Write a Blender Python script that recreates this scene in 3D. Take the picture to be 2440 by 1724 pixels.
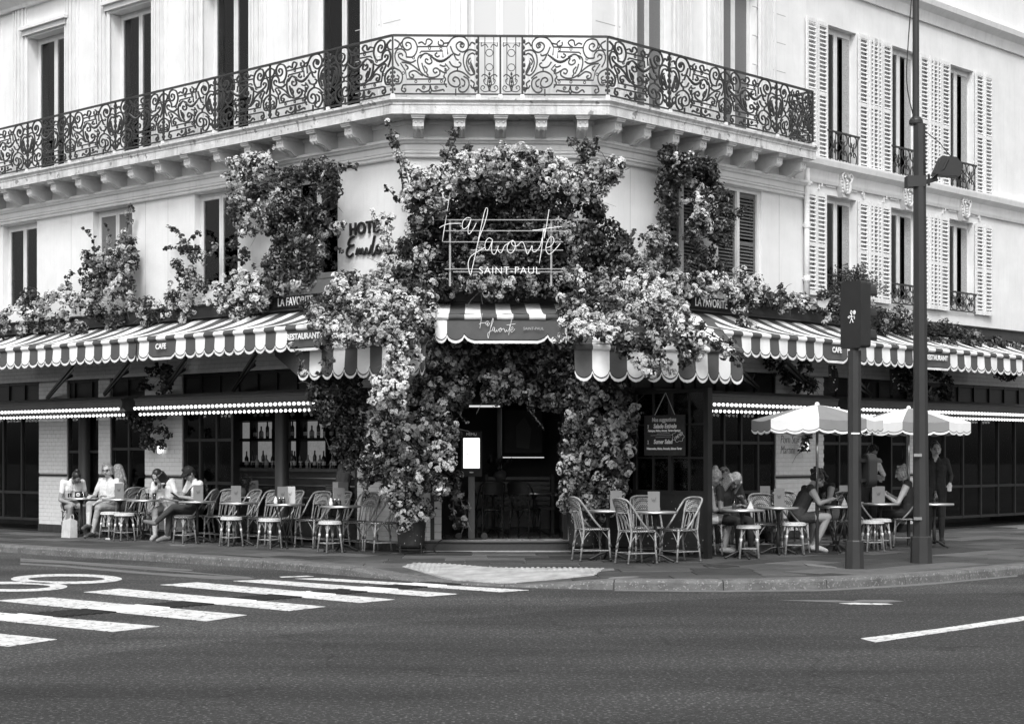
import bpy, math, random
import numpy as np
from mathutils import Matrix, Vector

R = math.radians
scn = bpy.context.scene
for o in list(bpy.data.objects): bpy.data.objects.remove(o)

# ------------------------------------------------------------------ camera
FPX, PX0, YH, CAMH = 4190.0, 1190.0, 1082.0, 1.5      # focal length (px of a 2440 px wide picture), principal x, horizon, eye height
cam_d = bpy.data.cameras.new('camera'); cam = bpy.data.objects.new('camera', cam_d)
scn.collection.objects.link(cam); scn.camera = cam
cam.location = (0, 0, CAMH); cam.rotation_euler = (R(90), 0, 0)
cam_d.sensor_width = 36; cam_d.lens = 36 * FPX / 2440
cam_d.shift_x = (1220 - PX0) / 2440; cam_d.shift_y = (YH - 862) / 2440
cam_d.clip_end = 3000; cam_d.clip_start = .1

# ------------------------------------------------------------------ sky, sun, exposure
SUN_EL, SUN_AZ = R(50), R(185)          # azimuth clockwise from +Y: behind the camera, a little to its left
w = bpy.data.worlds.new('World'); scn.world = w; w.use_nodes = True
nt = w.node_tree; nt.nodes.clear()
sky = nt.nodes.new('ShaderNodeTexSky'); sky.sky_type = 'NISHITA'; sky.sun_disc = False
sky.sun_elevation = SUN_EL; sky.sun_rotation = SUN_AZ; sky.air_density = 1.6; sky.dust_density = 4.0
bw = nt.nodes.new('ShaderNodeRGBToBW'); bg = nt.nodes.new('ShaderNodeBackground'); bg.inputs[1].default_value = .14
wo = nt.nodes.new('ShaderNodeOutputWorld')
nt.links.new(sky.outputs[0], bw.inputs[0]); nt.links.new(bw.outputs[0], bg.inputs[0]); nt.links.new(bg.outputs[0], wo.inputs[0])
sd = bpy.data.lights.new('sun', 'SUN'); sd.energy = 1.5; sd.angle = R(16); sd.color = (1, 1, 1)
sun = bpy.data.objects.new('sun', sd); scn.collection.objects.link(sun)
sdir = Vector((math.sin(SUN_AZ) * math.cos(SUN_EL), math.cos(SUN_AZ) * math.cos(SUN_EL), math.sin(SUN_EL)))
sun.rotation_euler = (-sdir).to_track_quat('-Z', 'Y').to_euler()
vs = scn.view_settings; vs.view_transform = 'Standard'; vs.look = 'None'; vs.exposure = 0.66; vs.gamma = 1; vs.use_curve_mapping = False
scn.cycles.max_bounces = 6; scn.cycles.diffuse_bounces = 2; scn.cycles.glossy_bounces = 3; scn.cycles.transparent_max_bounces = 12
scn.cycles.sample_clamp_indirect = 4

# ------------------------------------------------------------------ helpers
rng = np.random.default_rng(7); rnd = random.Random(5)
COL = scn.collection
W = {}                                   # object -> world matrix
I4 = Matrix.Identity(4)
def T(x, y, z=0): return Matrix.Translation((x, y, z))
def RZ(a): return Matrix.Rotation(a, 4, 'Z')
def tag(o, label=None, cat=None, group=None, kind=None):
    if label: o['label'] = label
    if cat: o['category'] = cat
    if group: o['group'] = group
    if kind: o['kind'] = kind
    return o
def link(name, data, parent=None, M=I4):
    o = bpy.data.objects.new(name, data); COL.objects.link(o)
    if parent is not None:
        o.parent = parent; o.matrix_local = W[parent].inverted() @ M
    else: o.matrix_local = M
    W[o] = M.copy(); return o
def thing(name, label, cat, M=I4, group=None, kind=None):
    o = link(name, None, None, M); o.empty_display_size = .1
    return tag(o, label, cat, group, kind)
def copy_tree(o, M, label=None, group=None):
    c = o.copy(); COL.objects.link(c); c.matrix_local = M; W[c] = M.copy()
    if label: c['label'] = label
    if group: c['group'] = group
    def kids(src, dst):
        for ch in [k for k in W if k.parent is src]:
            d = ch.copy(); COL.objects.link(d); d.parent = dst; d.matrix_local = ch.matrix_local.copy()
            W[d] = W[dst] @ ch.matrix_local; kids(ch, d)
    kids(o, c); return c

def catmull(p, n=5, closed=False):
    p = [np.array(a, float) for a in p]; out = []; k = len(p)
    for i in range(k if closed else k - 1):
        p0 = p[(i - 1) % k] if closed or i > 0 else 2 * p[0] - p[1]
        p1, p2 = p[i], p[(i + 1) % k]
        p3 = p[(i + 2) % k] if closed or i + 2 < k else 2 * p[-1] - p[-2]
        for j in range(n):
            t = j / n
            out.append(.5 * (2 * p1 + (p2 - p0) * t + (2 * p0 - 5 * p1 + 4 * p2 - p3) * t * t + (3 * p1 - p0 - 3 * p2 + p3) * t ** 3))
    if not closed: out.append(p[-1])
    return out

class MB:
    def __init__(s): s.v = []; s.f = []; s.m = []; s.cur = 0
    def add(s, vs, fs):
        b = len(s.v); s.v += [tuple(map(float, a)) for a in vs]
        for f in fs: s.f.append(tuple(i + b for i in f)); s.m.append(s.cur)
        return s
    def mat(s, i): s.cur = i; return s
    def box(s, x0, x1, y0, y1, z0, z1):
        return s.add([(x0,y0,z0),(x1,y0,z0),(x1,y1,z0),(x0,y1,z0),(x0,y0,z1),(x1,y0,z1),(x1,y1,z1),(x0,y1,z1)],
                     [(0,3,2,1),(4,5,6,7),(0,1,5,4),(1,2,6,5),(2,3,7,6),(3,0,4,7)])
    def bbox(s, x0, x1, y0, y1, z0, z1, b=.01):      # box with chamfered vertical front edges and top
        pts = []
        for z, i in ((z0, 0), (z1 - b, 0), (z1, b)):
            pts += [(x0+i, y0+i, z), (x1-i, y0+i, z), (x1-i, y1-i, z), (x0+i, y1-i, z)]
        fs = [(3,2,1,0), (8,9,10,11)]
        for k in (0, 4):
            for i in range(4): fs.append((k+i, k+(i+1)%4, k+4+(i+1)%4, k+4+i))
        return s.add(pts, fs)
    def bar(s, a, b, w, h, up=(0,0,1)):              # rectangular bar from a to b
        a = Vector(a); b = Vector(b); d = (b - a).normalized(); up = Vector(up)
        if abs(d.dot(up)) > .98: up = Vector((0,1,0))
        r = d.cross(up).normalized(); u = r.cross(d)
        q = [a - r*w/2 - u*h/2, a + r*w/2 - u*h/2, a + r*w/2 + u*h/2, a - r*w/2 + u*h/2]
        return s.add(q + [p + (b - a) for p in q], [(0,1,2,3),(7,6,5,4),(0,4,5,1),(1,5,6,2),(2,6,7,3),(3,7,4,0)])
    def quad(s, a, b, c, d): return s.add([a,b,c,d], [(0,1,2,3)])
    def tube(s, pts, r, n=6, closed=False, cap=True):
        P = [Vector(p) for p in pts]; k = len(P)
        if k < 2: return s
        rs = [r] * k if not hasattr(r, '__len__') else r
        vs = []; prev = None
        for i in range(k):
            d = (P[(i+1) % k] - P[i-1]) if closed else (P[min(i+1, k-1)] - P[max(i-1, 0)])
            if d.length < 1e-9: d = Vector((0,0,1))
            d.normalize()
            if prev is None:
                a = Vector((0,0,1)) if abs(d.z) < .9 else Vector((1,0,0))
                prev = d.cross(a).normalized()
            u = (prev - d * prev.dot(d))
            if u.length < 1e-6: u = d.orthogonal()
            u.normalize(); prev = u; w_ = d.cross(u)
            for j in range(n):
                t = 2*math.pi*(j+.5)/n
                vs.append(P[i] + (u*math.cos(t) + w_*math.sin(t)) * rs[i])
        fs = []
        for i in range(k if closed else k-1):
            for j in range(n):
                a = i*n+j; b = i*n+(j+1)%n; c = ((i+1)%k)*n+(j+1)%n; e = ((i+1)%k)*n+j
                fs.append((a,b,c,e))
        if cap and not closed:
            fs.append(tuple(range(n-1,-1,-1))); fs.append(tuple((k-1)*n+j for j in range(n)))
        return s.add(vs, fs)
    def lathe(s, prof, c=(0,0,0), n=16, cap=True):
        vs = []; fs = []
        for r, z in prof:
            for j in range(n):
                t = 2*math.pi*j/n; vs.append((c[0]+r*math.cos(t), c[1]+r*math.sin(t), c[2]+z))
        for i in range(len(prof)-1):
            for j in range(n): fs.append((i*n+j, i*n+(j+1)%n, (i+1)*n+(j+1)%n, (i+1)*n+j))
        if cap: fs.append(tuple(range(n-1,-1,-1))); fs.append(tuple((len(prof)-1)*n+j for j in range(n)))
        return s.add(vs, fs)
    def ell(s, c, r, n=10, m=7, M=None):
        if not hasattr(r, '__len__'): r = (r, r, r)
        vs = [(0,0,-1)]; fs = []
        for i in range(1, m):
            p = -math.pi/2 + math.pi*i/m
            for j in range(n):
                t = 2*math.pi*j/n; vs.append((math.cos(p)*math.cos(t), math.cos(p)*math.sin(t), math.sin(p)))
        vs.append((0,0,1)); L = len(vs)-1
        for j in range(n): fs.append((0, 1+(j+1)%n, 1+j)); fs.append((L, L-n+j, L-n+(j+1)%n))
        for i in range(m-2):
            for j in range(n):
                a = 1+i*n+j; b = 1+i*n+(j+1)%n; fs.append((a, b, b+n, a+n))
        out = []
        for x, y, z in vs:
            p = Vector((x*r[0], y*r[1], z*r[2]))
            if M is not None: p = M @ p
            out.append((p.x+c[0], p.y+c[1], p.z+c[2]))
        return s.add(out, fs)
    def cap2(s, a, b, ra, rb, n=10):                  # tapered capsule
        a = Vector(a); b = Vector(b); d = b - a; L = max(d.length, 1e-6); d = d / L
        pts = []; rs = []
        for t in (-.95, -.7, -.35, 0): pts.append(a + d*ra*t); rs.append(ra*math.sqrt(max(1-t*t, .02)))
        for t in (0, .35, .7, .95): pts.append(b + d*rb*t); rs.append(rb*math.sqrt(max(1-t*t, .02)))
        return s.tube(pts, rs, n)
    def prism(s, poly, a0, a1, fn):                   # poly of (p,q); fn(p,q,a)->xyz
        n = len(poly); vs = [fn(p, q, a0) for p, q in poly] + [fn(p, q, a1) for p, q in poly]
        fs = [tuple(range(n)), tuple(range(2*n-1, n-1, -1))]
        for i in range(n): fs.append((i, n+i, n+(i+1)%n, (i+1)%n))
        return s.add(vs, fs)
    def mesh(s, name, mats, smooth=False):
        me = bpy.data.meshes.new(name); me.from_pydata(s.v, [], s.f)
        for m in (mats if isinstance(mats, (list, tuple)) else [mats]): me.materials.append(m)
        me.polygons.foreach_set('material_index', s.m)
        if smooth: me.polygons.foreach_set('use_smooth', [True]*len(s.f))
        import bmesh
        bm = bmesh.new(); bm.from_mesh(me); bmesh.ops.recalc_face_normals(bm, faces=bm.faces); bm.to_mesh(me); bm.free()
        me.update(); return me
    def build(s, name, mats, parent=None, M=None, smooth=False):
        if M is None: M = W[parent] if parent is not None else I4
        return link(name, s.mesh(name, mats, smooth), parent, M)

# ------------------------------------------------------------------ facade frames (the corner building: left wing, chamfered corner, right wing)
_a = R(1.6); U = np.array([math.cos(_a), math.sin(_a)]); V = np.array([-U[1], U[0]])
ORG = np.array([0, 27.27]); HW = 1.43; Q = 2 ** -.5
FR = {'C': (ORG, U, V), 'L': (ORG - HW*U, (U-V)*Q, (U+V)*Q), 'R': (ORG + HW*U, (U+V)*Q, (V-U)*Q)}
def fmat(k):
    o, x, y = FR[k]
    return Matrix(((x[0], y[0], 0, o[0]), (x[1], y[1], 0, o[1]), (0, 0, 1, 0), (0, 0, 0, 1)))
FM = {k: fmat(k) for k in FR}
def fpx(k, px, py, d=0):                  # where the line of sight through a photo point meets facade k, d metres in front of it -> (x along, z)
    o, x, y = FR[k]; r = np.array([(px-PX0)/FPX, 1.]); t = ((o - y*d) @ y) / (r @ y)
    return float((r*t - o) @ x), CAMH + (YH-py)/FPX*t
def gpx(px, py, z=0):                     # where it meets the level z -> (X, Y)
    Y = FPX*(CAMH-z)/(py-YH); return (px-PX0)*Y/FPX, Y
def ypx(px, py, Y): return (px-PX0)*Y/FPX, Y, CAMH+(YH-py)*Y/FPX
def fw(k, x, y, z=0): p = FM[k] @ Vector((x, y, z)); return p

# ------------------------------------------------------------------ materials (the photograph is black and white: every colour is a grey)
MATS = {}
def mat(name, g, rough=.6, var=.0, scale=4., bump=0., bscale=40., metal=0., spec=.4, streak=0., emit=0., coat=0., spots=None):
    if name in MATS: return MATS[name]
    m = bpy.data.materials.new(name); m.use_nodes = True; N = m.node_tree.nodes; Lk = m.node_tree.links
    b = N['Principled BSDF']; b.inputs['Roughness'].default_value = rough; b.inputs['Metallic'].default_value = metal
    b.inputs['Specular IOR Level'].default_value = spec; b.inputs['Base Color'].default_value = (g, g, g, 1)
    if coat: b.inputs['Coat Weight'].default_value = coat; b.inputs['Coat Roughness'].default_value = .08
    if emit: b.inputs['Emission Color'].default_value = (1, 1, 1, 1); b.inputs['Emission Strength'].default_value = emit
    tc = N.new('ShaderNodeTexCoord')
    if var or streak or spots:
        n1 = N.new('ShaderNodeTexNoise'); n1.inputs['Scale'].default_value = scale; n1.inputs['Detail'].default_value = 6; n1.inputs['Roughness'].default_value = .65
        Lk.new(tc.outputs['Object'], n1.inputs['Vector'])
        mr = N.new('ShaderNodeMapRange'); mr.inputs['From Min'].default_value = .3; mr.inputs['From Max'].default_value = .7
        mr.inputs['To Min'].default_value = g*(1-var); mr.inputs['To Max'].default_value = min(.95, g*(1+var))
        Lk.new(n1.outputs['Fac'], mr.inputs['Value']); out = mr.outputs['Result']
        if streak:                         # weather streaks that run down the surface
            mp = N.new('ShaderNodeMapping'); mp.inputs['Scale'].default_value = (9, 9, .7)
            n2 = N.new('ShaderNodeTexNoise'); n2.inputs['Scale'].default_value = 1.6; n2.inputs['Detail'].default_value = 5
            Lk.new(tc.outputs['Object'], mp.inputs['Vector']); Lk.new(mp.outputs['Vector'], n2.inputs['Vector'])
            r2 = N.new('ShaderNodeMapRange'); r2.inputs['From Min'].default_value = .52; r2.inputs['From Max'].default_value = .78
            r2.inputs['To Min'].default_value = 1; r2.inputs['To Max'].default_value = 1-streak
            Lk.new(n2.outputs['Fac'], r2.inputs['Value'])
            mm = N.new('ShaderNodeMath'); mm.operation = 'MULTIPLY'; Lk.new(out, mm.inputs[0]); Lk.new(r2.outputs['Result'], mm.inputs[1]); out = mm.outputs[0]
        if spots:                          # (scale, threshold, grey): chips and specks
            n3 = N.new('ShaderNodeTexNoise'); n3.inputs['Scale'].default_value = spots[0]; n3.inputs['Detail'].default_value = 2
            Lk.new(tc.outputs['Object'], n3.inputs['Vector'])
            r3 = N.new('ShaderNodeMapRange'); r3.inputs['From Min'].default_value = spots[1]; r3.inputs['From Max'].default_value = spots[1]+.03
            Lk.new(n3.outputs['Fac'], r3.inputs['Value'])
            mx = N.new('ShaderNodeMix'); mx.data_type = 'FLOAT'; Lk.new(r3.outputs['Result'], mx.inputs[0]); Lk.new(out, mx.inputs[2]); mx.inputs[3].default_value = spots[2]; out = mx.outputs[0]
        Lk.new(out, b.inputs['Base Color'])
    if bump:
        n4 = N.new('ShaderNodeTexNoise'); n4.inputs['Scale'].default_value = bscale; n4.inputs['Detail'].default_value = 4
        Lk.new(tc.outputs['Object'], n4.inputs['Vector'])
        bp = N.new('ShaderNodeBump'); bp.inputs['Strength'].default_value = bump; bp.inputs['Distance'].default_value = .02
        Lk.new(n4.outputs['Fac'], bp.inputs['Height']); Lk.new(bp.outputs['Normal'], b.inputs['Normal'])
    MATS[name] = m; return m
def mat_attr(name, rough=.5, spec=.4, trans=0.):       # colour from the mesh's own 'Col' attribute
    m = bpy.data.materials.new(name); m.use_nodes = True; N = m.node_tree.nodes; Lk = m.node_tree.links
    b = N['Principled BSDF']; b.inputs['Roughness'].default_value = rough; b.inputs['Specular IOR Level'].default_value = spec
    a = N.new('ShaderNodeAttribute'); a.attribute_name = 'Col'; Lk.new(a.outputs['Color'], b.inputs['Base Color'])
    MATS[name] = m; return m
def mat_glass(name, tint=.9, rough=.02):
    m = bpy.data.materials.new(name); m.use_nodes = True; N = m.node_tree.nodes; Lk = m.node_tree.links
    N.remove(N['Principled BSDF']); t = N.new('ShaderNodeBsdfTransparent'); t.inputs[0].default_value = (tint, tint, tint, 1)
    g = N.new('ShaderNodeBsdfGlossy'); g.inputs['Roughness'].default_value = rough; fr = N.new('ShaderNodeFresnel'); fr.inputs[0].default_value = 1.45
    mx = N.new('ShaderNodeMixShader'); Lk.new(fr.outputs[0], mx.inputs[0]); Lk.new(t.outputs[0], mx.inputs[1]); Lk.new(g.outputs[0], mx.inputs[2])
    Lk.new(mx.outputs[0], N['Material Output'].inputs[0]); MATS[name] = m; return m
def mat_weave(name, g0, g1, sx=55., rough=.5):         # woven cane: small checks with relief
    m = bpy.data.materials.new(name); m.use_nodes = True; N = m.node_tree.nodes; Lk = m.node_tree.links
    b = N['Principled BSDF']; b.inputs['Roughness'].default_value = rough
    tc = N.new('ShaderNodeTexCoord'); mp = N.new('ShaderNodeMapping'); mp.inputs['Rotation'].default_value = (0, 0, R(45))
    ck = N.new('ShaderNodeTexChecker'); ck.inputs['Scale'].default_value = sx
    ck.inputs['Color1'].default_value = (g0, g0, g0, 1); ck.inputs['Color2'].default_value = (g1, g1, g1, 1)
    Lk.new(tc.outputs['Object'], mp.inputs['Vector']); Lk.new(mp.outputs['Vector'], ck.inputs['Vector']); Lk.new(ck.outputs['Color'], b.inputs['Base Color'])
    bp = N.new('ShaderNodeBump'); bp.inputs['Strength'].default_value = .5; bp.inputs['Distance'].default_value = .01
    Lk.new(ck.outputs['Fac'], bp.inputs['Height']); Lk.new(bp.outputs['Normal'], b.inputs['Normal']); MATS[name] = m; return m

m_wall = mat('white_render', .78, .8, .07, 1.6, .2, 50, streak=.06)
m_wall2 = mat('neighbour_render', .76, .8, .08, 1.5, .2, 50, streak=.07)
m_trim = mat('painted_stone_trim', .74, .7, .07, 3, .15, 50, streak=.12)
m_slab = mat('weathered_stone', .60, .8, .22, 5, .4, 40, streak=.42, spots=(7, .64, .26))
m_brk = mat('bracket_stone', .62, .8, .1, 8, .2, 50)
m_iron = mat('wrought_iron', .035, .45, .25, 12, .1, 90)
m_beam = mat('painted_steel_beam', .035, .5, .2, 3, .1, 60, streak=.2)
m_dark = mat('dark_frame_paint', .013, .4, .2, 6)
m_black = mat('dark_interior', .012, .8)
m_panel = mat('dark_panel', .02, .35, .2, 4)
m_pane = mat('dark_window_glass', .012, .04, spec=.5)
m_glass = mat_glass('clear_glass')
m_tile = mat('glazed_tile', .66, .12, .08, 9, .05, 18, spec=.5, coat=.3)
m_tile_b = mat('black_tile', .02, .15)
m_grout = mat('grout', .34, .9, .1, 20)
m_plinth = mat('dark_plinth_tile', .035, .3, .3, 10)
m_white = mat('white_paint', .78, .45, .05, 6)
m_frame = mat('window_frame_paint', .7, .5, .06, 8, streak=.1)
m_shut = mat('shutter_paint', .74, .6, .1, 10, .1, 60, streak=.15, spots=(30, .66, .4))
m_shutd = mat('grey_shutter_paint', .13, .55, .15, 10)
m_aw_d = mat('awning_dark_canvas', .085, .85, .1, 5, .15, 120)
m_aw_w = mat('awning_white_canvas', .80, .85, .05, 5, .15, 120)
m_fringe = mat('fringe', .68, .9, .12, 60)
m_black_trim = mat('black_piping', .02, .7)
m_letter_w = mat('white_lettering', .85, .6)
m_letter_k = mat('black_lettering', .02, .5)
m_bulb = mat('lit_bulb', .9, .3, emit=1.3)
m_neon = mat('neon_tube', .7, .3, emit=.16)
m_lamp = mat('lamp_glass_lit', .9, .3, emit=1.4)
m_screen = mat('lit_menu_screen', .9, .3, emit=1.0)
def asphalt(name, g, spec=.14):
    m = mat(name, g, .9, .5, 26, .8, 60, spots=(34, .60, spec)); N = m.node_tree.nodes; Lk = m.node_tree.links; b = N['Principled BSDF']; src = b.inputs['Base Color'].links[0].from_socket
    tc = N.new('ShaderNodeTexCoord'); n1 = N.new('ShaderNodeTexNoise'); n1.inputs['Scale'].default_value = .55; n1.inputs['Detail'].default_value = 5; n1.inputs['Roughness'].default_value = .6
    mp = N.new('ShaderNodeMapping'); mp.inputs['Rotation'].default_value = (0, 0, R(12)); mp.inputs['Scale'].default_value = (.35, 1.3, 1); Lk.new(tc.outputs['Object'], mp.inputs[0]); Lk.new(mp.outputs[0], n1.inputs['Vector'])
    r1 = N.new('ShaderNodeMapRange'); r1.inputs[1].default_value = .33; r1.inputs[2].default_value = .67; r1.inputs[3].default_value = .55; r1.inputs[4].default_value = 1.5; Lk.new(n1.outputs['Fac'], r1.inputs[0])
    n2 = N.new('ShaderNodeTexNoise'); n2.inputs['Scale'].default_value = 1.2; n2.inputs['Detail'].default_value = 6; Lk.new(tc.outputs['Object'], n2.inputs['Vector'])
    ad = N.new('ShaderNodeVectorMath'); ad.operation = 'ADD'; Lk.new(tc.outputs['Object'], ad.inputs[0]); Lk.new(n2.outputs['Color'], ad.inputs[1])
    vo = N.new('ShaderNodeTexVoronoi'); vo.feature = 'DISTANCE_TO_EDGE'; vo.inputs['Scale'].default_value = .30; Lk.new(ad.outputs[0], vo.inputs['Vector'])
    r2 = N.new('ShaderNodeMapRange'); r2.inputs[1].default_value = .0; r2.inputs[2].default_value = .006; r2.inputs[3].default_value = .45; r2.inputs[4].default_value = 1; Lk.new(vo.outputs['Distance'], r2.inputs[0])
    m1 = N.new('ShaderNodeMath'); m1.operation = 'MULTIPLY'; Lk.new(r1.outputs[0], m1.inputs[0]); Lk.new(r2.outputs[0], m1.inputs[1])
    mx = N.new('ShaderNodeMath'); mx.operation = 'MULTIPLY'; Lk.new(src, mx.inputs[0]); Lk.new(m1.outputs[0], mx.inputs[1]); Lk.new(mx.outputs[0], b.inputs['Base Color']); return m
m_asph = asphalt('asphalt', .038, .16)
m_paint = mat('road_paint', .58, .8, .25, 7, .4, 60, spots=(16, .60, .14))
m_paint_old = mat('worn_road_paint', .13, .85, .25, 6, .2, 120)
m_granite = mat('granite_kerb', .12, .8, .35, 5, .7, 60, spots=(34, .60, .22))
m_mortar = mat('pavement_mortar', .17, .9, .2, 8)
m_rattan = mat('rattan_cane', .25, .42, .45, 16, spec=.5)
m_rattan_d = mat('dark_rattan', .09, .5, .2, 14)
m_band = mat('cane_binding', .66, .5)
m_weave = mat_weave('woven_back', .30, .02, 48)
m_weave_l = mat_weave('woven_seat_light', .62, .42, 70)
m_weave_k = mat_weave('woven_seat_dark', .12, .02, 60)
m_ttop = mat('table_top', .40, .25, .15, 5)
m_trim_met = mat('brushed_metal_edge', .62, .28, metal=.9)
m_cast = mat('cast_iron', .02, .45, .2, 12)
m_card = mat('menu_card', .17, .7, .05, 12)
m_card_w = mat('menu_paper', .55, .8)
m_pole = mat('grey_pole_paint', .028, .45, .15, 3, .1, 60, spots=(22, .70, .03))
m_leaf = mat_attr('leaf', .42, .5)
m_petal = mat_attr('petal', .7, .3)
m_stem = mat('stem_bark', .10, .8, .3, 30)
m_mirror = mat('bar_mirror', .75, .06, metal=1.)
m_wood = mat('dark_wood', .05, .4, .3, 6)
m_steel = mat('steel', .55, .25, metal=1.)
m_pot = mat('planter_pot', .025, .5, .2, 8, .1, 60, spots=(26, .68, .5))
m_skin = mat('skin', .42, .55, .05, 20); m_skin2 = mat('skin_tanned', .27, .55, .05, 20); m_skin3 = mat('skin_dark', .15, .5, .05, 20)
# ================================================================== GROUND
road = MB(); road.box(-260, 260, -120, 400, -.5, -.12)
road = tag(road.build('road', m_asph), kind='structure')

KP = [(-17.2, 37.6), (-12.0, 32.7), (-8.6, 29.5), (-6.95, 28.0), (-5.43, 26.8), (-4.62, 26.1), (-3.37, 25.0), (-2.0, 23.45), (-1.0, 22.35), (.1, 21.5), (1.38, 21.05),
      (2.67, 20.95), (3.97, 21.3), (5.07, 21.95), (6.2, 22.9), (8.2, 24.9), (12, 28.9), (17, 34.2)]
kc = np.array([p[:2] for p in catmull(KP, 12)])
seg = np.linalg.norm(np.diff(kc, axis=0), axis=1); karc = np.concatenate([[0], np.cumsum(seg)])
def kat(s):
    x = np.interp(s, karc, kc[:, 0]); y = np.interp(s, karc, kc[:, 1])
    x2 = np.interp(s+.05, karc, kc[:, 0]); y2 = np.interp(s+.05, karc, kc[:, 1]); x1 = np.interp(s-.05, karc, kc[:, 0]); y1 = np.interp(s-.05, karc, kc[:, 1])
    t = np.array([x2-x1, y2-y1]); t /= np.linalg.norm(t)
    return np.array([x, y]), np.array([-t[1], t[0]])           # point, inward normal
def kdrop(X): return float(np.interp(X, [-2.1, -1.1, .25, 1.36], [0, .095, .095, .0]))
kerb = tag(link('kerb', None, None, I4), kind='structure')
joints = [0]
for jx in (-13.2, -11.6, -10.2, -8.9, -7.9, -6.6, -5.43, -4.6, -3.37, -2.0, -1.05, .05, 1.37, 2.67, 3.97, 5.07, 6.1, 7.4, 8.8, 10.2, 12, 14):
    joints.append(float(np.interp(jx, kc[:, 0], karc)))
for a, b in zip(joints[:-1], joints[1:]):
    mb = MB(); n = max(2, int((b-a)/.18)); rows = []
    for i in range(n+1):
        s = a+.006+(b-a-.012)*i/n; p, nn = kat(s); dz = -kdrop(p[0])
        pr = [(0, -.16), (.01, dz-.035), (.03, dz-.006), (.06, dz), (.30, dz+.002), (.30, -.16)]
        rows.append([(p[0]+nn[0]*e, p[1]+nn[1]*e, z + rnd.uniform(-.002, .002)) for e, z in pr])
    vs = [q for r_ in rows for q in r_]; fs = []
    for i in range(n):
        for j in range(5): fs.append((i*6+j, i*6+j+1, (i+1)*6+j+1, (i+1)*6+j))
    fs += [tuple(range(5, -1, -1)), tuple(n*6+j for j in range(6))]
    mb.add(vs, fs); mb.build('kerb_stone', m_granite, kerb)

# pavement: mortar bed + separate stone slabs laid along each wing of the building
inner = np.array([(lambda pn: pn[0]+pn[1]*.31)(kat(s)) for s in np.linspace(2, karc[-1]-2, 90)])
def kdist(p): return float(np.min(np.hypot(inner[:, 0]-p[0], inner[:, 1]-p[1])))
def gz(X, Y):
    p, = [np.array([X, Y])]; i = int(np.argmin(np.hypot(kc[:, 0]-X, kc[:, 1]-Y))); d = math.hypot(kc[i, 0]-X, kc[i, 1]-Y)
    return -kdrop(kc[i, 0]) * max(0., 1-max(0, d-.3)/1.5)
def clip(poly, p0, n):                     # keep (p-p0).n >= 0
    out = []
    for i in range(len(poly)):
        a, b = poly[i], poly[(i+1) % len(poly)]; da = (a-p0) @ n; db = (b-p0) @ n
        if da >= 0: out.append(a)
        if da*db < 0: out.append(a + (b-a)*da/(da-db))
    return out
pav = MB()
pv = [(p[0], p[1], gz(*p)-.016) for p in inner]; bk = [(p[0]+(3 if p[0] > 0 else -1)*0, 40., -.016) for p in inner]
for i in range(len(inner)-1):
    A = inner[i]; B = inner[i+1]; prev = None
    for t in (0, .3, .7, 1.2, 1.8, 3, 30):
        def off(P): q = (P[0]*(1-min(t, 3)*.02), P[1]+t); return (q[0], q[1], gz(*q)-.016)
        cur = (off(A), off(B))
        if prev: pav.quad(prev[0], prev[1], cur[1], cur[0])
        prev = cur
pavement = tag(pav.build('pavement', m_mortar), kind='structure')
slabmats = [mat('paving_%d' % i, g, .75, .25, 2.5, .35, 70, spots=(7, .66, g*.6)) for i, g in enumerate((.034, .047, .060, .074, .098))]
cL, cR = FR['L'][0], FR['R'][0]
def tv(k1, k2): t = FR[k1][1]+FR[k2][1]; return t/np.linalg.norm(t)
tLC, tCR = tv('L', 'C'), tv('C', 'R'); nslab = 0
kn = []
for s in np.linspace(1, karc[-1]-1, 46): p, nn = kat(s); kn.append((p+nn*.312, nn))
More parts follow.
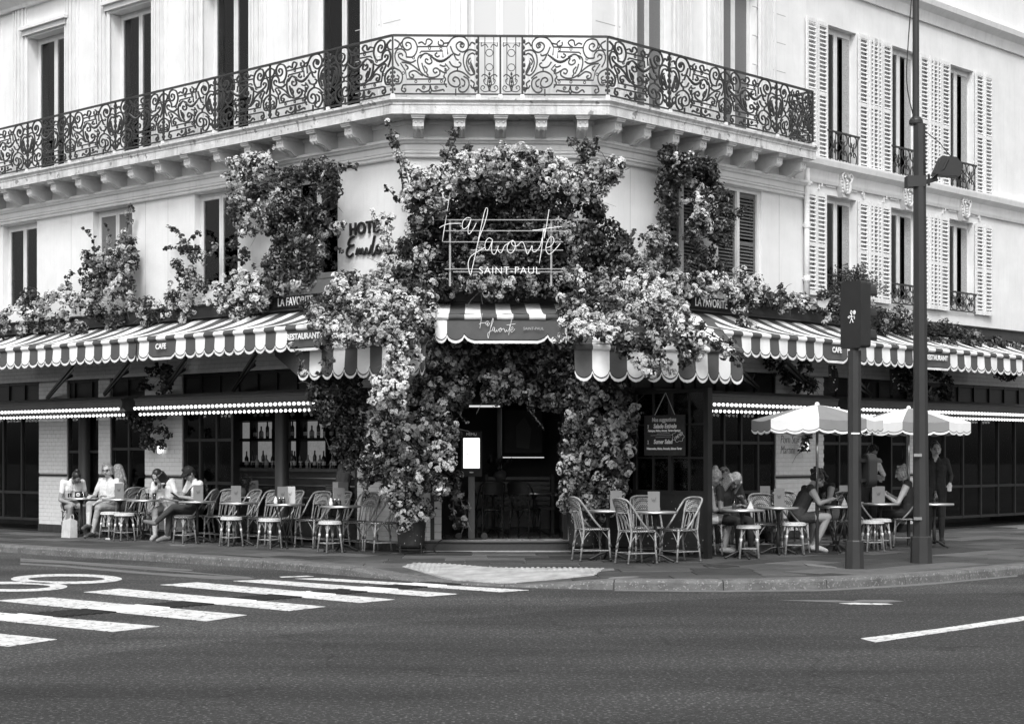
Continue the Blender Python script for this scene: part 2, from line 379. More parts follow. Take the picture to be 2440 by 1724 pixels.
for k, xr, dep in (('L', (-12.5, 3.), .52), ('C', (-4, 4.), .62), ('R', (-3., 12.), .60)):
    o, ex, ey = FR[k]; y = -.01; row = 0
    while y > -9:
        d = dep*rnd.uniform(.85, 1.2); x = xr[0]+rnd.uniform(-.8, 0)
        while x < xr[1]:
            L = rnd.uniform(.7, 1.25); g = .007
            poly = [o+ex*(x+g)+ey*(y-d+g), o+ex*(x+L-g)+ey*(y-d+g), o+ex*(x+L-g)+ey*(y-g), o+ex*(x+g)+ey*(y-g)]
            x += L
            if k == 'L': poly = clip(poly, cL-tLC*.006, -tLC)
            if k == 'C': poly = clip(poly, cL+tLC*.006, tLC); poly = clip(poly, cR-tCR*.006, -tCR) if len(poly) > 2 else poly
            if k == 'R': poly = clip(poly, cR+tCR*.006, tCR)
            cc0 = np.mean(poly, axis=0) if len(poly) > 2 else None
            for p0, nn in kn:
                if len(poly) < 3: break
                if (cc0-p0) @ nn < -.6 and np.hypot(*(cc0-p0)) < 3: poly = []; break
                if np.hypot(*(cc0-p0)) < 1.3: poly = clip(poly, p0, nn)
            if len(poly) > 2 and min(np.hypot(*(cc0-p0)) for p0, nn in kn) > 1.2:
                p0, nn = min(kn, key=lambda a: np.hypot(*(cc0-a[0])))
                if (cc0-p0) @ nn < 0: poly = []
            if len(poly) < 3: continue
            pa = np.array(poly); area = .5*abs(np.dot(pa[:, 0], np.roll(pa[:, 1], 1))-np.dot(pa[:, 1], np.roll(pa[:, 0], 1)))
            c = pa.mean(0); px = PX0+FPX*c[0]/c[1]
            if area < .03 or px < -60 or px > 2500: continue
            dz = rnd.uniform(-.003, .004); n = len(poly); mb = MB()
            if rnd.random() < .12: dz -= .004
            top = [(p[0]+(c[0]-p[0])*.012, p[1]+(c[1]-p[1])*.012, gz(*p)+dz) for p in poly]; mid = [(p[0], p[1], gz(*p)+dz-.006) for p in poly]; bot = [(p[0], p[1], gz(*p)-.05) for p in poly]
            fs = [tuple(range(n))]
            for q in (0, n):
                for i in range(n): fs.append((q+i, q+n+i, q+n+(i+1) % n, q+(i+1) % n))
            mb.add(top+mid+bot, fs); mb.build('paving_slab', rnd.choice(slabmats), pavement); nslab += 1
        y -= d; row += 1

# painted markings on the road (parts of the road), each 4 mm above it
def rpx(px, py): X, Y = gpx(px, py, -.12); return X, Y
def marking(name, pts, m, z=-.116, parent=road):
    P = [rpx(*p) for p in pts]; mb = MB(); n = len(P)
    mb.add([(x, y, z) for x, y in P]+[(x, y, z-.003) for x, y in P], [tuple(range(n))]+[(i, n+i, n+(i+1) % n, (i+1) % n) for i in range(n)])
    return mb.build(name, m, parent)
ZB = lambda zx, zy: (140+zx/2.187, 1260+zy/2.187)
stripes = [[(1230, 258), (1370, 255), (1960, 290), (2450, 318), (2300, 328), (1900, 300)],
           [(910, 270), (1070, 263), (2085, 338), (1920, 351)],
           [(530, 290), (720, 277), (1750, 367), (1570, 384)],
           [(130, 328), (320, 310), (1390, 404), (1200, 426)],
           [(-330, 372), (-60, 355), (980, 448), (770, 480)],
           [(-820, 425), (-500, 418), (525, 507), (280, 535)],
           [(-1300, 500), (-900, 486), (-10, 575), (-260, 612)]]
for st in stripes: marking('crossing_stripe', [ZB(*p) for p in st], m_paint)
# ribbed guidance strip across the crossing
rib_n = 46; A0, A1 = np.array(rpx(*ZB(-330, 470))), np.array(rpx(*ZB(2050, 280)))
dv = (A1-A0); Lr = np.linalg.norm(dv); dv /= Lr; dn = np.array([-dv[1], dv[0]])
mb = MB(); mbw = MB(); k = 0; s = 0
stpoly = [np.array([rpx(*ZB(*p)) for p in st]) for st in stripes]
def inpoly(p, P):
    c = False; j = len(P)-1
    for i in range(len(P)):
        if (P[i, 1] > p[1]) != (P[j, 1] > p[1]) and p[0] < (P[j, 0]-P[i, 0])*(p[1]-P[i, 1])/(P[j, 1]-P[i, 1])+P[i, 0]: c = not c
        j = i
    return c
while s < Lr:
    for w0 in np.arange(-.28, .28, .07):
        p = A0+dv*s+dn*w0; q = [p, p+dv*.045, p+dv*.045+dn*.062, p+dn*.062]; on = any(inpoly(p+dv*.02+dn*.03, P) for P in stpoly)
        z0, z1 = -.118, -.106
        (mbw if on else mb).add([(a[0], a[1], z0) for a in q]+[(a[0], a[1], z1) for a in q], [(4,5,6,7),(0,1,5,4),(1,2,6,5),(2,3,7,6),(3,0,4,7)])
    s += .085
gs = mb.build('guidance_rib', mat('guidance_rib_dark', .02, .8, .2, 9), road); gs['kind'] = 'stuff'
gs = mbw.build('guidance_rib', mat('guidance_rib_white', .78, .8, .15, 9), road); gs['kind'] = 'stuff'
# lane lines by the kerb, the worn numeral, the arrow and the far white line
for pts in ([(-200, 152), (22, 165), (600, 205), (700, 212), (690, 217), (500, 209), (22, 172), (-200, 160)],
            [(-200, 176), (22, 188), (500, 228), (1030, 254), (1000, 260), (820, 262), (400, 231), (22, 197), (-200, 185)],
            [(-200, 162), (22, 172), (560, 212), (1000, 250), (985, 252), (540, 217), (22, 178), (-200, 168)]):
    marking('lane_line', [ZB(*p) for p in pts], m_paint_old)
marking('lane_line', [ZB(*p) for p in [(1150, 248), (1290, 243), (1330, 246), (1160, 252)]], m_paint)
def ringmark(cx, cy, rx, ry, t, a0=0, a1=2*math.pi):
    P = []; Qi = []
    for i in range(37):
        a = a0+(a1-a0)*i/36; P.append((cx+rx*math.cos(a), cy+ry*math.sin(a))); Qi.append((cx+(rx-t)*math.cos(a), cy+(ry-t*.14)*math.sin(a)))
    mb = MB()
    for i in range(36):
        q = [rpx(*ZB(*p)) for p in (P[i], P[i+1], Qi[i+1], Qi[i])]; mb.add([(x, y, -.116) for x, y in q], [(0,1,2,3)])
    mb.build('painted_numeral', m_paint, road)
ringmark(40, 260, 290, 26, 90); ringmark(-240, 300, 285, 26, 90, -2.5, 2.5)
ZC = lambda zx, zy: (1190+zx/2.187, 1260+zy/2.187)
marking('painted_arrow', [ZC(*p) for p in [(1460, 370), (1760, 371), (1840, 376), (1870, 369), (2040, 369), (2110, 376), (2030, 382), (1880, 380), (1780, 382), (1600, 376)]], m_paint_old)
marking('painted_arrow', [ZC(*p) for p in [(1770, 387), (1850, 384), (2020, 388), (2050, 392), (1990, 394), (1830, 392)]], m_paint)
marking('lane_line', [ZC(*p) for p in [(1880, 570), (2268, 522), (2900, 430), (2900, 452), (2268, 545), (1960, 590)]], m_paint)
marking('lane_line', [ZC(*p) for p in [(600, 315), (1165, 320), (1710, 312), (2110, 290), (2268, 278), (2700, 240), (2700, 247), (2268, 288), (2110, 300), (1710, 322), (1165, 328), (600, 322)]], m_paint_old)
# newer asphalt patch (darker tongue across the road)
marking('asphalt_patch', [ZB(*p) for p in [(300, 640), (900, 580), (1500, 515), (2296, 452), (3000, 385), (3700, 345), (5600, 325), (5600, 1100), (-900, 1100), (-700, 800)]], asphalt('new_asphalt', .027, .11), -.1175)
# pale tactile paving at the dropped kerb
P = [ZB(*p) for p in [(1790, 208), (1850, 195), (2000, 197), (2290, 214), (2840, 226), (2790, 252), (2300, 262), (2070, 248)]]
tact = MB(); Pw = [gpx(p[0], p[1], -.045) for p in P]; n = len(Pw)
tact.add([(x, y, gz(x, y)+.012) for x, y in Pw]+[(x, y, gz(x, y)-.02) for x, y in Pw], [tuple(range(n))]+[(i, n+i, n+(i+1) % n, (i+1) % n) for i in range(n)])
tact = tact.build('tactile_plate', mat('tactile_white', .36, .7, .35, 4, .3, 60), pavement)
tb = MB(); Pn = np.array(Pw); x0, y0 = Pn.min(0); x1, y1 = Pn.max(0)
for x in np.arange(x0, x1, .07):
    for y in np.arange(y0, y1, .07):
        if inpoly((x, y), Pn): tb.box(x-.018, x+.018, y-.018, y+.018, gz(x, y)+.008, gz(x, y)+.019)
tb = tb.build('tactile_studs', MATS['tactile_white'], pavement); tb['kind'] = 'stuff'

# ================================================================== CORNER BUILDING
bld = thing('corner_building', 'pale corner building with iron balcony, chamfered corner and tiled ground floor', 'building', T(0, 27.27, 0))
NL, NC, NR = -FR['L'][2], -V, -FR['R'][2]
def cpt(c, n1, n2, d): s = n1+n2; return c + d*s/(1+n1 @ n2)
def ring(d, sl=-14.5, sr=5.95):
    a = FR['L'][0]+FR['L'][1]*sl+NL*d; b = cpt(FR['L'][0], NL, NC, d); c = cpt(FR['R'][0], NC, NR, d); e = FR['R'][0]+FR['R'][1]*sr+NR*d
    return [a, b, c, e]
def sweep(prof, name, m, parent=bld, sl=-14.5, sr=5.95):
    mb = MB(); n = len(prof); vs = []
    for i in range(4):
        for d, z in prof: p = ring(d, sl, sr)[i]; vs.append((p[0], p[1], z))
    fs = []
    for i in range(3):
        for j in range(n): fs.append((i*n+j, (i+1)*n+j, (i+1)*n+(j+1) % n, i*n+(j+1) % n))
    fs += [tuple(range(n)), tuple(3*n+j for j in range(n))]
    mb.add(vs, fs); return mb.build(name, m, parent, I4)
def wall(k, x0, x1, z0, z1, holes, name, m, parent=bld, depth=.3, d=0.):
    xs = sorted({x0, x1} | {h[0] for h in holes} | {h[1] for h in holes}); zs = sorted({z0, z1} | {h[2] for h in holes} | {h[3] for h in holes})
    mb = MB()
    for i in range(len(xs)-1):
        for j in range(len(zs)-1):
            a, b, c, e = xs[i], xs[i+1], zs[j], zs[j+1]; mx, mz = (a+b)/2, (c+e)/2
            if any(h[0] < mx < h[1] and h[2] < mz < h[3] for h in holes): continue
            mb.quad((a,-d,c), (b,-d,c), (b,-d,e), (a,-d,e))
    for a, b, c, e in holes:
        y0, y1 = -d, depth
        mb.quad((a,y0,c),(a,y1,c),(a,y1,e),(a,y0,e)); mb.quad((b,y0,c),(b,y0,e),(b,y1,e),(b,y1,c))
        mb.quad((a,y0,e),(a,y1,e),(b,y1,e),(b,y0,e)); mb.quad((a,y0,c),(b,y0,c),(b,y1,c),(a,y1,c))
    me = mb.mesh(name, m); return link(name, me, parent, FM[k])

xL = lambda px, py=300, d=0: fpx('L', px, py, d)[0]
xR = lambda px, py=300, d=0: fpx('R', px, py, d)[0]
winL = [(-11.75, -10.5, 4.3, 6.07), (-8.57, -7.3, 4.3, 6.07), (-5.42, -4.2, 4.3, 6.07), (-2.8, -1.62, 4.3, 6.07)]
winR = [(1.85, 2.85, 4.3, 6.07), (3.28, 4.56, 4.3, 6.07)]
winC = [(-.75, .75, 4.2, 6.07)]
upL = [(xL(a), xL(b), 6.93, 9.7) for a, b in ((263, 362), (484, 594), (735, 860))]
stp = upL[0][0]-upL[1][0]; upL = [(upL[0][0]+stp*k, upL[0][1]+stp*k, 6.93, 9.7) for k in (2, 1)] + upL
upR = [(xR(a), xR(b), 6.93, 9.7) for a, b in ((1516, 1602), (1722, 1806))]
upC = [(-.5, .52, 6.93, 9.7)]
for k, x0, x1, lo, up in (('L', -14.5, 0, winL, upL), ('C', -HW, HW, winC, upC), ('R', 0, 5.95, winR, upR)):
    wall(k, x0, x1, 3.85, 6.2, lo, 'wall', m_wall); wall(k, x0, x1, 6.2, 6.7, [], 'wall', m_wall); wall(k, x0, x1, 6.7, 12.2, up, 'wall', m_wall)
sweep([(0, 6.665), (.55, 6.665), (.55, 6.80), (.562, 6.805), (.562, 6.835), (.59, 6.865), (.60, 6.87), (.60, 6.905), (0, 6.925)], 'balcony_slab', m_slab, sr=5.43)
sweep([(-.02, 6.39), (.13, 6.392), (.15, 6.375), (.15, 6.345), (.12, 6.33), (.10, 6.30), (.065, 6.295), (.06, 6.20), (.045, 6.195), (.075, 6.175), (.075, 6.155), (.05, 6.15), (.045, 6.125), (.07, 6.11), (.06, 6.09), (-.02, 6.08)], 'string_course', m_trim, sr=5.93)
sweep([(0, 6.6), (.03, 6.6), (.05, 6.63), (.05, 6.66), (0, 6.662)], 'soffit_moulding', m_trim)
sweep([(0, 10.3), (.08, 10.3), (.10, 10.36), (.25, 10.5), (.3, 10.52), (.3, 10.62), (0, 10.66)], 'upper_cornice', m_trim)

# carved brackets under the balcony
bm_ = MB()
prof = [(0, .255), (-.50, .255), (-.505, .225), (-.46, .185), (-.455, .115), (-.45, .085), (-.42, .05), (-.37, .045), (-.30, .03), (-.22, -.02), (-.12, -.05), (0, -.06)]
bm_.prism([(p[0], p[1]+6.41) for p in prof], -.085, .085, lambda y, z, x: (x, y, z))
bm_.box(-.11, .11, -.525, 0, 6.635, 6.664); bm_.box(-.10, .10, -.51, 0, 6.61, 6.637)
for sx in (-.038, .038):
    bm_.ell((sx, -.463, 6.563), (.018, .012, .018), 8, 5); bm_.tube([(sx, -.447, 6.50), (sx, -.42, 6.462), (sx, -.33, 6.45), (sx, -.2, 6.385)], .02, 6)
brk_me = bm_.mesh('bracket', m_brk)
bx = [('L', -.86-.835*k) for k in range(16)] + [('C', x) for x in (-1.25, -.62, 0.01, .63, 1.26)] + [('R', .10+.725*k) for k in range(8)]
for k, x in bx: link('bracket', brk_me, bld, FM[k] @ T(x, 0, 0))

# ---- windows
def casement(k, x0, x1, z0, z1, parent=bld, dep=.16, leaves=2, pane=None, mf=None, rows=1, curtain=None, d=0.):
    deep = pane is None; pane = pane or m_glass; mf = mf or m_frame; y = dep; f = .055
    fr = MB(); fr.box(x0, x0+f, y-.03, y+.05, z0, z1); fr.box(x1-f, x1, y-.03, y+.05, z0, z1); fr.box(x0+f, x1-f, y-.03, y+.05, z1-f, z1); fr.box(x0+f, x1-f, y-.03, y+.05, z0, z0+.07)
    wdw = fr.build('window', mf, parent, FM[k]); xs = np.linspace(x0+f, x1-f, leaves+1)
    for i in range(leaves):
        a, b = xs[i]+.004, xs[i+1]-.004; s = MB(); t = .05; y2 = y-.045
        s.box(a, a+t, y2, y2+.04, z0+.075, z1-f-.005); s.box(b-t, b, y2, y2+.04, z0+.075, z1-f-.005); s.box(a+t, b-t, y2+.002, y2+.038, z1-f-.06, z1-f-.006); s.box(a+t, b-t, y2+.002, y2+.038, z0+.08, z0+.17)
        for r_ in range(1, rows): zz = z0+.17+(z1-z0-.28)*r_/rows; s.box(a+t, b-t, y2+.006, y2+.034, zz-.013, zz+.013)
        s.build('sash', mf, wdw, FM[k])
        g = MB(); g.box(a+t-.005, b-t+.005, y2+.015, y2+.023, z0+.16, z1-f-.05); g.build('pane', pane, wdw, FM[k])
    if deep:
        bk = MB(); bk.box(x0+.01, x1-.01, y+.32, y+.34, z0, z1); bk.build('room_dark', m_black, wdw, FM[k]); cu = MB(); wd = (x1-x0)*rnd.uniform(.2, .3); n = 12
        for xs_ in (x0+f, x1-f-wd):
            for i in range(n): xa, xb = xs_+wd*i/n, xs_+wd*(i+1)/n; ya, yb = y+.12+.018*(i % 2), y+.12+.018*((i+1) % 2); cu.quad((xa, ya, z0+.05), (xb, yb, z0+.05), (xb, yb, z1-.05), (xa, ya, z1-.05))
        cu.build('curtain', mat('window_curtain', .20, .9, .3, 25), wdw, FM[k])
    if curtain:
        c = MB(); n = 36
        for i in range(n):
            xa, xb = x0+f+(x1-x0-2*f)*i/n, x0+f+(x1-x0-2*f)*(i+1)/n; ya = y+.09+.02*math.sin(i*1.9); yb = y+.09+.02*math.sin((i+1)*1.9)
            c.quad((xa, ya, z0), (xb, yb, z0), (xb, yb, z1), (xa, ya, z1))
        c.build('curtain', curtain, wdw, FM[k])
    return wdw
m_panel_g = mat('blind_grey', .16, .7, .1, 30)
casement('L', *winL[0]); casement('L', *winL[1], pane=m_panel_g); casement('L', *winL[2]); casement('L', *winL[3])
casement('C', *winC[0])
for wl in upL: casement('L', wl[0], wl[1], wl[2], wl[3], dep=.26, rows=1)
for wl in upR: casement('R', wl[0], wl[1], wl[2], wl[3], dep=.2, pane=m_panel_g)
casement('C', *upC[0], dep=.2, rows=3, pane=mat('curtained_glass', .55, .3))
# stone surrounds and fluted pilaster strips of the balcony floor
for k, ups in (('L', upL), ('C', upC), ('R', upR)):
    for a, b, c, e in ups:
        for sgn, xe in ((-1, a), (1, b)):
            p = MB()
            if k == 'C': wds = (.05, .13, .21, .29)
            else: wds = (.05, .14, .20, .26, .32, .38, .50)
            for i, o_ in enumerate(wds): x = xe+sgn*o_; p.box(x-.02, x+.02, -.035-.012*(i % 2), .0, 6.93, 10.3)
            p.box(xe, xe+sgn*.03, -.02, .02, 6.93, 9.74) if sgn > 0 else p.box(xe-.03, xe, -.02, .02, 6.93, 9.74)
            p.build('pilaster_fluting', m_trim, bld, FM[k])
        h = MB(); h.box(a-.1, b+.1, -.07, 0, 9.74, 9.84); h.box(a-.16, b+.16, -.13, 0, 9.84, 9.9); h.build('window_hood', m_trim, bld, FM[k])
# closed louvred shutters (entresol, right wing)
def louvre(parent, M, w, h, m, pitch=.052, th=.035, t=.05, tilt=.6):
    f = MB(); f.box(0, t, 0, th, 0, h); f.box(w-t, w, 0, th, 0, h); f.box(t, w-t, .002, th-.002, 0, .09); f.box(t, w-t, .002, th-.002, h-.07, h); f.box(t, w-t, .002, th-.002, h*.47, h*.47+.07)
    s = link('shutter', f.mesh('shutter', m), parent, M); sl = MB(); z = .11
    while z < h-.09:
        if not h*.47-.03 < z < h*.47+.08: sl.add([(t-.004, .001, z), (w-t+.004, .001, z), (w-t+.004, th-.002, z+pitch*tilt), (t-.004, th-.002, z+pitch*tilt), (t-.004, .001, z+.009), (w-t+.004, .001, z+.009), (w-t+.004, th-.002, z+pitch*tilt+.009), (t-.004, th-.002, z+pitch*tilt+.009)],
               [(0,1,2,3),(7,6,5,4),(0,4,5,1),(1,5,6,2),(2,6,7,3),(3,7,4,0)])
        z += pitch
    o = link('slats', sl.mesh('slats', m), s, M); o['kind'] = 'stuff'; return s
for a, b, c, e in winR:
    fr = MB(); fr.box(a, a+.07, .04, .2, c, e); fr.box(b-.07, b, .04, .2, c, e); fr.box(a+.07, b-.07, .04, .2, e-.06, e); fr.box((a+b)/2-.035, (a+b)/2+.035, .03, .2, c, e-.06)
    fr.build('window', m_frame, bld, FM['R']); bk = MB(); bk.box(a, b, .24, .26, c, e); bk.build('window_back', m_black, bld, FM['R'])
    wd = (b-a)/2-.105
    for x in (a+.07, (a+b)/2+.035): louvre(bld, FM['R'] @ T(x, .08, c), wd, e-c-.06, m_shutd, .058, .04)

m_joint = mat('joint_line', .42, .9)
for k, x in (('L', xL(347, 600)), ('L', -6.2), ('L', -9.3), ('R', .95), ('R', 5.1)): b_ = MB(); b_.box(x-.004, x+.004, -.002, .01, 4.1, 6.08); b_.build('wall_joint', m_joint, bld, FM[k])
for k, x0_, x1_ in (('R', 4.3, 5.3), ('R', .1, .9), ('L', -1.2, -.15)):
    for z in (7.25, 7.75, 8.25, 8.75, 9.25, 9.75): b_ = MB(); b_.box(x0_, x1_, -.002, .01, z-.006, z+.006); b_.build('wall_joint', m_joint, bld, FM[k])
# ---- wrought-iron railing: one ornate panel, mirrored from post to post
def PN(x, y): xn = (x-45)/720; return xn, ((860-155*xn)-y)/668
STK = [[(160,410),(215,395),(245,330),(250,260),(225,195),(180,178),(140,200),(125,255),(140,310),(170,325),(200,290),(195,245),(170,235),(155,260),(168,280)],
 [(240,430),(200,465),(140,455),(100,430),(95,395),(120,380),(130,405)], [(160,410),(155,360),(125,325),(85,340),(65,400),(70,470),(95,530)],
 [(300,350),(265,380),(255,450),(280,560),(340,605),(400,595),(440,550),(435,500),(405,485),(385,515),(400,545),(420,525)],
 [(380,350),(330,330),(300,350),(275,400)], [(360,370),(375,420),(350,450),(320,430),(325,395),(345,405)],
 [(500,210),(530,130),(570,80),(640,65),(680,120),(675,200),(630,245),(590,220),(580,170),(610,130),(645,150),(635,190),(610,180)],
 [(745,205),(690,205),(650,260),(640,360),(660,450),(700,500),(735,480)], [(738,255),(715,240),(680,280),(665,370),(690,460)],
 [(690,540),(640,490),(580,480),(525,530),(510,600),(530,655),(580,670),(610,630),(600,570),(570,555),(550,590),(570,610)],
 [(640,530),(680,560),(685,640),(650,710),(610,715),(600,680),(620,660)], [(125,770),(120,810),(145,825),(155,795),(140,780)], [(125,790),(130,750),(160,735)],
 [(60,225),(100,255),(90,310),(60,340)], [(60,560),(110,590),(128,650),(110,730),(65,745)], [(60,690),(90,690),(95,715),(70,720)],
 [(520,380),(550,430),(600,430),(620,390),(600,370)], [(590,430),(590,480)], [(190,640),(185,590),(230,555),(280,590),(300,600)], [(190,640),(215,640),(222,615),(205,605)],
 [(430,160),(430,200),(465,205),(470,165),(445,140)], [(470,180),(520,160)], [(260,225),(290,205),(320,225),(330,170),(355,155),(378,180),(360,220),(340,240)],
 [(500,520),(470,520),(440,500)], [(480,470),(495,480),(480,500)], [(120,480),(180,480),(230,510),(270,550)], [(690,160),(710,115),(740,130)], [(700,620),(715,650),(745,640)],
 [(700,300),(680,340),(690,380)], [(420,300),(400,330),(420,350),(440,330)], [(310,480),(335,520),(330,560),(345,590)], [(290,450),(300,500),(320,560)], [(470,560),(490,600),(478,640),(500,690)], [(530,200),(545,250),(560,280),(600,290),(610,265)], [(80,640),(100,660),(90,690)], [(150,500),(175,530),(160,560)], [(620,560),(650,590),(645,640),(625,650)], [(370,760),(360,790),(350,765)], [(130,230),(110,270),(125,310)], [(700,560),(730,590),(725,640),(745,690)], [(440,440),(470,450),(490,440)],
 [(240,800),(260,765),(300,790),(350,760),(360,700)], [(360,700),(380,760),(440,740),(470,725),(478,745)], [(575,690),(575,770)], [(560,290),(580,340),(600,350)]]
LINES = [[(110,490),(150,570),(165,670),(470,600),(485,520),(520,465),(485,415)], [(250,268),(500,208),(508,300)], [(272,340),(285,315),(465,270),(468,345)], [(150,738),(500,655)]]
def rail_panel(flip):
    mb = MB(); r = .016; fx = (lambda x: 1-x) if flip else (lambda x: x)
    q = lambda p, d=0.: (fx(PN(*p)[0])*1.0, d, PN(*p)[1])
    Wd, H = 1.45, .86
    def P3(p): a = q(p); return (a[0]*Wd, 0, a[2]*H)
    for s_ in STK: mb.tube([P3(p) for p in catmull(s_, 4)], r, 4)
    for s_ in LINES: mb.tube([P3(p) for p in s_], r*.9, 4)
    for c in ((220,405),(135,605),(240,680),(355,650),(455,630),(450,245),(355,262)):
        a = P3(c); mb.tube([(a[0]+.02*math.cos(t), 0, a[2]+.02*math.sin(t)) for t in np.linspace(0, 2*math.pi, 9)[:-1]], .009, 4, closed=True)
    for c, rr in (((305,740),.035),((410,718),.035),((620,165),.03)):
        a = P3(c); mb.tube([(a[0]+rr*(1-t/14)*math.cos(t*.9), 0, a[2]+rr*(1-t/14)*math.sin(t*.9)) for t in range(13)], .009, 4)
    for t in np.linspace(0, 1, 16):                       # rose garland
        x = 350+195*t; y = 345-50*t+75*math.sin(math.pi*t)**1.2; a = P3((x, y)); mb.ell((a[0], -.005, a[2]), .017+.008*math.sin(math.pi*t), 5, 4)
    for k in range(5):                                    # acanthus at the post
        mb.tube([P3(p) for p in ((735, 490-k*8), (715-k*4, 440-k*22), (690-k*2+k*6, 400-k*20))], [.016, .02, .006], 4)
    for k in range(6): a = P3((55+6*(k % 2), 560+k*50)); mb.ell((a[0], 0, a[2]), (.02, .014, .026), 5, 4)
    for k in range(9): a = P3((750+6*(k % 2), 90+k*70)); mb.ell((a[0], 0, a[2]), (.026, .014, .036), 5, 4)
    return mb.mesh('railing_panel', m_iron)
pnl = [rail_panel(False), rail_panel(True)]
mb = MB()                                                 # narrow panel with ring and palmette
for x in (.10, .235): mb.tube([(x, 0, .18), (x, 0, .86)], .009, 4)
for zc in (.62, .40): mb.tube([(.168+.055*math.cos(t), 0, zc+.055*math.sin(t)) for t in np.linspace(0, 2*math.pi, 13)[:-1]], .008, 4, closed=True)
for s_ in (-1, 1):
    mb.tube([(.168+s_*p[0], 0, p[1]) for p in catmull([(0, .05), (.03, .15), (.0+.02, .25), (.08, .29), (.12, .26)], 5)], .011, 4)
    mb.tube([(.168+s_*p[0], 0, p[1]) for p in catmull([(0, .04), (.08, .03), (.13, .07), (.11, .12), (.07, .10), (.09, .07)], 5)], .009, 4)
    mb.tube([(.168+s_*p[0], 0, p[1]) for p in catmull([(0, .12), (.06, .14), (.09, .2), (.05, .23)], 5)], .009, 4)
    mb.tube([(.168+s_*p[0], 0, p[1]) for p in catmull([(.02, .7), (.06, .75), (.12, .72), (.12, .78)], 5)], .009, 4)
for k in range(5): mb.ell((.168, 0, .06+k*.06), (.02, .012, .03), 5, 4)
pnl_n = mb.mesh('railing_panel', m_iron)
ZR = 6.985
rl = MB(); D = .5
for ring_z, rw, rh in ((7.862, .045, .03), (ZR-.01, .03, .02)):
    pts = [(p[0], p[1], ring_z) for p in ring(D, -14.4, 5.40)]
    pts.append(tuple(fw('R', 5.40, 0, ring_z)))
    for a, b in zip(pts[:-1], pts[1:]): rl.bar(a, b, rw, rh)
rail = rl.build('balcony_railing', m_iron, bld, I4)
post = MB(); post.box(-.014, .014, -.014, .014, 6.905, 7.85); post = post.mesh('post', m_iron)
foot = MB(); foot.box(-.03, .03, -.02, .02, 6.905, 6.97); foot = foot.mesh('post_foot', m_white)
def setpost(k, x): link('post', post, rail, FM[k] @ T(x, -D, 0)); link('post_foot', foot, rail, FM[k] @ T(x, -D-.018, 0))
def setpanel(k, x0, x1, me, M=None): link('railing_panel', me, rail, FM[k] @ T(x0, -D, ZR) @ Matrix.Scale((x1-x0)/1.45, 4, (1, 0, 0)))
xs = [.2-1.46*k for k in range(11)]
for i in range(10): setpanel('L', xs[i+1], xs[i], pnl[(i+1) % 2]); setpost('L', xs[i+1])
cw = HW+D*math.tan(R(22.5))
setpost('C', -cw); setpost('C', cw)
for x in (-.335, .0, .335): setpost('C', x)
setpanel('C', -cw, -.335, pnl[0]); setpanel('C', .335, cw, pnl[1])
for x in (-.335, 0): link('railing_panel', pnl_n, rail, FM['C'] @ T(x, -D, ZR))
xr = [-.2, 1.32, 2.81, 4.29, 5.40]
for i in range(4): setpanel('R', xr[i], xr[i+1], pnl[i % 2]); setpost('R', xr[i+1])
link('railing_panel', pnl[1], rail, FM['R'] @ T(5.40, 0, ZR) @ RZ(R(-90)) @ Matrix.Scale(D/1.45, 4, (1, 0, 0)))
# ================================================================== NEIGHBOURING BUILDING (right)
nb = thing('neighbour_building', 'pale apartment house with open louvred shutters beside the drainpipe', 'building', FM['R'] @ T(6, 0, 0))
c1 = (xR(1966), xR(2040)); c2 = (xR(2119), xR(2178)); stp2 = c2[0]-c1[0]
c2 = (c2[0], c2[0]+(c1[1]-c1[0])); c3 = (c2[0]+stp2, c2[1]+stp2)
zlo = (4.35, fpx('R', 1966, 463)[1]); zup = (fpx('R', 2012, 408)[1]+.05, 9.35)
holes = []
for c in (c1, c2, c3): holes += [(c[0], c[1], zlo[0], zlo[1]), (c[0], c[1], zup[0], zup[1])]
zled = fpx('R', 1946, 376, .12)[1]
wall('R', 5.95, 15.5, 3.7, 13, holes, 'wall', m_wall2, nb, .28)
led = MB(); led.prism([(0, zled-.42), (.05, zled-.42), (.07, zled-.36), (.09, zled-.2), (.20, zled-.12), (.22, zled-.03), (.22, zled), (0, zled+.03)], 5.52, 15.5, lambda d, z, x: (x, -d, z))
led.build('ledge', m_trim, nb, FM['R'])
led = MB(); led.prism([(0, 10.0), (.05, 10.0), (.09, 10.2), (.22, 10.3), (.24, 10.4), (0, 10.45)], 5.97, 15.5, lambda d, z, x: (x, -d, z)); led.build('ledge', m_trim, nb, FM['R'])
m_lace = mat('net_curtain', .30, .8, .5, 60)
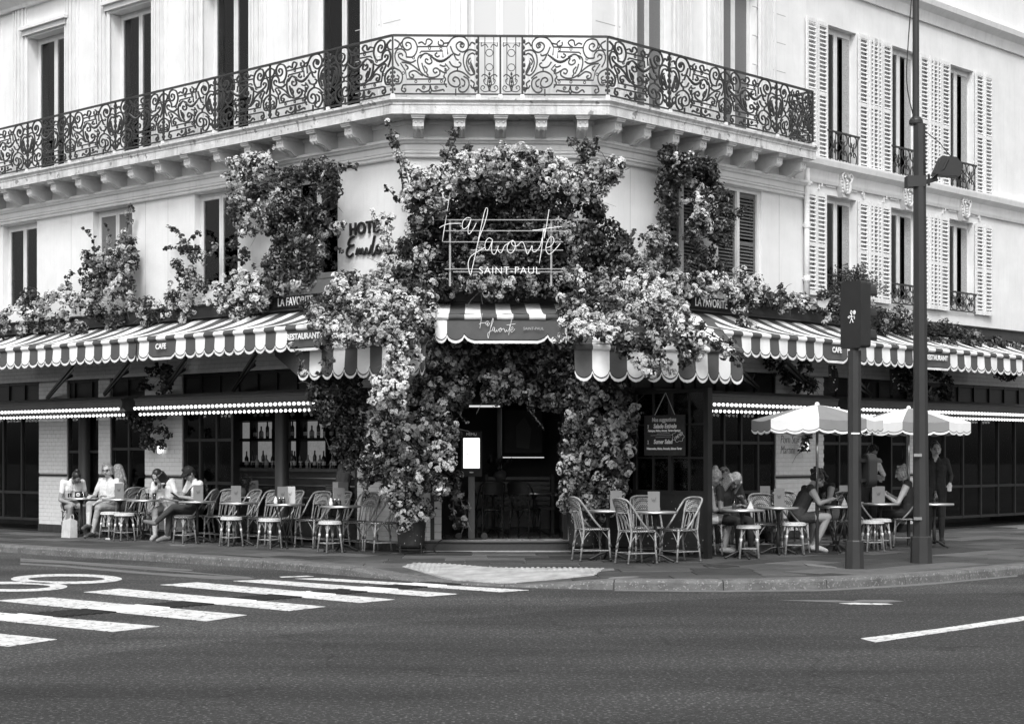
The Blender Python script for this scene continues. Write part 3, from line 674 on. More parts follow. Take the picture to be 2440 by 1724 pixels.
for i, c in enumerate((c1, c2, c3)):
    for (z0, z1) in (zlo, zup):
        casement('R', c[0], c[1], z0, z1, nb, .16, 2)
        cu = MB(); xa = c[1]-.34; n = 14
        for q in range(n):
            x0, x1 = xa+.24*q/n, xa+.24*(q+1)/n; cu.quad((x0, .09+.012*(q % 2), z0+.18), (x1, .09+.012*((q+1) % 2), z0+.18), (x1, .09+.012*((q+1) % 2), z1-.13), (x0, .09+.012*(q % 2), z1-.13))
        cu.build('curtain', m_lace, nb, FM['R'])
    # shutters: two leaves folded back on each side
    wl = .34
    for (z0, z1) in (zlo, zup):
        hgt = z1-z0-.02; fold = .5 if z0 > 6 else .08
        for k in (0, 1):
            louvre(nb, FM['R'] @ T(c[0]-.02-wl*(k+1)*math.cos(fold if k == 0 else .04), -.06-(wl*math.sin(fold) if k == 1 else 0)*0-.02*k, z0+.02), wl-.01, hgt, m_shut, .078, tilt=.38)
        for k in (0, 1):
            louvre(nb, FM['R'] @ T(c[1]+.02+wl*k, -.06-.02*k, z0+.02), wl-.01, hgt, m_shut, .078, tilt=.38)
    # carved keystone over the lower window, moulded panel behind it
    kx = (c[0]+c[1])/2; kz = zlo[1]
    ks = MB(); ks.prism([(-.10, 0), (.10, 0), (.17, .2), (.19, .40), (.12, .46), (-.12, .46), (-.19, .40), (-.17, .2)], 0, .12, lambda x, z, d: (kx+x, -d, kz+z-.02))
    for s_ in (-1, 1):
        ks.tube([(kx+s_*p[0], -.14, kz+p[1]) for p in catmull([(.02, .05), (.10, .12), (.12, .25), (.17, .36), (.11, .42), (.06, .37), (.10, .33)], 4)], .025, 5)
        for q in range(5): ks.ell((kx+s_*(.15-.01*q), -.11, kz+.32-.06*q), (.035, .04, .03), 6, 4)
    for q in range(6): ks.ell((kx-.07+.028*q, -.13, kz+.40+.03*math.sin(q)), (.03, .035, .045), 6, 4)
    for q in range(5): ks.ell((kx, -.14, kz+.06+.055*q), (.03, .03, .03), 6, 4)
    ks.build('carved_keystone', mat('keystone_stone', .55, .8, .15, 12), nb, FM['R'])
    fr = MB()
    for a, b, lo, hi, pj in ((c[0]-.25, c[1]+.25, kz+.06, kz+.66, .03), (c[0]-.18, c[1]+.18, kz+.12, kz+.60, .045)):
        fr.box(a, b, -pj, 0, hi-.03, hi); fr.box(a, a+.035, -pj-.004, 0, lo, hi-.03); fr.box(b-.035, b, -pj-.004, 0, lo, hi-.03)
    for sd_ in (-1, 1): fr.box(kx+sd_*.24-.02 if sd_ > 0 else c[0], c[1] if sd_ > 0 else kx-.22, -.03, 0, kz+.14, kz+.38)
    fr.build('moulded_panel', m_trim, nb, FM['R'])
    # iron window guards
    for (z0, z1), gh in ((zlo, .42), (zup, .62)):
        g = MB(); a, b = c; g.bar((a-.02, -.05, z0+gh), (b+.03, -.05, z0+gh), .04, .03); g.bar((a, -.05, z0+.05), (b, -.05, z0+.05), .02, .02)
        for cxq in ((a+b)/2-.32, (a+b)/2, (a+b)/2+.32):
            for t in (-1, 1):
                g.tube([(cxq+t*p[0], -.05, z0+.05+gh*p[1]) for p in catmull([(0, .02), (.12, .1), (.13, .3), (.06, .42), (.03, .33), (.07, .28)], 4)], .011, 4)
                g.tube([(cxq+t*p[0], -.05, z0+.05+gh*p[1]) for p in catmull([(0, .92), (.12, .85), (.13, .65), (.05, .55), (.03, .65), (.07, .7)], 4)], .011, 4)
            g.ell((cxq, -.06, z0+.05+gh*.5), (.04, .02, .06), 6, 5)
        for x in np.linspace(a+.02, b-.02, 5): g.tube([(x, -.05, z0+.05), (x, -.05, z0+gh)], .008, 4)
        g.build('window_guard', m_iron, nb, FM['R'])
# drainpipe between the two houses
dp = thing('drainpipe', 'pale painted drainpipe between the two houses, right of the balcony', 'drainpipe', FM['R'] @ T(5.85, -.09, 4))
p_ = MB(); p_.lathe([(.05, 3.95), (.05, 6.62)], n=12); p_.build('pipe', m_trim, dp, FM['R'] @ T(5.84, -.09, 0), True)
for z in (4.6, 5.55, 6.3):
    c_ = MB(); c_.lathe([(.06, 0), (.064, .02), (.064, .08), (.06, .1)], n=12); c_.box(-.02, .02, 0, .09, .03, .07); c_.build('collar', m_trim, dp, FM['R'] @ T(5.84, -.09, z), False)

# ================================================================== CAFE GROUND FLOOR (parts of the corner building)
def tiles(k, x0, x1, z0, z1, indiv, parent=bld, d=0.012, back=True):
    tw, thh, g = .15, .076, .004
    base = MB(); base.box(x0, x1, -d+.006, .25, z0, z1); base.build('tiled_pier', m_grout, parent, FM[k])
    tm = MB(); tm.bbox(-tw/2+g/2, tw/2-g/2, -.009, .004, 0, thh-g, .003); me = tm.mesh('tile', m_tile)
    big = MB(); z = z0; r_ = 0
    while z < z1-thh*.6:
        x = x0+(tw/2 if r_ % 2 else 0)
        if r_ % 2: spans = [(x0, x0+tw/2)]
        else: spans = []
        while x < x1-.02: spans.append((x, min(x+tw, x1))); x += tw
        for a, b in spans:
            if 1.075 < z+thh/2 < 1.125: continue
            if indiv and indiv[0] < z < indiv[1] and b-a > tw*.95:
                link('tile', me, parent, FM[k] @ T((a+b)/2, -d+rnd.uniform(-.0012, .0012), z) @ Matrix.Rotation(rnd.uniform(-.012, .012), 4, 'X') @ RZ(rnd.uniform(-.012, .012)))
            elif b-a > .02: big.bbox(a+g/2, b-g/2, -d-.008+rnd.uniform(-.001, .001), -d+.004, z, z+thh-g, .003)
        z += thh; r_ += 1
    if big.v: o = big.build('tiles', m_tile, parent, FM[k]); o['kind'] = 'stuff'
    if z0 < 1.0 < z1: bb = MB(); bb.box(x0, x1, -d-.012, -d+.006, 1.085, 1.115); bb.build('black_tile_band', m_tile_b, parent, FM[k])
tiles('L', -1.13, -.0, .15, 2.915, (.15, 1.35)); tiles('L', -6.88, -5.76, .15, 2.915, (.9, 2.2)); tiles('L', -8.36, -7.98, .15, 2.915, None)
tiles('L', -10.4, -9.42, .15, 2.915, None); tiles('C', -HW, -1.07, .15, 2.9, None); tiles('C', 1.07, HW, .15, 2.9, None)
tiles('R', 0, .45, .15, 2.915, None); tiles('R', 4.98, 6.5, .15, 2.915, None); tiles('R', 9.45, 10.2, .15, 2.915, None)
for k, a, b in (('L', -14.5, 0), ('R', 0, 15.5)): tiles(k, a, b, 2.92, 3.84, None)
for k, a, b in (('L', -1.14, 0), ('L', -6.89, -5.75), ('L', -10.4, -9.4), ('C', -1.43, -1.07), ('C', 1.07, 1.43), ('R', 0, .46), ('R', 4.97, 6.51), ('R', 9.44, 10.2)):
    p_ = MB(); p_.box(a, b, -.035, .2, 0, .15); x = a
    while x < b-.02: p_.bbox(x+.003, min(x+.10, b)-.003, -.042, -.03, .01, .145, .003); x += .10
    p_.build('plinth', m_plinth, bld, FM[k])
# lintel over the door, dark back wall of the entrance
w_ = MB(); w_.box(-HW, HW, .02, .3, 2.9, 3.86); w_.build('lintel', m_dark, bld, FM['C'])
# shopfront glazing and transoms
def shopfront(k, x0, x1, n, z0, z1, rows=(), glass=None, name='shopfront_window', y=.05, curtains=None):
    curtains = (name == 'shopfront_window') if curtains is None else curtains
    fr = MB(); t = .05; xs = np.linspace(x0, x1, n+1)
    for x in xs: fr.box(x-t/2, x+t/2, y-.04, y+.04, z0, z1)
    for a, b in zip(xs[:-1], xs[1:]):
        for z in (z0+.03, z1-.03)+tuple(rows): fr.box(a+t/2, b-t/2, y-.035, y+.035, z-.025, z+.025)
    o = fr.build(name, m_dark, bld, FM[k])
    for a, b in zip(xs[:-1], xs[1:]):
        g = MB(); g.box(a+t/2-.01, b-t/2+.01, y-.006, y+.006, z0+.04, z1-.04); g.build('pane', glass or m_glass, o, FM[k])
    if curtains:
        for a, b in zip(xs[:-1], xs[1:]):
            if rnd.random() < .3: continue
            wd = (b-a)*rnd.uniform(.25, .7); xs_ = a+.03+rnd.random()*(b-a-wd-.06); cu = MB(); nn_ = 10; dz_ = rnd.choice((0, 0, .5, .9))
            for i in range(nn_): xa, xb = xs_+wd*i/nn_, xs_+wd*(i+1)/nn_; cu.quad((xa, y+.12+.02*(i % 2), z0+dz_), (xb, y+.12+.02*((i+1) % 2), z0+dz_), (xb, y+.12+.02*((i+1) % 2), z1-.05), (xa, y+.12+.02*(i % 2), z1-.05))
            cu.build('curtain', mat('cafe_curtain', .13, .9, .4, 9), o, FM[k])
    return o
m_trans = mat('transom_panel', .016, .4, .1, 4)
for k, a, b, n in (('L', -14.5, -6.88, 13), ('L', -5.76, -1.13, 9), ('R', .45, 4.98, 8), ('R', 6.5, 9.45, 6), ('R', 10.2, 15.4, 8)): shopfront(k, a, b, n, 2.42, 2.92, glass=m_trans, name='transom')
shopfront('L', -9.42, -8.36, 2, .2, 2.42, (.75, 1.55)); shopfront('L', -7.98, -6.88, 2, .2, 2.42, (.75, 1.6)); shopfront('L', -14.5, -10.4, 6, .2, 2.42, (.75,))
shopfront('L', -5.76, -4.33, 3, .55, 2.42, (1.0, 1.75)); 
shopfront('R', 3.0, 4.98, 4, .2, 2.42, (.85, 1.7)); shopfront('R', 6.5, 8.2, 3, .2, 2.42, (.85, 1.7)); shopfront('R', 8.9, 9.45, 1, .2, 2.42, (.85, 1.7)); shopfront('R', 10.2, 15.4, 7, .2, 2.42, (.85,))
for k, a, b in (('L', -4.36, -4.30), ('L', -1.19, -1.13), ('R', .45, .51), ('R', 2.94, 3.0)):
    p_ = MB(); p_.box(a, b, -.02, .12, .02, 2.42); p_.build('door_frame', m_dark, bld, FM[k])
# round iron columns
for k, x, r_ in (('L', -8.82, .115), ('L', -3.0, .12), ('R', 1.75, .10)):
    p_ = MB(); p_.lathe([(r_*1.3, 0), (r_*1.3, .08), (r_, .14), (r_*.95, 2.4), (r_*1.2, 2.5)], n=20); p_.build('column', mat('column_paint', .03, .4, .1, 4), bld, FM[k] @ T(x, -.02, 0), True)

# planter beam above the awnings: riveted steel channel that runs round the corner
sweep([(.06, 3.83), (.44, 3.83), (.44, 3.852), (.41, 3.852), (.41, 4.04), (.45, 4.04), (.45, 4.065), (.38, 4.065), (.38, 3.87), (.06, 3.87)], 'planter_beam', m_beam, sr=15.5)
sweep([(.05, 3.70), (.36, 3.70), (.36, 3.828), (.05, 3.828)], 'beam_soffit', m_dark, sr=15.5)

# ------------------------------------------------------------------ entrance step, door recess and interior
st = MB(); st.box(-1.16, 1.20, -.14, .35, 0, .135); st.build('doorstep', m_plinth, bld, FM['C'])
st = MB(); st.prism([(-.17, .135), (-.185, .15), (-.17, .168), (.35, .168), (.35, .135)], -1.18, 1.22, lambda y, z, x: (x, y, z)); st.build('step_nosing', mat('step_nosing', .07, .35, .2, 6), bld, FM['C'])
tm = MB(); tm.bbox(-.06, .06, -.012, .0, 0, .12, .003); tme = tm.mesh('step_tile', mat('step_tile', .05, .25, .2, 10))
for i in range(19): link('step_tile', tme, bld, FM['C'] @ T(-1.09+.1235*i, -.14, .008))
st = MB(); st.box(-1.2, 1.24, -.21, -.15, 0, .018); st.build('step_edging', mat('step_edging', .33, .7, .2, 10), bld, FM['C'])
# mosaic threshold with dark letters
th = MB(); th.box(-1.06, 1.08, -.13, .34, .169, .174); thr = th.build('threshold_mosaic', mat('threshold_mosaic', .30, .4, .2, 60, .2, 120), bld, FM['C'])

def text(s, size, m, parent, M, name='lettering', ext=.003, align='CENTER', shear=0., xs=1., bold=0., spc=1.):
    c = bpy.data.curves.new(name, 'FONT'); c.body = s; c.size = size; c.align_x = align; c.align_y = 'CENTER'; c.extrude = ext; c.shear = shear; c.offset = bold; c.space_character = spc; c.resolution_u = 3
    t = bpy.data.objects.new('tmp_text', c); COL.objects.link(t)
    dg = bpy.context.evaluated_depsgraph_get(); dg.update(); me = bpy.data.meshes.new_from_object(t.evaluated_get(dg)); me.name = name
    bpy.data.objects.remove(t); bpy.data.curves.remove(c)
    me.materials.clear(); me.materials.append(m)
    me.transform(Matrix.Diagonal((xs, 1, 1, 1)))
    return link(name, me, parent, M)
UP = Matrix.Rotation(R(90), 4, 'X')       # lettering stands upright, facing -y
text('FAVORITE', .30, m_letter_k, thr, FM['C'] @ T(.07, .03, .1755) @ Matrix.Diagonal((1, 1, .5, 1)), ext=.001, xs=.85, spc=1.1, bold=.004)

# entrance hall: checker floor, back wall, bench, table, chair, pictures
hall = MB(); hall.box(-1.6, 1.9, 4.6, 4.7, 0, 3.0); hall.add([(-1.07, .31, 2.95), (1.12, .31, 2.95), (1.3, 2.2, 2.95), (1.9, 4.6, 2.95), (-1.6, 4.6, 2.95), (-.85, 2.3, 2.95)], [(0,1,2,3,4,5)])
for pp in (((-1.07, .31), (-.85, 2.3), (-1.6, 4.6)), ((1.12, .31), (1.3, 2.2), (1.9, 4.6))):
    for a_, b_ in zip(pp[:-1], pp[1:]): hall.quad((*a_, 0), (*b_, 0), (*b_, 3), (*a_, 3))
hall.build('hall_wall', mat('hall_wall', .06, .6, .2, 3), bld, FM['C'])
fl = MB(); n = 0
for i in range(-6, 8):
    for j in range(15):
        if abs(i*.28-.1) > .9+j*.06: continue
        fl.mat((i+j) % 2); fl.box(i*.28-.138, i*.28+.138, .37+j*.28, .37+j*.28+.276, .1, .16)
fl.build('checker_floor', [mat('floor_white', .30, .2, .1, 8), mat('floor_black', .02, .2)], bld, FM['C'])
pl = MB(); pl.box(-.35, 1.06, 4.5, 4.58, .16, 1.0); pl.build('hall_tiles', mat('hall_tiles', .28, .3, .15, 9), bld, FM['C'])
# door leaf folded open on the right, dark jambs
dl = MB(); dl.box(1.0, 1.06, .12, .9, .17, 2.5); dl.box(.985, 1.0, .2, .82, .3, 1.1); dl.build('door', m_dark, bld, FM['C'])
dl = MB(); dl.box(-1.07, -1.01, .1, .28, .17, 2.9); dl.box(1.06, 1.12, .1, .2, .17, 2.9); dl.build('door_frame', m_dark, bld, FM['C'])
dl = MB()
for i in range(12):
    for r_ in range(2): dl.bbox(-1.02+0*i, -.90, .3+.15*r_+.003, .44+.15*r_, .17+.12*i, .285+.12*i, .003)
o = dl.build('tiles', m_tile, bld, FM['C']); o['kind'] = 'stuff'

# bar room behind the open bay of the left wing
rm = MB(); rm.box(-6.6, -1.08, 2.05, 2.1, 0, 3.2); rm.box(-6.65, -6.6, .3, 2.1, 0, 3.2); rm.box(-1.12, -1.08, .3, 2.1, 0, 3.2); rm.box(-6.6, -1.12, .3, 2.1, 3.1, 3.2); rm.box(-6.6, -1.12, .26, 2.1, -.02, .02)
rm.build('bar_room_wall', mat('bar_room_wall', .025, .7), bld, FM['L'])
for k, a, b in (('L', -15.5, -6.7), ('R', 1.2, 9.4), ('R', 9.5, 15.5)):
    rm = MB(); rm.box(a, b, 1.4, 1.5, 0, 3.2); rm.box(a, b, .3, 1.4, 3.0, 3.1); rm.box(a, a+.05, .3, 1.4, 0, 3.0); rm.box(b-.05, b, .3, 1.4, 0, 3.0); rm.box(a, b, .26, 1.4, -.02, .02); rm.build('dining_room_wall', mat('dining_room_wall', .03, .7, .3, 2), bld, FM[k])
# ================================================================== AWNINGS
m_val = [m_aw_d, m_aw_w]
def lerp(a, b, t): return a+(b-a)*t
def awning(label, front, back, zf, zb, stripe, items, vh, first=0, phase=0., arms=(), gusset=(False, False), logo=None, rollfirst=None, topfirst=None):
    front = [np.array(p, float) for p in front]; back = [np.array(p, float) for p in back]
    sl = [np.linalg.norm(b-a) for a, b in zip(front[:-1], front[1:])]; cs = np.concatenate([[0], np.cumsum(sl)]); Lt = cs[-1]
    def at(P, s):
        s = min(max(s, 0), Lt); i = min(int(np.searchsorted(cs, s, 'right'))-1, len(sl)-1); t = (s-cs[i])/sl[i]; return lerp(P[i], P[i+1], t)
    def nrm(s):
        a, b = at(front, s-.02), at(front, s+.02); t = b-a; t = t/np.linalg.norm(t); return np.array([t[1], -t[0]])
    c0 = at(front, Lt/2); root = thing('awning', label, 'awning', T(c0[0], c0[1], zf), 'striped awnings over the terrace')
    top = MB(); roll = MB(); edges = [0.]; s = phase if phase > 0 else stripe
    while s < Lt-.01: edges.append(s); s += stripe
    edges.append(Lt)
    for i, (a, b) in enumerate(zip(edges[:-1], edges[1:])):
        top.mat((i+first) % 2); roll.mat((i+first) % 2)
        for p, q in zip(np.linspace(a, b, 3)[:-1], np.linspace(a, b, 3)[1:]):
            for j in range(6):
                t0, t1 = j/6, (j+1)/6
                def pt(s_, t): xy = lerp(at(back, s_), at(front, s_), t); z = lerp(zb, zf+.045, t)-.10*math.sin(math.pi*t)*.5+.006*math.sin(s_*9+t*4); return (xy[0], xy[1], z)
                top.quad(pt(p, t0), pt(q, t0), pt(q, t1), pt(p, t1))
            for j in range(7):
                th0, th1 = R(100-40*j), R(100-40*(j+1))
                def rp(s_, th): xy = at(front, s_)+nrm(s_)*.04*math.cos(th); return (xy[0], xy[1], zf+.042*math.sin(th)+.003*math.sin(s_*23))
                roll.quad(rp(p, th0), rp(q, th0), rp(q, th1), rp(p, th1))
    top.build('canopy_canvas', m_val, root, I4, True); roll.build('front_roll', m_val, root, I4, True)
    val = MB(); pip = MB(); fri = MB(); txts = []; s = 0.
    for it in items:
        w_, tone = it[0], it[1]; val.mat(0 if tone == 'd' else 1); a, b = s, min(s+w_, Lt); s += w_
        if a >= Lt: break
        n = 10 if w_ < .5 else 24; flat = w_ > .5
        pts = []
        for i in range(n+1):
            t = i/n; ss = lerp(a, b, t); e = min(t, 1-t)*w_
            dip = min(1., e/.13)**.6 if flat else math.sin(math.pi*t)**.55
            wv = .012*math.sin(ss*7.3)+.006*math.sin(ss*19); xy = at(front, ss); nn = nrm(ss)
            zt, zbm = zf-.03, zf-vh*(.74+.26*dip)
            def PP(z, o=0.): k_ = (zt-z)/vh; q_ = xy+nn*(wv*k_+.012*k_+o); return (q_[0], q_[1], z)
            pts.append((PP(zt), PP((zt+zbm)/2), PP(zbm), PP(zbm+.012, .004), PP(zbm-.006, .004), PP(zbm-.007, .003), PP(zbm-.045-.004*(i % 2), .003)))
        for p, q in zip(pts[:-1], pts[1:]):
            val.quad(p[0], q[0], q[1], p[1]); val.quad(p[1], q[1], q[2], p[2]); pip.quad(p[3], q[3], q[4], p[4]); fri.quad(p[5], q[5], q[6], p[6])
        if len(it) > 2: txts.append((it[2], (a+b)/2))
    vo = val.build('valance', m_val, root, I4, True); pip.build('piping', m_black_trim, vo, I4); fri.build('fringe', m_fringe, vo, I4)
    for tx, sm in txts:
        xy = at(front, sm); nn = nrm(sm); xy = xy+nn*.04; M = T(xy[0], xy[1], zf-vh*.45) @ RZ(math.atan2(nn[1], nn[0])+R(90)) @ UP
        if tx == 'LOGO': logo(vo, xy, nn, zf-vh*.45)
        else: text(tx, .125, m_letter_w, vo, M, bold=.004, ext=.002)
    for e, (g, sx) in enumerate(zip(gusset, (0., Lt))):
        if g:
            f_, b_ = at(front, sx), at(back, sx); mb = MB(); mb.add([(f_[0], f_[1], zf), (b_[0], b_[1], zb-.02), (lerp(b_[0], f_[0], .25), lerp(b_[1], f_[1], .25), zb-.25-vh), (f_[0], f_[1], zf-vh*.95)], [(0,1,2,3)])
            mb.build('end_panel', m_aw_d, root, I4)
    for a, b in arms:
        mb = MB(); mb.bar(a, b, .05, .05); a2, b2 = Vector(a), Vector(b); off = Vector((0, 0, -.09)); mb.bar(a2+off, b2+off*.4, .03, .03); el = a2.lerp(b2, .45)
        d_ = (b2-a2); d_.z = 0; d_.normalize(); mb.bar(el, el-d_*.0+Vector((.35*abs(d_.x), .25, .10)), .07, .05); mb.build('folding_arm', m_dark, root, I4)
    bar = MB(); P = [(*at(front, s_), zf) for s_ in np.linspace(0, Lt, len(front)*2-1)]
    for a, b in zip(P[:-1], P[1:]): bar.bar(a, b, .05, .05)
    bar.build('front_bar', m_dark, root, I4)
    return root
w2 = lambda k, x, y, z=None: (lambda p: (p.x, p.y) if z is None else (p.x, p.y, p.z))(fw(k, x, y, z or 0))
SW = .256
def alt(n, t): return [(SW, 'dw'[(i+('dw'.index(t))) % 2]) for i in range(n)]
def armpx(k, a, b): xa, za = fpx(k, a[0], a[1], 1.42); xb, zb_ = fpx(k, b[0], b[1], .1); return (w2(k, xa, -1.42, za), w2(k, xb, -.1, zb_))
ZF, ZBK = 3.42, 3.80
xa, xb = -5.0, -.25
awning('long striped awning lettered CAFE over the bulb-lit bar front', [w2('L', xa, -1.5), w2('L', xb, -1.5)], [w2('L', xa, -.37), w2('L', xb, -.37)], ZF, ZBK, SW,
       [(.07, 'd'), (.27, 'w'), (.76, 'd', 'CAFE')]+alt(11, 'w')+[(1.1, 'd', 'RESTAURANT'), (.3, 'w')], .31, 0, .07, [armpx('L', (611, 840), (556, 928)), armpx('L', (443, 852), (388, 936))], (False, True))
L1 = [(.22, 'd')]+alt(30, 'w'); tot = 8.2; acc = []; s_ = 0
for it in L1:
    if s_+it[0] > tot: break
    acc.append(it); s_ += it[0]
acc = acc[::-1]; tot = s_
awning('striped awning beside the CAFE one at the street end of the terrace', [w2('L', -5.03-tot, -1.5), w2('L', -5.03, -1.5)], [w2('L', -5.03-tot, -.37), w2('L', -5.03, -.37)], ZF, ZBK, SW, acc, .31, 0 if acc[0][1] == 'd' else 1, 0, [armpx('L', (308, 860), (249, 938)), armpx('L', (175, 868), (112, 948))])
xc = xR(1960, 800, 1.5); x0 = xc-13*SW
awning('striped awning lettered CAFE above the parasols', [w2('R', x0, -1.5), w2('R', xR(2040, 800, 1.5), -1.5)], [w2('R', x0, -.37), w2('R', xR(2040, 800, 1.5), -.37)], ZF-.03, ZBK, SW,
       alt(13, 'w')[:13]+[(.76, 'd', 'CAFE'), (SW, 'w')], .31, 1, 0, [armpx('R', (1872, 857), (1932, 924)), armpx('R', (1770, 886), (1807, 924))], (True, False))
x0 = xR(2045, 800, 1.5); n = 8
awning('striped awning starting behind the traffic light', [w2('R', x0, -1.5), w2('R', 14.5, -1.5)], [w2('R', x0, -.37), w2('R', 14.5, -.37)], ZF-.03, ZBK, SW,
       alt(8, 'd')+[(1.1, 'd', 'RESTAURANT')]+alt(24, 'w'), .31, 0, 0, [armpx('R', (2047, 911), (2076, 941)), armpx('R', (2195, 920), (2225, 948))])

# the hand-written logo: strokes shared by the neon sign and the awning print
LOGO = [[(258,405),(190,830)], [(165,715),(200,695),(255,680),(350,678)], [(428,632),(395,632),(365,660),(357,705),(375,725),(408,695),(430,645)], [(432,640),(408,720),(408,760),(420,765),(450,725),(475,675)],
 [(545,880),(480,920),(430,955),(408,1010),(413,1070),(428,1108),(445,1040),(470,930),(490,830),(520,690),(540,600),(555,552),(570,552),(570,580),(560,630),(535,710),(500,800),(478,890)],
 [(612,815),(585,800),(560,820),(548,860),(555,900),(580,895),(605,840),(612,815),(603,890),(612,930),(632,935),(652,895),(663,865),(655,890),(670,920),(690,918),(712,868),(735,852)],
 [(735,852),(765,828),(785,818),(760,832),(740,860),(735,895),(752,925),(780,920),(802,880),(800,840),(783,824),(772,845),(790,868),(820,866),(848,838),(866,836),(880,862),(893,905),(905,935),(922,910),(945,865)],
 [(945,868),(948,905),(962,918),(985,905),(1012,868),(1030,800)], [(955,835),(957,838)], [(1087,560),(1075,640),(1058,740),(1046,802)], [(1046,802),(1052,740),(1040,725)], [(1040,728),(1026,880),(1005,1015)], [(948,735),(1000,732),(1080,718),(1197,703)],
 [(1065,882),(1100,870),(1128,830),(1120,795),(1098,792),(1072,835),(1060,890),(1072,925),(1095,935),(1135,900),(1182,845)]]
def awlogo(parent, xy, nn, z):
    ang = math.atan2(nn[1], nn[0])+R(90); mb = MB(); sc = .53/1030
    for s_ in LOGO: mb.tube([((p[0]-680)*sc-.13, -.004, (800-p[1])*sc) for p in catmull(s_, 3)], .0032, 4)
    mb.build('lettering', m_letter_w, parent, T(xy[0], xy[1], z) @ RZ(ang)); text('SAINT-PAUL', .055, mat('faded_lettering', .38, .7), parent, T(xy[0], xy[1], z) @ RZ(ang) @ T(.40, -.004, -.02) @ UP, ext=.002)
awning('short striped awning with handwritten logo over the flower-covered door', [w2('C', -.98, -1.66), w2('C', .94, -1.66)], [w2('C', -.94, -.40), w2('C', .90, -.40)], 3.50, 3.80, .236,
       [(.17, 'w'), (.25, 'd'), (1.22, 'd', 'LOGO'), (.25, 'd'), (.1, 'w')], .34, 1, .19, (), (True, True), awlogo)
A_ = np.array([-1.044, 25.0]); B_ = A_+2.8*np.array([-.7266, .687])
awning('low striped awning half buried in flowers left of the door', [B_, A_], [w2('L', -2.9, -.40), w2('L', -.0, -.40)], 3.11, 3.78, .27, [(.27, 'dw'[i % 2]) for i in range(11)], .44, 0, 0, (), (True, True))
awning('low striped awning draped with flowers right of the door', [(1.02, 23.9), (2.73, 24.47), (3.46, 25.07)], [w2('C', 1.3, -.40), w2('R', 1.0, -.40), w2('R', 2.5, -.40)], 2.96, 3.78, .257,
       [(.257, 'dw'[i % 2]) for i in range(7)]+[(.236, 'wd'[i % 2]) for i in range(4)], .42, 0, 0, [((2.5, 24.5, 2.9), w2('R', 2.2, -.1, 2.6)), ((3.4, 25.15, 2.85), w2('R', 3.4, -.1, 2.6))], (True, True))

# ================================================================== BULB-LIT MARQUEE CANOPIES
bl = MB(); bl.ell((0, 0, 0), .028, 10, 7); bulb_me = bl.mesh('bulb', m_bulb, True)
def marquee(label, k, x0, x1, gap=()):
    xm = (x0+x1)/2; root = thing('marquee_canopy', label, 'canopy', FM[k] @ T(xm, -.5, 2.25), 'marquee canopies edged with bulbs')
    b = MB(); b.prism([(.02, 2.26), (.80, 2.26), (.84, 2.30), (.88, 2.32), (.88, 2.43), (.90, 2.44), (.90, 2.46), (.72, 2.53), (.02, 2.55)], x0, x1, lambda d, z, x: (x, -d, z)); b.build('canopy_box', mat('canopy_paint', .038, .38, .2, 3, .1, 50, streak=.25), root, FM[k])
    t = MB(); t.box(x0-.01, x1+.01, -.905, -.885, 2.325, 2.335); t.box(x0-.012, x1+.012, -.91, -.70, 2.462, 2.475); t.build('canopy_trim', m_dark, root, FM[k])
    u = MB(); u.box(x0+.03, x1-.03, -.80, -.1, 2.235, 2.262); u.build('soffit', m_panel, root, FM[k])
    r_ = MB(); r_.box(x0, x1, -.905, -.882, 2.295, 2.326); r_.build('socket_rail', m_dark, root, FM[k])
    n = int((x1-x0-.1)/.116)
    for i in range(n+1):
        x = x0+.06+(x1-x0-.12)*i/n
        link('bulb', bulb_me, root, FM[k] @ T(x, -.925, 2.298)); link('bulb', bulb_me, root, FM[k] @ T(x+.04, -.84, 2.195) @ Matrix.Scale(.92, 4))
    return root
marquee('bulb-edged canopy at the street end, over the woman in a light polo shirt', 'L', -14, -6.34)
marquee('long bulb-edged canopy over the open bar window', 'L', -5.95, -.62)
marquee('bulb-edged canopy behind the chalkboard screen and parasol', 'R', .6, 5.62)
marquee('bulb-edged canopy behind the lamp post at the right', 'R', 6.2, 14.5)

# ================================================================== NEON SIGN, WALL LETTERING
ZS = lambda p, Y: ypx(1000+p[0]/3.526, 340+p[1]/3.526, Y)
ns = thing('neon_sign', 'white neon handwritten sign on a bar frame in front of flowers', 'sign', T(0, 26.0, 4.1))
fr = MB()
for y, a, b in ((648, 125, 1205), (740, 200, 1205), (833, 195, 1205), (902, 430, 1205), (1060, 210, 1205), (1085, 280, 1205)): fr.bar(ZS((a, y), 26.06), ZS((b, y), 26.06), .012, .014)
for x in (255, 1105): fr.bar(ZS((x, 648), 26.10), ZS((x, 1205), 26.10), .028, .028)
fr.build('sign_frame', mat('sign_frame', .30, .5), ns, I4)
for s_ in LOGO:
    mb = MB(); mb.tube([ZS(p, 26.0) for p in catmull(s_, 5)], .0055, 6); mb.build('neon_tube', m_neon, ns, I4, True)
tp = ZS((755, 1075), 26.0); text('SAINT-PAUL', .152, m_letter_w, ns, T(*tp) @ UP, ext=.006, spc=1.12, xs=1.0, bold=-.002)
ht = thing('hotel_lettering', 'raised black HOTEL lettering with script name on the white wall', 'sign', FM['L'] @ T(-.96, -.03, 4.6))
text('HOTEL', .265, m_letter_k, ht, FM['L'] @ T(-.90, -.035, 5.075) @ UP, ext=.012, bold=.008, xs=.94, spc=1.05)
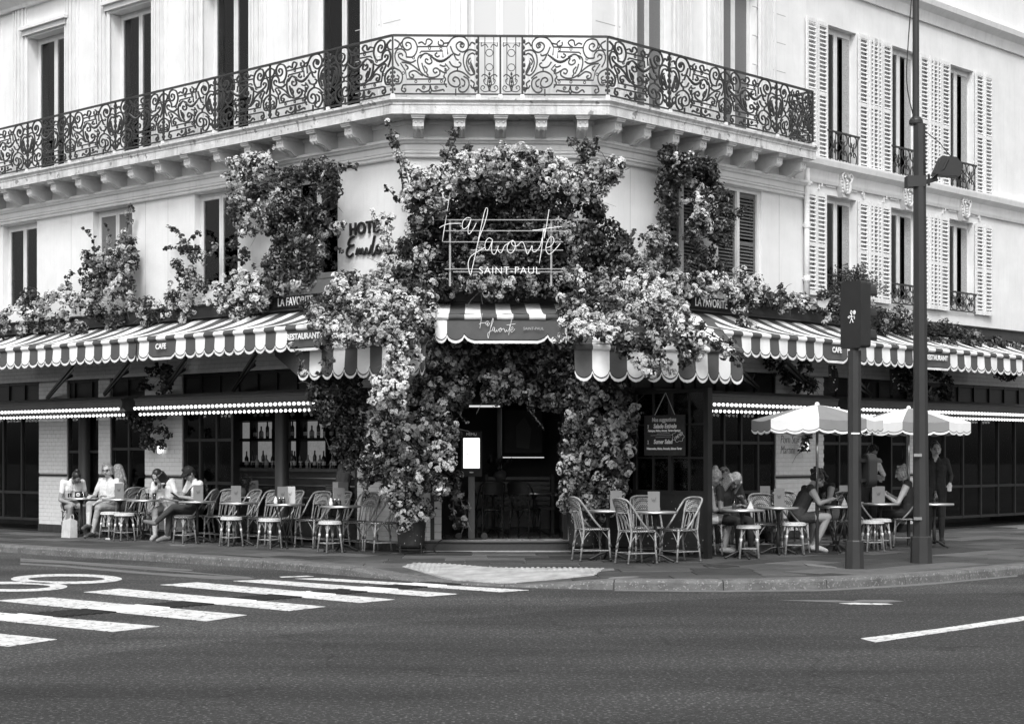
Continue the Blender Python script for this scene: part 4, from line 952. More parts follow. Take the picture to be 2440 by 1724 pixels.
EM = [[(.10,.46),(.0,.42),(-.06,.30),(.02,.26),(.10,.27)], [(.02,.26),(-.08,.2),(-.10,.08),(-.02,.02),(.08,.08)], [(.16,.04),(.20,.18),(.19,.06),(.27,.17),(.27,.06),(.34,.17),(.35,.06),(.40,.06),(.46,.18)], [(.46,.16),(.47,.06),(.53,.06),(.60,.22)],
      [(.68,.42),(.60,.1),(.63,.0),(.70,.06)], [(.70,.08),(.80,.14),(.80,.2),(.74,.18),(.73,.06),(.80,.02),(.90,.14)]]
em = MB()
for s_ in EM: em.tube([(-1.28+p[0]*.84, -.03, 4.64+p[1]*.72) for p in catmull(s_, 4)], .021, 6)
em.build('lettering', m_letter_k, ht, FM['L'])
for k, a, lab in (('L', (660, 722), 'white capital lettering on the dark beam above the left awning'), ('R', (1652, 722), 'white capital lettering on the dark beam above the right awning')):
    x0, z0 = fpx(k, a[0], a[1], .45); sg = thing('beam_lettering', lab, 'sign', FM[k] @ T(x0+.45, -.46, 3.9), 'shop lettering on the beam')
    pb = MB(); pb.box(x0-.06, x0+1.0, -.455, -.43, 3.875, 4.06); pb.build('sign_plate', m_black, sg, FM[k]); text('LA FAVORITE', .19, m_letter_w, sg, FM[k] @ T(x0+.47, -.462, 3.965) @ UP, xs=.78, bold=.002)
# ================================================================== TERRACE FURNITURE
def rtub(mb, pts, r, n=6, k=4): mb.tube([tuple(p) for p in catmull(pts, k)], r, n)
def make_chair(dark_seat=True):
    t = thing('bistro_chair', 'x', 'chair', I4)
    s = MB(); P = []
    for i in range(20):
        a = 2*math.pi*i/20; x = .205*math.copysign(abs(math.cos(a))**.6, math.cos(a)); y = .205*math.copysign(abs(math.sin(a))**.6, math.sin(a)); P.append((x*(1+.12*(y > 0)), y))
    s.prism(P, .438, .462, lambda x, y, z: (x, y, z)); s.build('seat', m_weave_k if dark_seat else m_weave_l, t)
    e = MB(); e.tube([(x*1.01, y*1.01, .448) for x, y in P], .016, 6, closed=True); e.build('seat_rim', mat_weave('rim_weave', .34, .03, 45) if 'rim_weave' not in MATS else MATS['rim_weave'], t, smooth=True)
    for sx in (-1, 1):
        l = MB(); l.tube([(sx*.19, .20, 0), (sx*.185, .185, .2), (sx*.19, .17, .44)], [.0135, .015, .016], 7); l.mat(1); l.tube([(sx*.187, .19, .20), (sx*.186, .188, .25)], .0185, 7); l.tube([(sx*.191, .201, .0), (sx*.19, .2, .03)], .017, 7); l.build('leg', [m_rattan, m_rattan_d], t, smooth=True)
        l = MB(); l.tube([(sx*.17, -.25, 0), (sx*.165, -.22, .22), (sx*.16, -.19, .44), (sx*.155, -.235, .70), (sx*.15, -.27, .84)], [.0135, .015, .016, .013, .012], 7); l.mat(1); l.tube([(sx*.167, -.228, .20), (sx*.1665, -.222, .25)], .0185, 7); l.tube([(sx*.171, -.251, 0), (sx*.17, -.248, .03)], .017, 7); l.build('leg', [m_rattan, m_rattan_d], t, smooth=True)
    h = MB(); rtub(h, [(-.215, .06, .45), (-.215, -.06, .58), (-.205, -.19, .76), (-.17, -.275, .875), (0, -.31, .90), (.17, -.275, .875), (.205, -.19, .76), (.215, -.06, .58), (.215, .06, .45)], .0145, 7); h.build('back_hoop', m_rattan, t, smooth=True)
    b = MB(); n = 10
    for f_, off in ((0, 0), (1, .014)):
        for i in range(n):
            a0, a1 = -.17+.34*i/n, -.17+.34*(i+1)/n
            for z0, z1 in ((.70, .79), (.79, .885)):
                def bp(x, z): return (x*(1.0 if z < .8 else .93), -.235-.55*(z-.70)*.7-.045*(1-(x/.17)**2)+off, z)
                b.quad(bp(a0, z0), bp(a1, z0), bp(a1, z1), bp(a0, z1))
    b.build('backrest', m_weave, t)
    lo = MB()
    for i in (-1, 0, 1):
        x = i*.085; rtub(lo, [(x-.035, -.19, .45), (x-.03, -.225, .58), (x-.028, -.25, .65), (x, -.262, .685), (x+.028, -.25, .65), (x+.03, -.225, .58), (x+.035, -.19, .45)], .0065, 5, 3)
    rtub(lo, [(-.155, -.236, .70), (0, -.285, .70), (.155, -.236, .70)], .010, 5, 4); lo.build('back_loops', m_rattan, t, smooth=True)
    br = MB()
    for z in (.15,): br.tube([(-.187, .19, z), (.187, .19, z), (.166, -.23, z), (-.166, -.23, z)], .009, 6, closed=True)
    for a, b_ in (((-.187, .19), (.187, .19)), ((.187, .19), (.166, -.22)), ((.166, -.22), (-.166, -.22)), ((-.166, -.22), (-.187, .19))):
        a = np.array(a); b_ = np.array(b_)
        for p, q in ((a, b_), (b_, a)): m_ = p+(q-p)*.32; br.tube([(p[0], p[1], .27), (p[0]+(m_[0]-p[0])*.5, p[1]+(m_[1]-p[1])*.5, .37), (m_[0], m_[1], .44)], .0075, 5)
    br.build('stretcher', m_rattan, t, smooth=True); return t
def make_stool(light=True):
    t = thing('rattan_stool', 'x', 'stool', I4)
    s = MB(); s.lathe([(.0, .445), (.15, .445), (.172, .452), (.176, .468), (.165, .482), (.13, .488), (0, .49)], n=20, cap=False); s.build('seat', m_weave_l if light else m_weave_k, t, smooth=True)
    e = MB(); e.tube([(.166*math.cos(a), .166*math.sin(a), .446) for a in np.linspace(0, 2*math.pi, 21)[:-1]], .014, 6, closed=True); e.build('seat_rim', MATS['rim_weave'] if not light else m_band, t, smooth=True)
    br = MB(); feet = []
    for i in range(4):
        a = R(45+90*i); c, s_ = math.cos(a), math.sin(a); l = MB(); l.tube([(.195*c, .195*s_, 0), (.165*c, .165*s_, .25), (.14*c, .14*s_, .445)], [.0145, .0155, .016], 7)
        l.mat(1); l.tube([(.165*c, .165*s_, .245), (.159*c, .159*s_, .295)], .019, 7); l.mat(2); l.tube([(.1955*c, .1955*s_, 0), (.192*c, .192*s_, .03)], .018, 7); l.build('leg', [m_rattan, m_band if light else m_rattan_d, m_rattan_d], t, smooth=True)
    q = [(.176*math.cos(R(45+90*i)), .176*math.sin(R(45+90*i)), .15) for i in range(4)]; br.tube(q, .009, 6, closed=True)
    for i in range(4):
        for j in (i-1, i+1):
            a, b = R(45+90*i), R(45+90*j); p = np.array([math.cos(a), math.sin(a)])*.163; q_ = np.array([math.cos(b), math.sin(b)])*.14; m_ = p+(q_-p)*.34
            br.tube([(p[0], p[1], .28), ((p[0]+m_[0])/2*1.03, (p[1]+m_[1])/2*1.03, .37), (m_[0], m_[1], .44)], .0075, 5)
    br.build('stretcher', m_rattan, t, smooth=True); return t
def make_table(r=.31, folding=False):
    t = thing('bistro_table', 'x', 'table', I4)
    a = MB(); a.lathe([(0, .685), (r-.01, .685), (r-.01, .712), (0, .713)], n=32, cap=False); a.build('table_top', m_ttop, t)
    e = MB(); e.lathe([(r-.012, .68), (r, .682), (r+.003, .697), (r, .714), (r-.02, .7155)], n=32, cap=False); e.build('metal_edge', m_trim_met, t, smooth=True)
    c = MB()
    if folding:
        for s_ in (-1, 1):
            for y in (-.1, .1): c.tube([(s_*.14, y, .685), (-s_*.02, y*.6, .02)], .011, 6)
    else: c.lathe([(.028, .06), (.028, .3), (.022, .34), (.024, .6), (.05, .66), (.12, .684)], n=12)
    c.build('column', m_cast, t, smooth=True)
    for i in range(3 if folding else 4):
        an = R(20+(120 if folding else 90)*i); f = MB(); rtub(f, [(.0, 0, .11), (.09*math.cos(an), .09*math.sin(an), .10), (.2*math.cos(an), .2*math.sin(an), .045), (.27*math.cos(an), .27*math.sin(an), .018)], .018, 6, 3); f.build('foot', m_cast, t, smooth=True)
    return t
CH = {}; 
def place(kind, M, label, group):
    if kind not in CH:
        o = {'chair': lambda: make_chair(True), 'stool': lambda: make_stool(True), 'stoolk': lambda: make_stool(False), 'table': lambda: make_table(), 'tablef': lambda: make_table(.31, True)}[kind]()
        CH[kind] = o; base = o
        o['label'] = label; o['group'] = group; move(o, M); return o
    return copy_tree(CH[kind], M, label, group)
def move(o, M):
    D_ = M @ W[o].inverted(); o.matrix_local = M
    def rec(q):
        W[q] = D_ @ W[q]
        for k in [k for k in W if k.parent is q]: rec(k)
    rec(o)
def Lp(px, d, hd=180, z=0):                # on the left terrace, d metres out from the wall; heading 180 = facing the street
    x = fpx('L', px, 1200, d)[0]; return FM['L'] @ T(x, -d, z) @ RZ(R(hd))
def Wp(px, Y, hd, z=0): return T((px-PX0)*Y/FPX, Y, z) @ RZ(R(hd))    # world: heading 0 faces away from the camera, -90 faces right, 90 left, 180 the camera
GC, GS, GT = 'rattan bistro chairs on the terrace', 'rattan stools on the terrace', 'round bistro tables on the terrace'
for px, d, hd, lab in ((328, .30, 190, 'rattan chair behind the table with straws in tall glasses'), (372, .22, 170, 'rattan chair half hidden left of the long-haired woman in a white shirt'), (474, .42, 128, 'rattan chair the man in a black cap sits on'), (412, .22, 180, 'rattan chair under the long-haired woman in a white shirt'),
        (262, .42, 118, 'rattan chair under the grey-haired person in glasses'), (296, .20, 100, 'rattan chair under the blonde girl facing left'), (176, .5, 250, 'rattan chair under the woman in a white top at the far left'),
        (524, .34, 196, 'leftmost empty rattan chair, beside the man in a black cap'), (577, .28, 172, 'rattan chair behind the table with a lone menu card'), (629, .34, 190, 'rattan chair between the lone menu table and the condiment table'), (677, .27, 168, 'rattan chair hidden behind the card on the condiment table'),
        (743, .34, 190, 'rattan chair left of the table nearest the flower pot'), (790, .27, 170, 'rattan chair behind the table nearest the flower pot'), (858, .36, 192, 'rattan chair right of the table nearest the flower pot'), (908, .42, 160, 'rattan chair against the white tiles beside the flower pot')):
    place('chair', Lp(px, d, hd), lab, GC)
for px, Y, hd, lab in ((1412, 24.85, -72, 'rattan chair in front of the door-side flower tub, seen from behind'), (1518, 24.15, -62, 'rattan chair nearest the street, its back turned to the camera'), (1618, 24.55, 125, 'rattan chair facing left before the dark glazed screen'), (1541, 25.25, 185, 'rattan chair behind the table with an upright card by the screen'),
        (1826, 26.6, 190, 'rattan chair behind the table with an open folded card'), (1878, 28.3, 185, 'rattan chair in the back row before the tiled pier'), (1890, 26.75, -85, 'rattan chair under the woman in a black tank top'), (1984, 27.9, 130, 'rattan chair under the dark-curled person across from the tank-top woman'),
        (2062, 27.9, -80, 'rattan chair right behind the traffic light post'), (2160, 28.7, 75, 'rattan chair under the woman with sunglasses on her hair'), (1733, 26.35, 200, 'rattan chair under the blonde woman in a black top'), (1665, 26.35, -80, 'rattan chair behind the screen post, under the bare-legged woman'), (1728, 27.7, 160, 'rattan chair under the person in a cap and camouflage jacket')):
    place('chair', Wp(px, Y, hd), lab, GC)
for px, d, kd, lab in ((263, .92, 'stool', 'rear one of the two pale stools before the grey-haired person'), (296, 1.12, 'stool', 'front one of the two pale stools before the grey-haired person'), (440, 1.0, 'stoolk', 'dark-seated stool in front of the man in a black cap'), (551, 1.0, 'stool', 'pale stool before the lone menu card'), (642, 1.02, 'stool', 'pale stool before the condiment table in the middle'), (786, 1.1, 'stool', 'pale stool nearest the flower pot')):
    place(kd, Lp(px, d, rnd.uniform(-12, 12)), lab, GS)
for px, Y, lab in ((1784, 25.3, 'pale stool right of the sneakers, before the blonde woman'), (1892, 26.3, 'pale stool left of the near parasol pole'), (2079, 27.1, 'front one of two pale stools between the two posts'), (2097, 27.75, 'rear one of two pale stools between the two posts')):
    place('stool', Wp(px, Y, rnd.uniform(-10, 10)), lab, GS)
TB = {}
for i, (px, d, kd, lab) in enumerate(((194, .80, 'table', 'round table with glasses in front of the woman in a white top'), (285, .72, 'table', 'round table with a dark and white menu card by the grey-haired person'), (346, .75, 'tablef', 'round table with straws in tall glasses, left of the couple'), (470, .75, 'table', 'round table with a card in front of the man in a black cap'), (568, .75, 'table', 'round table carrying only a menu card'),
        (680, .75, 'tablef', 'round table with salt pot, jar and two cards'), (812, .80, 'table', 'round table with salt pot and card nearest the flower pot'))):
    M = Lp(px, d, rnd.uniform(0, 90)); place(kd, M, lab, GT); TB['L%d' % i] = M
for i, (px, Y, kd, lab) in enumerate(((1448, 24.95, 'table', 'round table half hidden by the chair near the flower tub'), (1561, 24.4, 'table', 'round table with an upright card before the glazed screen'), (1768, 25.25, 'table', 'round table with drinks where the blonde woman sits'), (1854, 26.35, 'table', 'round table with an open folded card'), (1992, 26.95, 'tablef', 'round table with a wine glass before the tank-top woman'), (2098, 28.4, 'table', 'round table with a wide pale card behind the traffic light'), (2226, 28.3, 'table', 'round table behind the lamp post at the right'))):
    M = Wp(px, Y, rnd.uniform(0, 90)); place(kd, M, lab, GT); TB['R%d' % i] = M
for i, (px, d, lab) in enumerate(((600, -.42, 'table inside the open window behind the lone menu table'), (698, -.42, 'table inside the open window beside the round column'), (812, -.42, 'table inside the open window nearest the corner pier'))):
    M = Lp(px, d); place('table', M @ T(0, 0, .06), lab, 'tables just inside the open bar window'); TB['I%d' % i] = M @ T(0, 0, .06)
for i, (px, Y, lab) in enumerate(((1826, 28.6, 'table in the back row before the tiled pier'), (2012, 29.2, 'table in the back row behind the traffic light post'))):
    M = Wp(px, Y, 0); place('table', M, lab, 'tables in the back row of the right terrace'); TB['B%d' % i] = M

# ---- folded menu cards
mk = MB()
for s_ in MENU_MARK if 'MENU_MARK' in globals() else [[(-.03, .01), (-.022, -.018), (-.008, -.02), (0, .0)], [(.0, .0), (.01, -.02), (.02, -.018), (.028, .02)], [(-.02, -.028), (.0, -.038), (.02, -.03)]]: mk.tube([(p[0], -.003, p[1]) for p in catmull(s_, 4)], .0025, 4)
mark_me = mk.mesh('printed_mark', m_letter_k)
def menu(M, ang, label, spread=.5, mb_=None, second=None, h=.27, w_=.165):
    t = thing('menu_card', label, 'menu', M @ T(0, 0, .716) @ RZ(R(ang)), 'folded menu cards on the tables')
    c = MB(); c.box(-w_/2, w_/2, -.004, 0, 0, h); f = c.build('front_cover', mb_ or m_card, t)
    link('printed_mark', mark_me, f, W[t] @ T(0, -.003, h*.62))
    b = MB(); b.box(0, w_, 0, .004, 0, h); b.build('back_cover', second or m_card, t, W[t] @ T(-w_/2, .002, 0) @ RZ(spread)); return t
toW = lambda M: math.degrees(math.atan2(M[1][0], M[0][0]))
def mc(key, wa, lab, dx=0., dy=0., **k): M = T(W_(key)[0]+dx, W_(key)[1]+dy, W_(key)[2]); return menu(M, wa, lab, **k)
def W_(key): m = TB[key]; return (m[0][3], m[1][3], m[2][3])
mc('L1', -14, 'menu card open to a white page, before the blonde girl', 0, -.05, spread=.15, second=m_card_w); mc('L3', 4, 'menu card on the table of the man in a black cap', .03, -.08); mc('L4', 2, 'single menu card on the table right of the man in a black cap', -.03, -.05)
mc('L5', 6, 'menu card behind the salt pot on the middle table', -.04, -.02); mc('L6', -2, 'menu card on the table nearest the flower pot', -.02, -.02)
mc('L5', 12, 'pale open page standing behind the middle menu card', .06, .12, second=m_card_w, mb_=m_card_w, spread=.2)
mc('I0', 4, 'menu card inside the window behind the potted leaves', .03, .0); mc('I2', 0, 'large pale card inside the window near the corner pier', -.05, .0, mb_=m_card_w); mc('I2', 8, 'darker card before the pale one inside the window', .05, -.12)
mc('R0', 10, 'menu card beside the flower tub at the chair seen from behind', .12, .0, spread=.2, second=m_card_w); mc('R1', 0, 'menu card standing before the glazed screen', -.02, -.02); mc('R3', -28, 'open folded card on the table left of the parasol pole', .02, 0, spread=.9); mc('B0', 0, 'menu card in the back row beside the tiled pier', -.02, 0); mc('B1', 0, 'menu card right of the wine glass, by the traffic light post', .0, 0)
mc('R5', -16, 'wide pale card on the table behind the traffic light', -.04, -.04, spread=.7, w_=.2)

# ---- small tableware
m_gls = mat_glass('drinking_glass', .85, .05); m_cer = mat('white_ceramic', .8, .25); m_gl2 = mat('drink', .12, .1); m_straw = mat('straw', .03, .5)
def lathe_thing(name, label, cat, pos, prof, m, group=None, extra=None, n=14):
    t = thing(name, label, cat, T(*pos), group); b = MB(); b.lathe(prof, n=n); b.build('body', m, t, smooth=True)
    if extra: extra(t)
    return t
GLS = [(.028, 0), (.03, .005), (.034, .11), (.032, .11), (.027, .012)]
def tp(key, dx, dy): p = W_(key); return (p[0]+dx, p[1]+dy, p[2]+.717)
def straw(t):
    b = MB(); b.tube([(0, 0, .02), (.02, 0, .17)], .0035, 5); b.build('straw', m_straw, t); d = MB(); d.lathe([(.0285, .008), (.031, .07), (0, .07)], n=12); d.build('drink', m_gl2, t)
def lid(t): b = MB(); b.lathe([(.022, .075), (.024, .085), (.012, .1), (.008, .115), (0, .117)], n=12); b.build('lid', m_cer, t, smooth=True)
def lidk(t): b = MB(); b.lathe([(.022, .075), (.02, .1), (0, .103)], n=12); b.build('lid', m_steel, t, smooth=True)
POT = [(.024, 0), (.03, .01), (.03, .05), (.022, .07), (.022, .075)]
for key, nm in (('L5', 'middle table'), ('L6', 'table nearest the flower pot')):
    lathe_thing('salt_pot', 'white lidded salt pot on the %s' % nm, 'salt pot', tp(key, -.14, -.12), POT, m_cer, None, lid)
    lathe_thing('pepper_pot', 'dark pepper pot on the %s' % nm, 'pepper pot', tp(key, -.08, -.10), POT, m_cast, None, lidk)
    lathe_thing('glass_jar', 'small glass jar on the %s' % nm, 'jar', tp(key, -.015, -.13), [(.03, 0), (.033, .01), (.033, .06), (.026, .075), (.024, .075), (.03, .06), (.028, .012)], m_gls, None, lidk)
for i, (dx, dy) in enumerate(((-.12, -.05), (.06, -.1), (.16, 0))): lathe_thing('tall_glass', ['tall glass at the left of the table with straws', 'tall glass in the middle of the table with straws', 'tall glass at the right of the table with straws'][i], 'glass', tp('L2', dx, dy), GLS, m_gls, 'tall glasses with straws', straw)
for i, (dx, dy) in enumerate(((-.2, -.05), (.06, -.08), (.12, .03))): lathe_thing('tumbler', ['tumbler left of the ashtray at the far left table', 'tumbler right of the ashtray at the far left table', 'rear tumbler at the far left table'][i], 'glass', tp('L0', dx, dy), [(r_*1.1, z*.7) for r_, z in GLS], m_gls, 'tumblers', None)
t = thing('advert_ashtray', 'dark box with a pale ring mark on the far left table', 'ashtray', T(*tp('L0', -.03, -.1))); b = MB(); b.bbox(-.06, .06, -.03, .03, 0, .11, .006); b.build('body', m_black, t); b = MB(); b.tube([(.03*math.cos(a), -.031, .055+.03*math.sin(a)) for a in np.linspace(0, 2*math.pi, 13)[:-1]], .006, 5, closed=True); b.ell((0, -.031, .055), (.012, .004, .012)); b.build('printed_mark', m_letter_w, t)
def napkin(pos, lab):
    t = thing('folded_napkin', lab, 'napkin', T(*pos)); b = MB(); b.add([(-.05, 0, 0), (.05, .01, 0), (.0, .0, .12), (-.05, .05, 0), (.03, .06, 0)], [(0,1,2), (1,4,2), (4,3,2), (3,0,2), (0,3,4,1)]); b.build('paper', m_card_w, t)
napkin(tp('L0', .02, .02), 'folded white napkin among the glasses at the far left table'); napkin(tp('R2', .12, -.02), "folded white napkin on the blonde woman's table"); napkin(tp('R4', .12, -.05), 'folded white napkin beside the wine glass table setting')
lathe_thing('tall_glass', 'tall glass of iced drink before the blonde woman', 'glass', tp('R2', -.12, -.06), [(r_, z*1.4) for r_, z in GLS], m_gls, None, straw)
lathe_thing('wine_glass', 'wine glass in front of the tank-top woman', 'glass', tp('R4', -.20, -.06), [(.032, 0), (.03, .004), (.005, .01), (.0045, .09), (.02, .10), (.038, .13), (.036, .18), (.03, .21), (.028, .21), (.034, .18), (.034, .135), (.004, .1)], m_gls)
lathe_thing('tumbler', 'tumbler beside the wine glass', 'glass', tp('R4', .02, -.1), [(r_, z*.7) for r_, z in GLS], m_gls); lathe_thing('tumbler', 'tumbler at the edge of the wine glass table', 'glass', tp('R4', .18, -.02), [(r_, z*.8) for r_, z in GLS], m_gls)
lathe_thing('water_carafe', 'glass carafe at the right of the wine glass table', 'carafe', tp('R4', .2, .08), [(.045, 0), (.05, .01), (.05, .1), (.022, .17), (.024, .2), (.022, .2), (.02, .17), (.047, .1), (.045, .012)], m_gls)
lathe_thing('water_carafe', 'glass carafe on the table behind the lamp post', 'carafe', tp('R6', .0, -.05), [(.045, 0), (.05, .01), (.05, .1), (.022, .17), (.024, .2), (.022, .2), (.02, .17), (.047, .1), (.045, .012)], m_gls)
for i, dx in enumerate((-.12, .1)): lathe_thing('tumbler', ['left tumbler on the back row table by the tiled pier', 'right tumbler on the back row table by the tiled pier'][i], 'glass', tp('B0', -.18+dx*1.2, -.1), [(r_, z*.8) for r_, z in GLS], m_gls)
t = thing('shopping_bag', 'white paper shopping bag on the pavement at the far left', 'bag', Lp(165, 1.05)); b = MB(); b.add([(-.14, -.08, 0), (.14, -.08, 0), (.14, .08, 0), (-.14, .08, 0), (-.15, -.07, .3), (.13, -.05, .33), (.12, .06, .30), (-.14, .06, .36)], [(0,1,5,4), (1,2,6,5), (2,3,7,6), (3,0,4,7), (0,3,2,1)]); b.build('paper_body', mat('bag_paper', .55, .6, .15, 9, .4, 20), t)
b = MB(); rtub(b, [(-.05, -.06, .3), (-.04, -.06, .40), (.04, -.06, .40), (.05, -.06, .3)], .006, 5); b.build('handle', m_card_w, t)
t = thing('crumpled_tissue', 'crumpled white tissue on the pavement under a stool', 'litter', Lp(258, 1.12)); b = MB()
for i in range(7): b.ell((rnd.uniform(-.05, .05), rnd.uniform(-.03, .03), .018), (.03, .02, .018), 6, 4)
b.build('paper', m_card_w, t)

# ---- flower tubs, menu stand, glazed screen with chalkboard
def tub(label, X, Y):
    t = thing('flower_tub', label, 'planter', T(X, Y, 0), 'dark round flower tubs by the door')
    b = MB(); b.lathe([(.19, .10), (.20, .11), (.235, .66), (.25, .665), (.25, .70), (.225, .70), (.215, .62), (0, .62)], n=28, cap=True); b.build('pot', m_pot, t, smooth=False)
    s = MB()
    for z in (.07, .14): s.tube([(.225*math.cos(a), .225*math.sin(a), z) for a in np.linspace(0, 2*math.pi, 25)[:-1]], .008, 5, closed=True)
    for i in range(4): a = R(45+90*i); s.tube([(.225*math.cos(a), .225*math.sin(a), .15), (.225*math.cos(a), .225*math.sin(a), .0)], .009, 5)
    s.build('stand', m_cast, t)
tub('dark speckled tub on a wire stand left of the doorstep', *gpx(980, 1318)); tub('dark tub right of the doorstep, behind the rattan chairs', *gpx(1388, 1318))
ms = thing('menu_stand', 'lit menu display case on a post in the doorway', 'menu stand', FM['C'] @ T(-.43, .28, .175))
b = MB(); b.box(-.05, .05, -.03, .03, 0, .98); b.build('post', mat('stand_grey', .05, .4), ms); b = MB(); b.box(-.22, .22, -.2, .2, -.001, .012); b.build('base_plate', m_cast, ms)
b = MB(); b.bbox(-.165, .165, -.05, .04, .98, 1.69, .008); cs_ = b.build('case', m_black, ms); b = MB(); b.box(-.128, .128, -.058, -.05, 1.11, 1.58); scr = b.build('lit_page', m_screen, ms)
text('MENU', .06, m_letter_w, cs_, W[ms] @ T(0, -.054, 1.64) @ UP, ext=.001); b = MB(); b.ell((0, -.054, 1.045), (.035, .004, .011)); b.build('logo_plate', mat('logo_plate', .5, .4), cs_)
b = MB()
for i in range(22):
    z = 1.54-.0185*i; wd = rnd.uniform(.03, .085)
    if i in (4, 5, 9, 10): continue
    b.box(-.1 if i > 10 else -wd, (-.1+wd*1.3) if i > 10 else wd, -.0605, -.059, z, z+.006)
b.build('small_print', mat('print_grey', .35, .6), scr); text('LA CARTE', .04, m_letter_k, scr, W[ms] @ T(0, -.06, 1.335) @ UP, ext=.001); b = MB(); b.tube([(-.02, -.06, 1.40), (.0, -.06, 1.42), (.02, -.06, 1.40), (-.01, -.06, 1.385), (.02, -.06, 1.385)], .003, 4); b.build('small_print', m_letter_k, scr)
for sx in (-1, 1): b = MB(); b.lathe([(.05, -.02), (.055, 0), (.05, .02)], n=14); b.build('wheel', m_cast, ms, W[ms] @ T(sx*.2, 0, .05) @ Matrix.Rotation(R(90), 4, 'X'))
t = thing('power_cable', 'thin black cable looped on the pavement before the doorstep', 'cable', T(-.9, 26.9, 0)); b = MB(); b.tube(catmull([(-.65, 27.35, .2), (-.9, 27.08, .18), (-1.0, 26.95, .02), (-.6, 26.72, .012), (-.42, 26.80, .012), (-.7, 26.9, .012), (-1.15, 26.85, .012)], 8), .008, 5); b.build('cord', m_black_trim, t, I4)

S0, S1, S2 = np.array([1.44, 27.29]), np.array([2.06, 26.5]), np.array([3.0, 25.3]); dS = (S2-S1)/np.linalg.norm(S2-S1); angS = math.atan2(dS[1], dS[0])
sc_ = thing('glazed_screen', 'dark steel terrace screen with wired glass above a solid panel', 'screen', T(S1[0], S1[1], 0) @ RZ(angS)); MS = W[sc_]
Lw = float(np.linalg.norm(S2-S1)); Lx = -float(np.linalg.norm(S1-S0))
b = MB(); b.box(-.035, .035, -.035, .035, .05, 2.44); b.box(Lw-.045, Lw+.045, -.045, .045, 0, 2.46); b.box(Lx, Lx+.05, -.03, .03, .05, 2.42); b.box(Lx, Lw, -.03, .03, 2.40, 2.45); b.box(Lx, Lw, -.03, .03, .90, .97); b.box(Lw*.5-.035, Lw*.5+.035, -.032, .032, .95, 2.42); b.build('screen_frame', m_dark, sc_)
b = MB(); b.box(Lx+.04, Lw-.04, -.02, .02, .14, .92); b.box(Lx+.04, Lw-.04, -.03, .03, .10, .16); b.build('solid_panel', mat('screen_panel', .018, .45, .2, 6, spots=(20, .70, .5)), sc_)
b = MB()
for z in (1.45, 1.94): b.box(Lx+.05, Lw-.045, -.014, .014, z-.012, z+.012)
for x in (Lw*.25, Lw*.75, Lx*.5): b.box(x-.014, x+.014, -.016, .016, .96, 2.41)
b.build('glazing_bar', m_dark, sc_)
for a, e in ((Lx+.05, -.035), (.035, Lw*.5-.03), (Lw*.5+.03, Lw-.045)):
    g = MB(); g.box(a, e, -.004, .004, .96, 2.41); g.build('pane', mat_glass('screen_glass', .85, .03) if 'screen_glass' not in MATS else MATS['screen_glass'], sc_)
wm = MB()
for a, e in ((.05, Lw*.5-.03), (Lw*.5+.03, Lw-.05)):
    wd, hh = e-a, 1.42; stp_ = .045
    for s_ in np.arange(-hh, wd, stp_):
        for sg in (1, -1):
            t0, t1 = max(0, -s_), min(hh, wd-s_)
            if t1 > t0:
                xx0, xx1 = a+s_+t0, a+s_+t1
                if sg < 0: xx0, xx1 = a+e-xx0, a+e-xx1
                wm.bar((xx0, .008, .97+t0), (xx1, .008, .97+t1), .0035, .0035)
o = wm.build('wire_mesh', mat('wire', .16, .5), sc_); o['kind'] = 'stuff'
cb = thing('chalkboard', 'hanging chalkboard with handwritten salad specials on the glazed screen', 'chalkboard', MS @ T(Lw*.45, -.06, 1.48)); MC = W[cb]
bw_, bh = .86, .60
b = MB(); b.bbox(-bw_/2, bw_/2, -.012, .012, 0, bh, .004); brd = b.build('board', mat('blackboard', .022, .6, .5, 7), cb); b = MB()
for x in (-.22, .22): b.tube([(x, 0, bh-.01), (0, .02, .93)], .006, 5)
b.build('rope', mat('rope', .35, .8), cb); m_chalk = mat('chalk', .75, .9)
for s_, sz, x, z, sh in (('Nos suggestions', .085, .0, .53, .1), ('Salade Estivale', .092, .02, .435, .15), ('Pasteque, Melon, Avocat, Tartare Saumon', .044, .0, .37, .2), ('Sumer Salad', .088, -.02, .205, .15), ('Watermelon, Melon, Avocado, Salmon Tartar', .044, .0, .105, .2)):
    text(s_, sz, m_chalk if 'Nos' not in s_ else mat('chalk_faint', .5, .9), brd, MC @ T(x, -.0145, z) @ UP, ext=.0008, shear=sh, bold=.0022, xs=.92)
text('19€90', .07, m_chalk, brd, MC @ T(.30, -.0145, .28) @ UP @ RZ(R(28)), ext=.0008, shear=.1); b = MB()
b.tube([(.30+(.12+.012*math.cos(7*a))*math.cos(a), -.0145, .28+(.075+.01*math.cos(7*a))*math.sin(a)) for a in np.linspace(0, 2*math.pi, 43)[:-1]], .0022, 4, closed=True)
for z, a, e in ((.325, -.15, .12), (.30, -.28, .18), (.272, -.18, .15)): b.tube([(a, -.0145, z), (e, -.0145, z+.008)], .0018, 4)
for x, z in ((-.34, .43), (-.34, .2)): b.tube([(x-.015, -.0145, z-.03), (x+.015, -.0145, z+.03)], .002, 4); b.tube([(x-.015, -.0145, z+.03), (x+.015, -.0145, z-.03)], .002, 4)
b.build('chalk_marks', m_chalk, brd, MC)

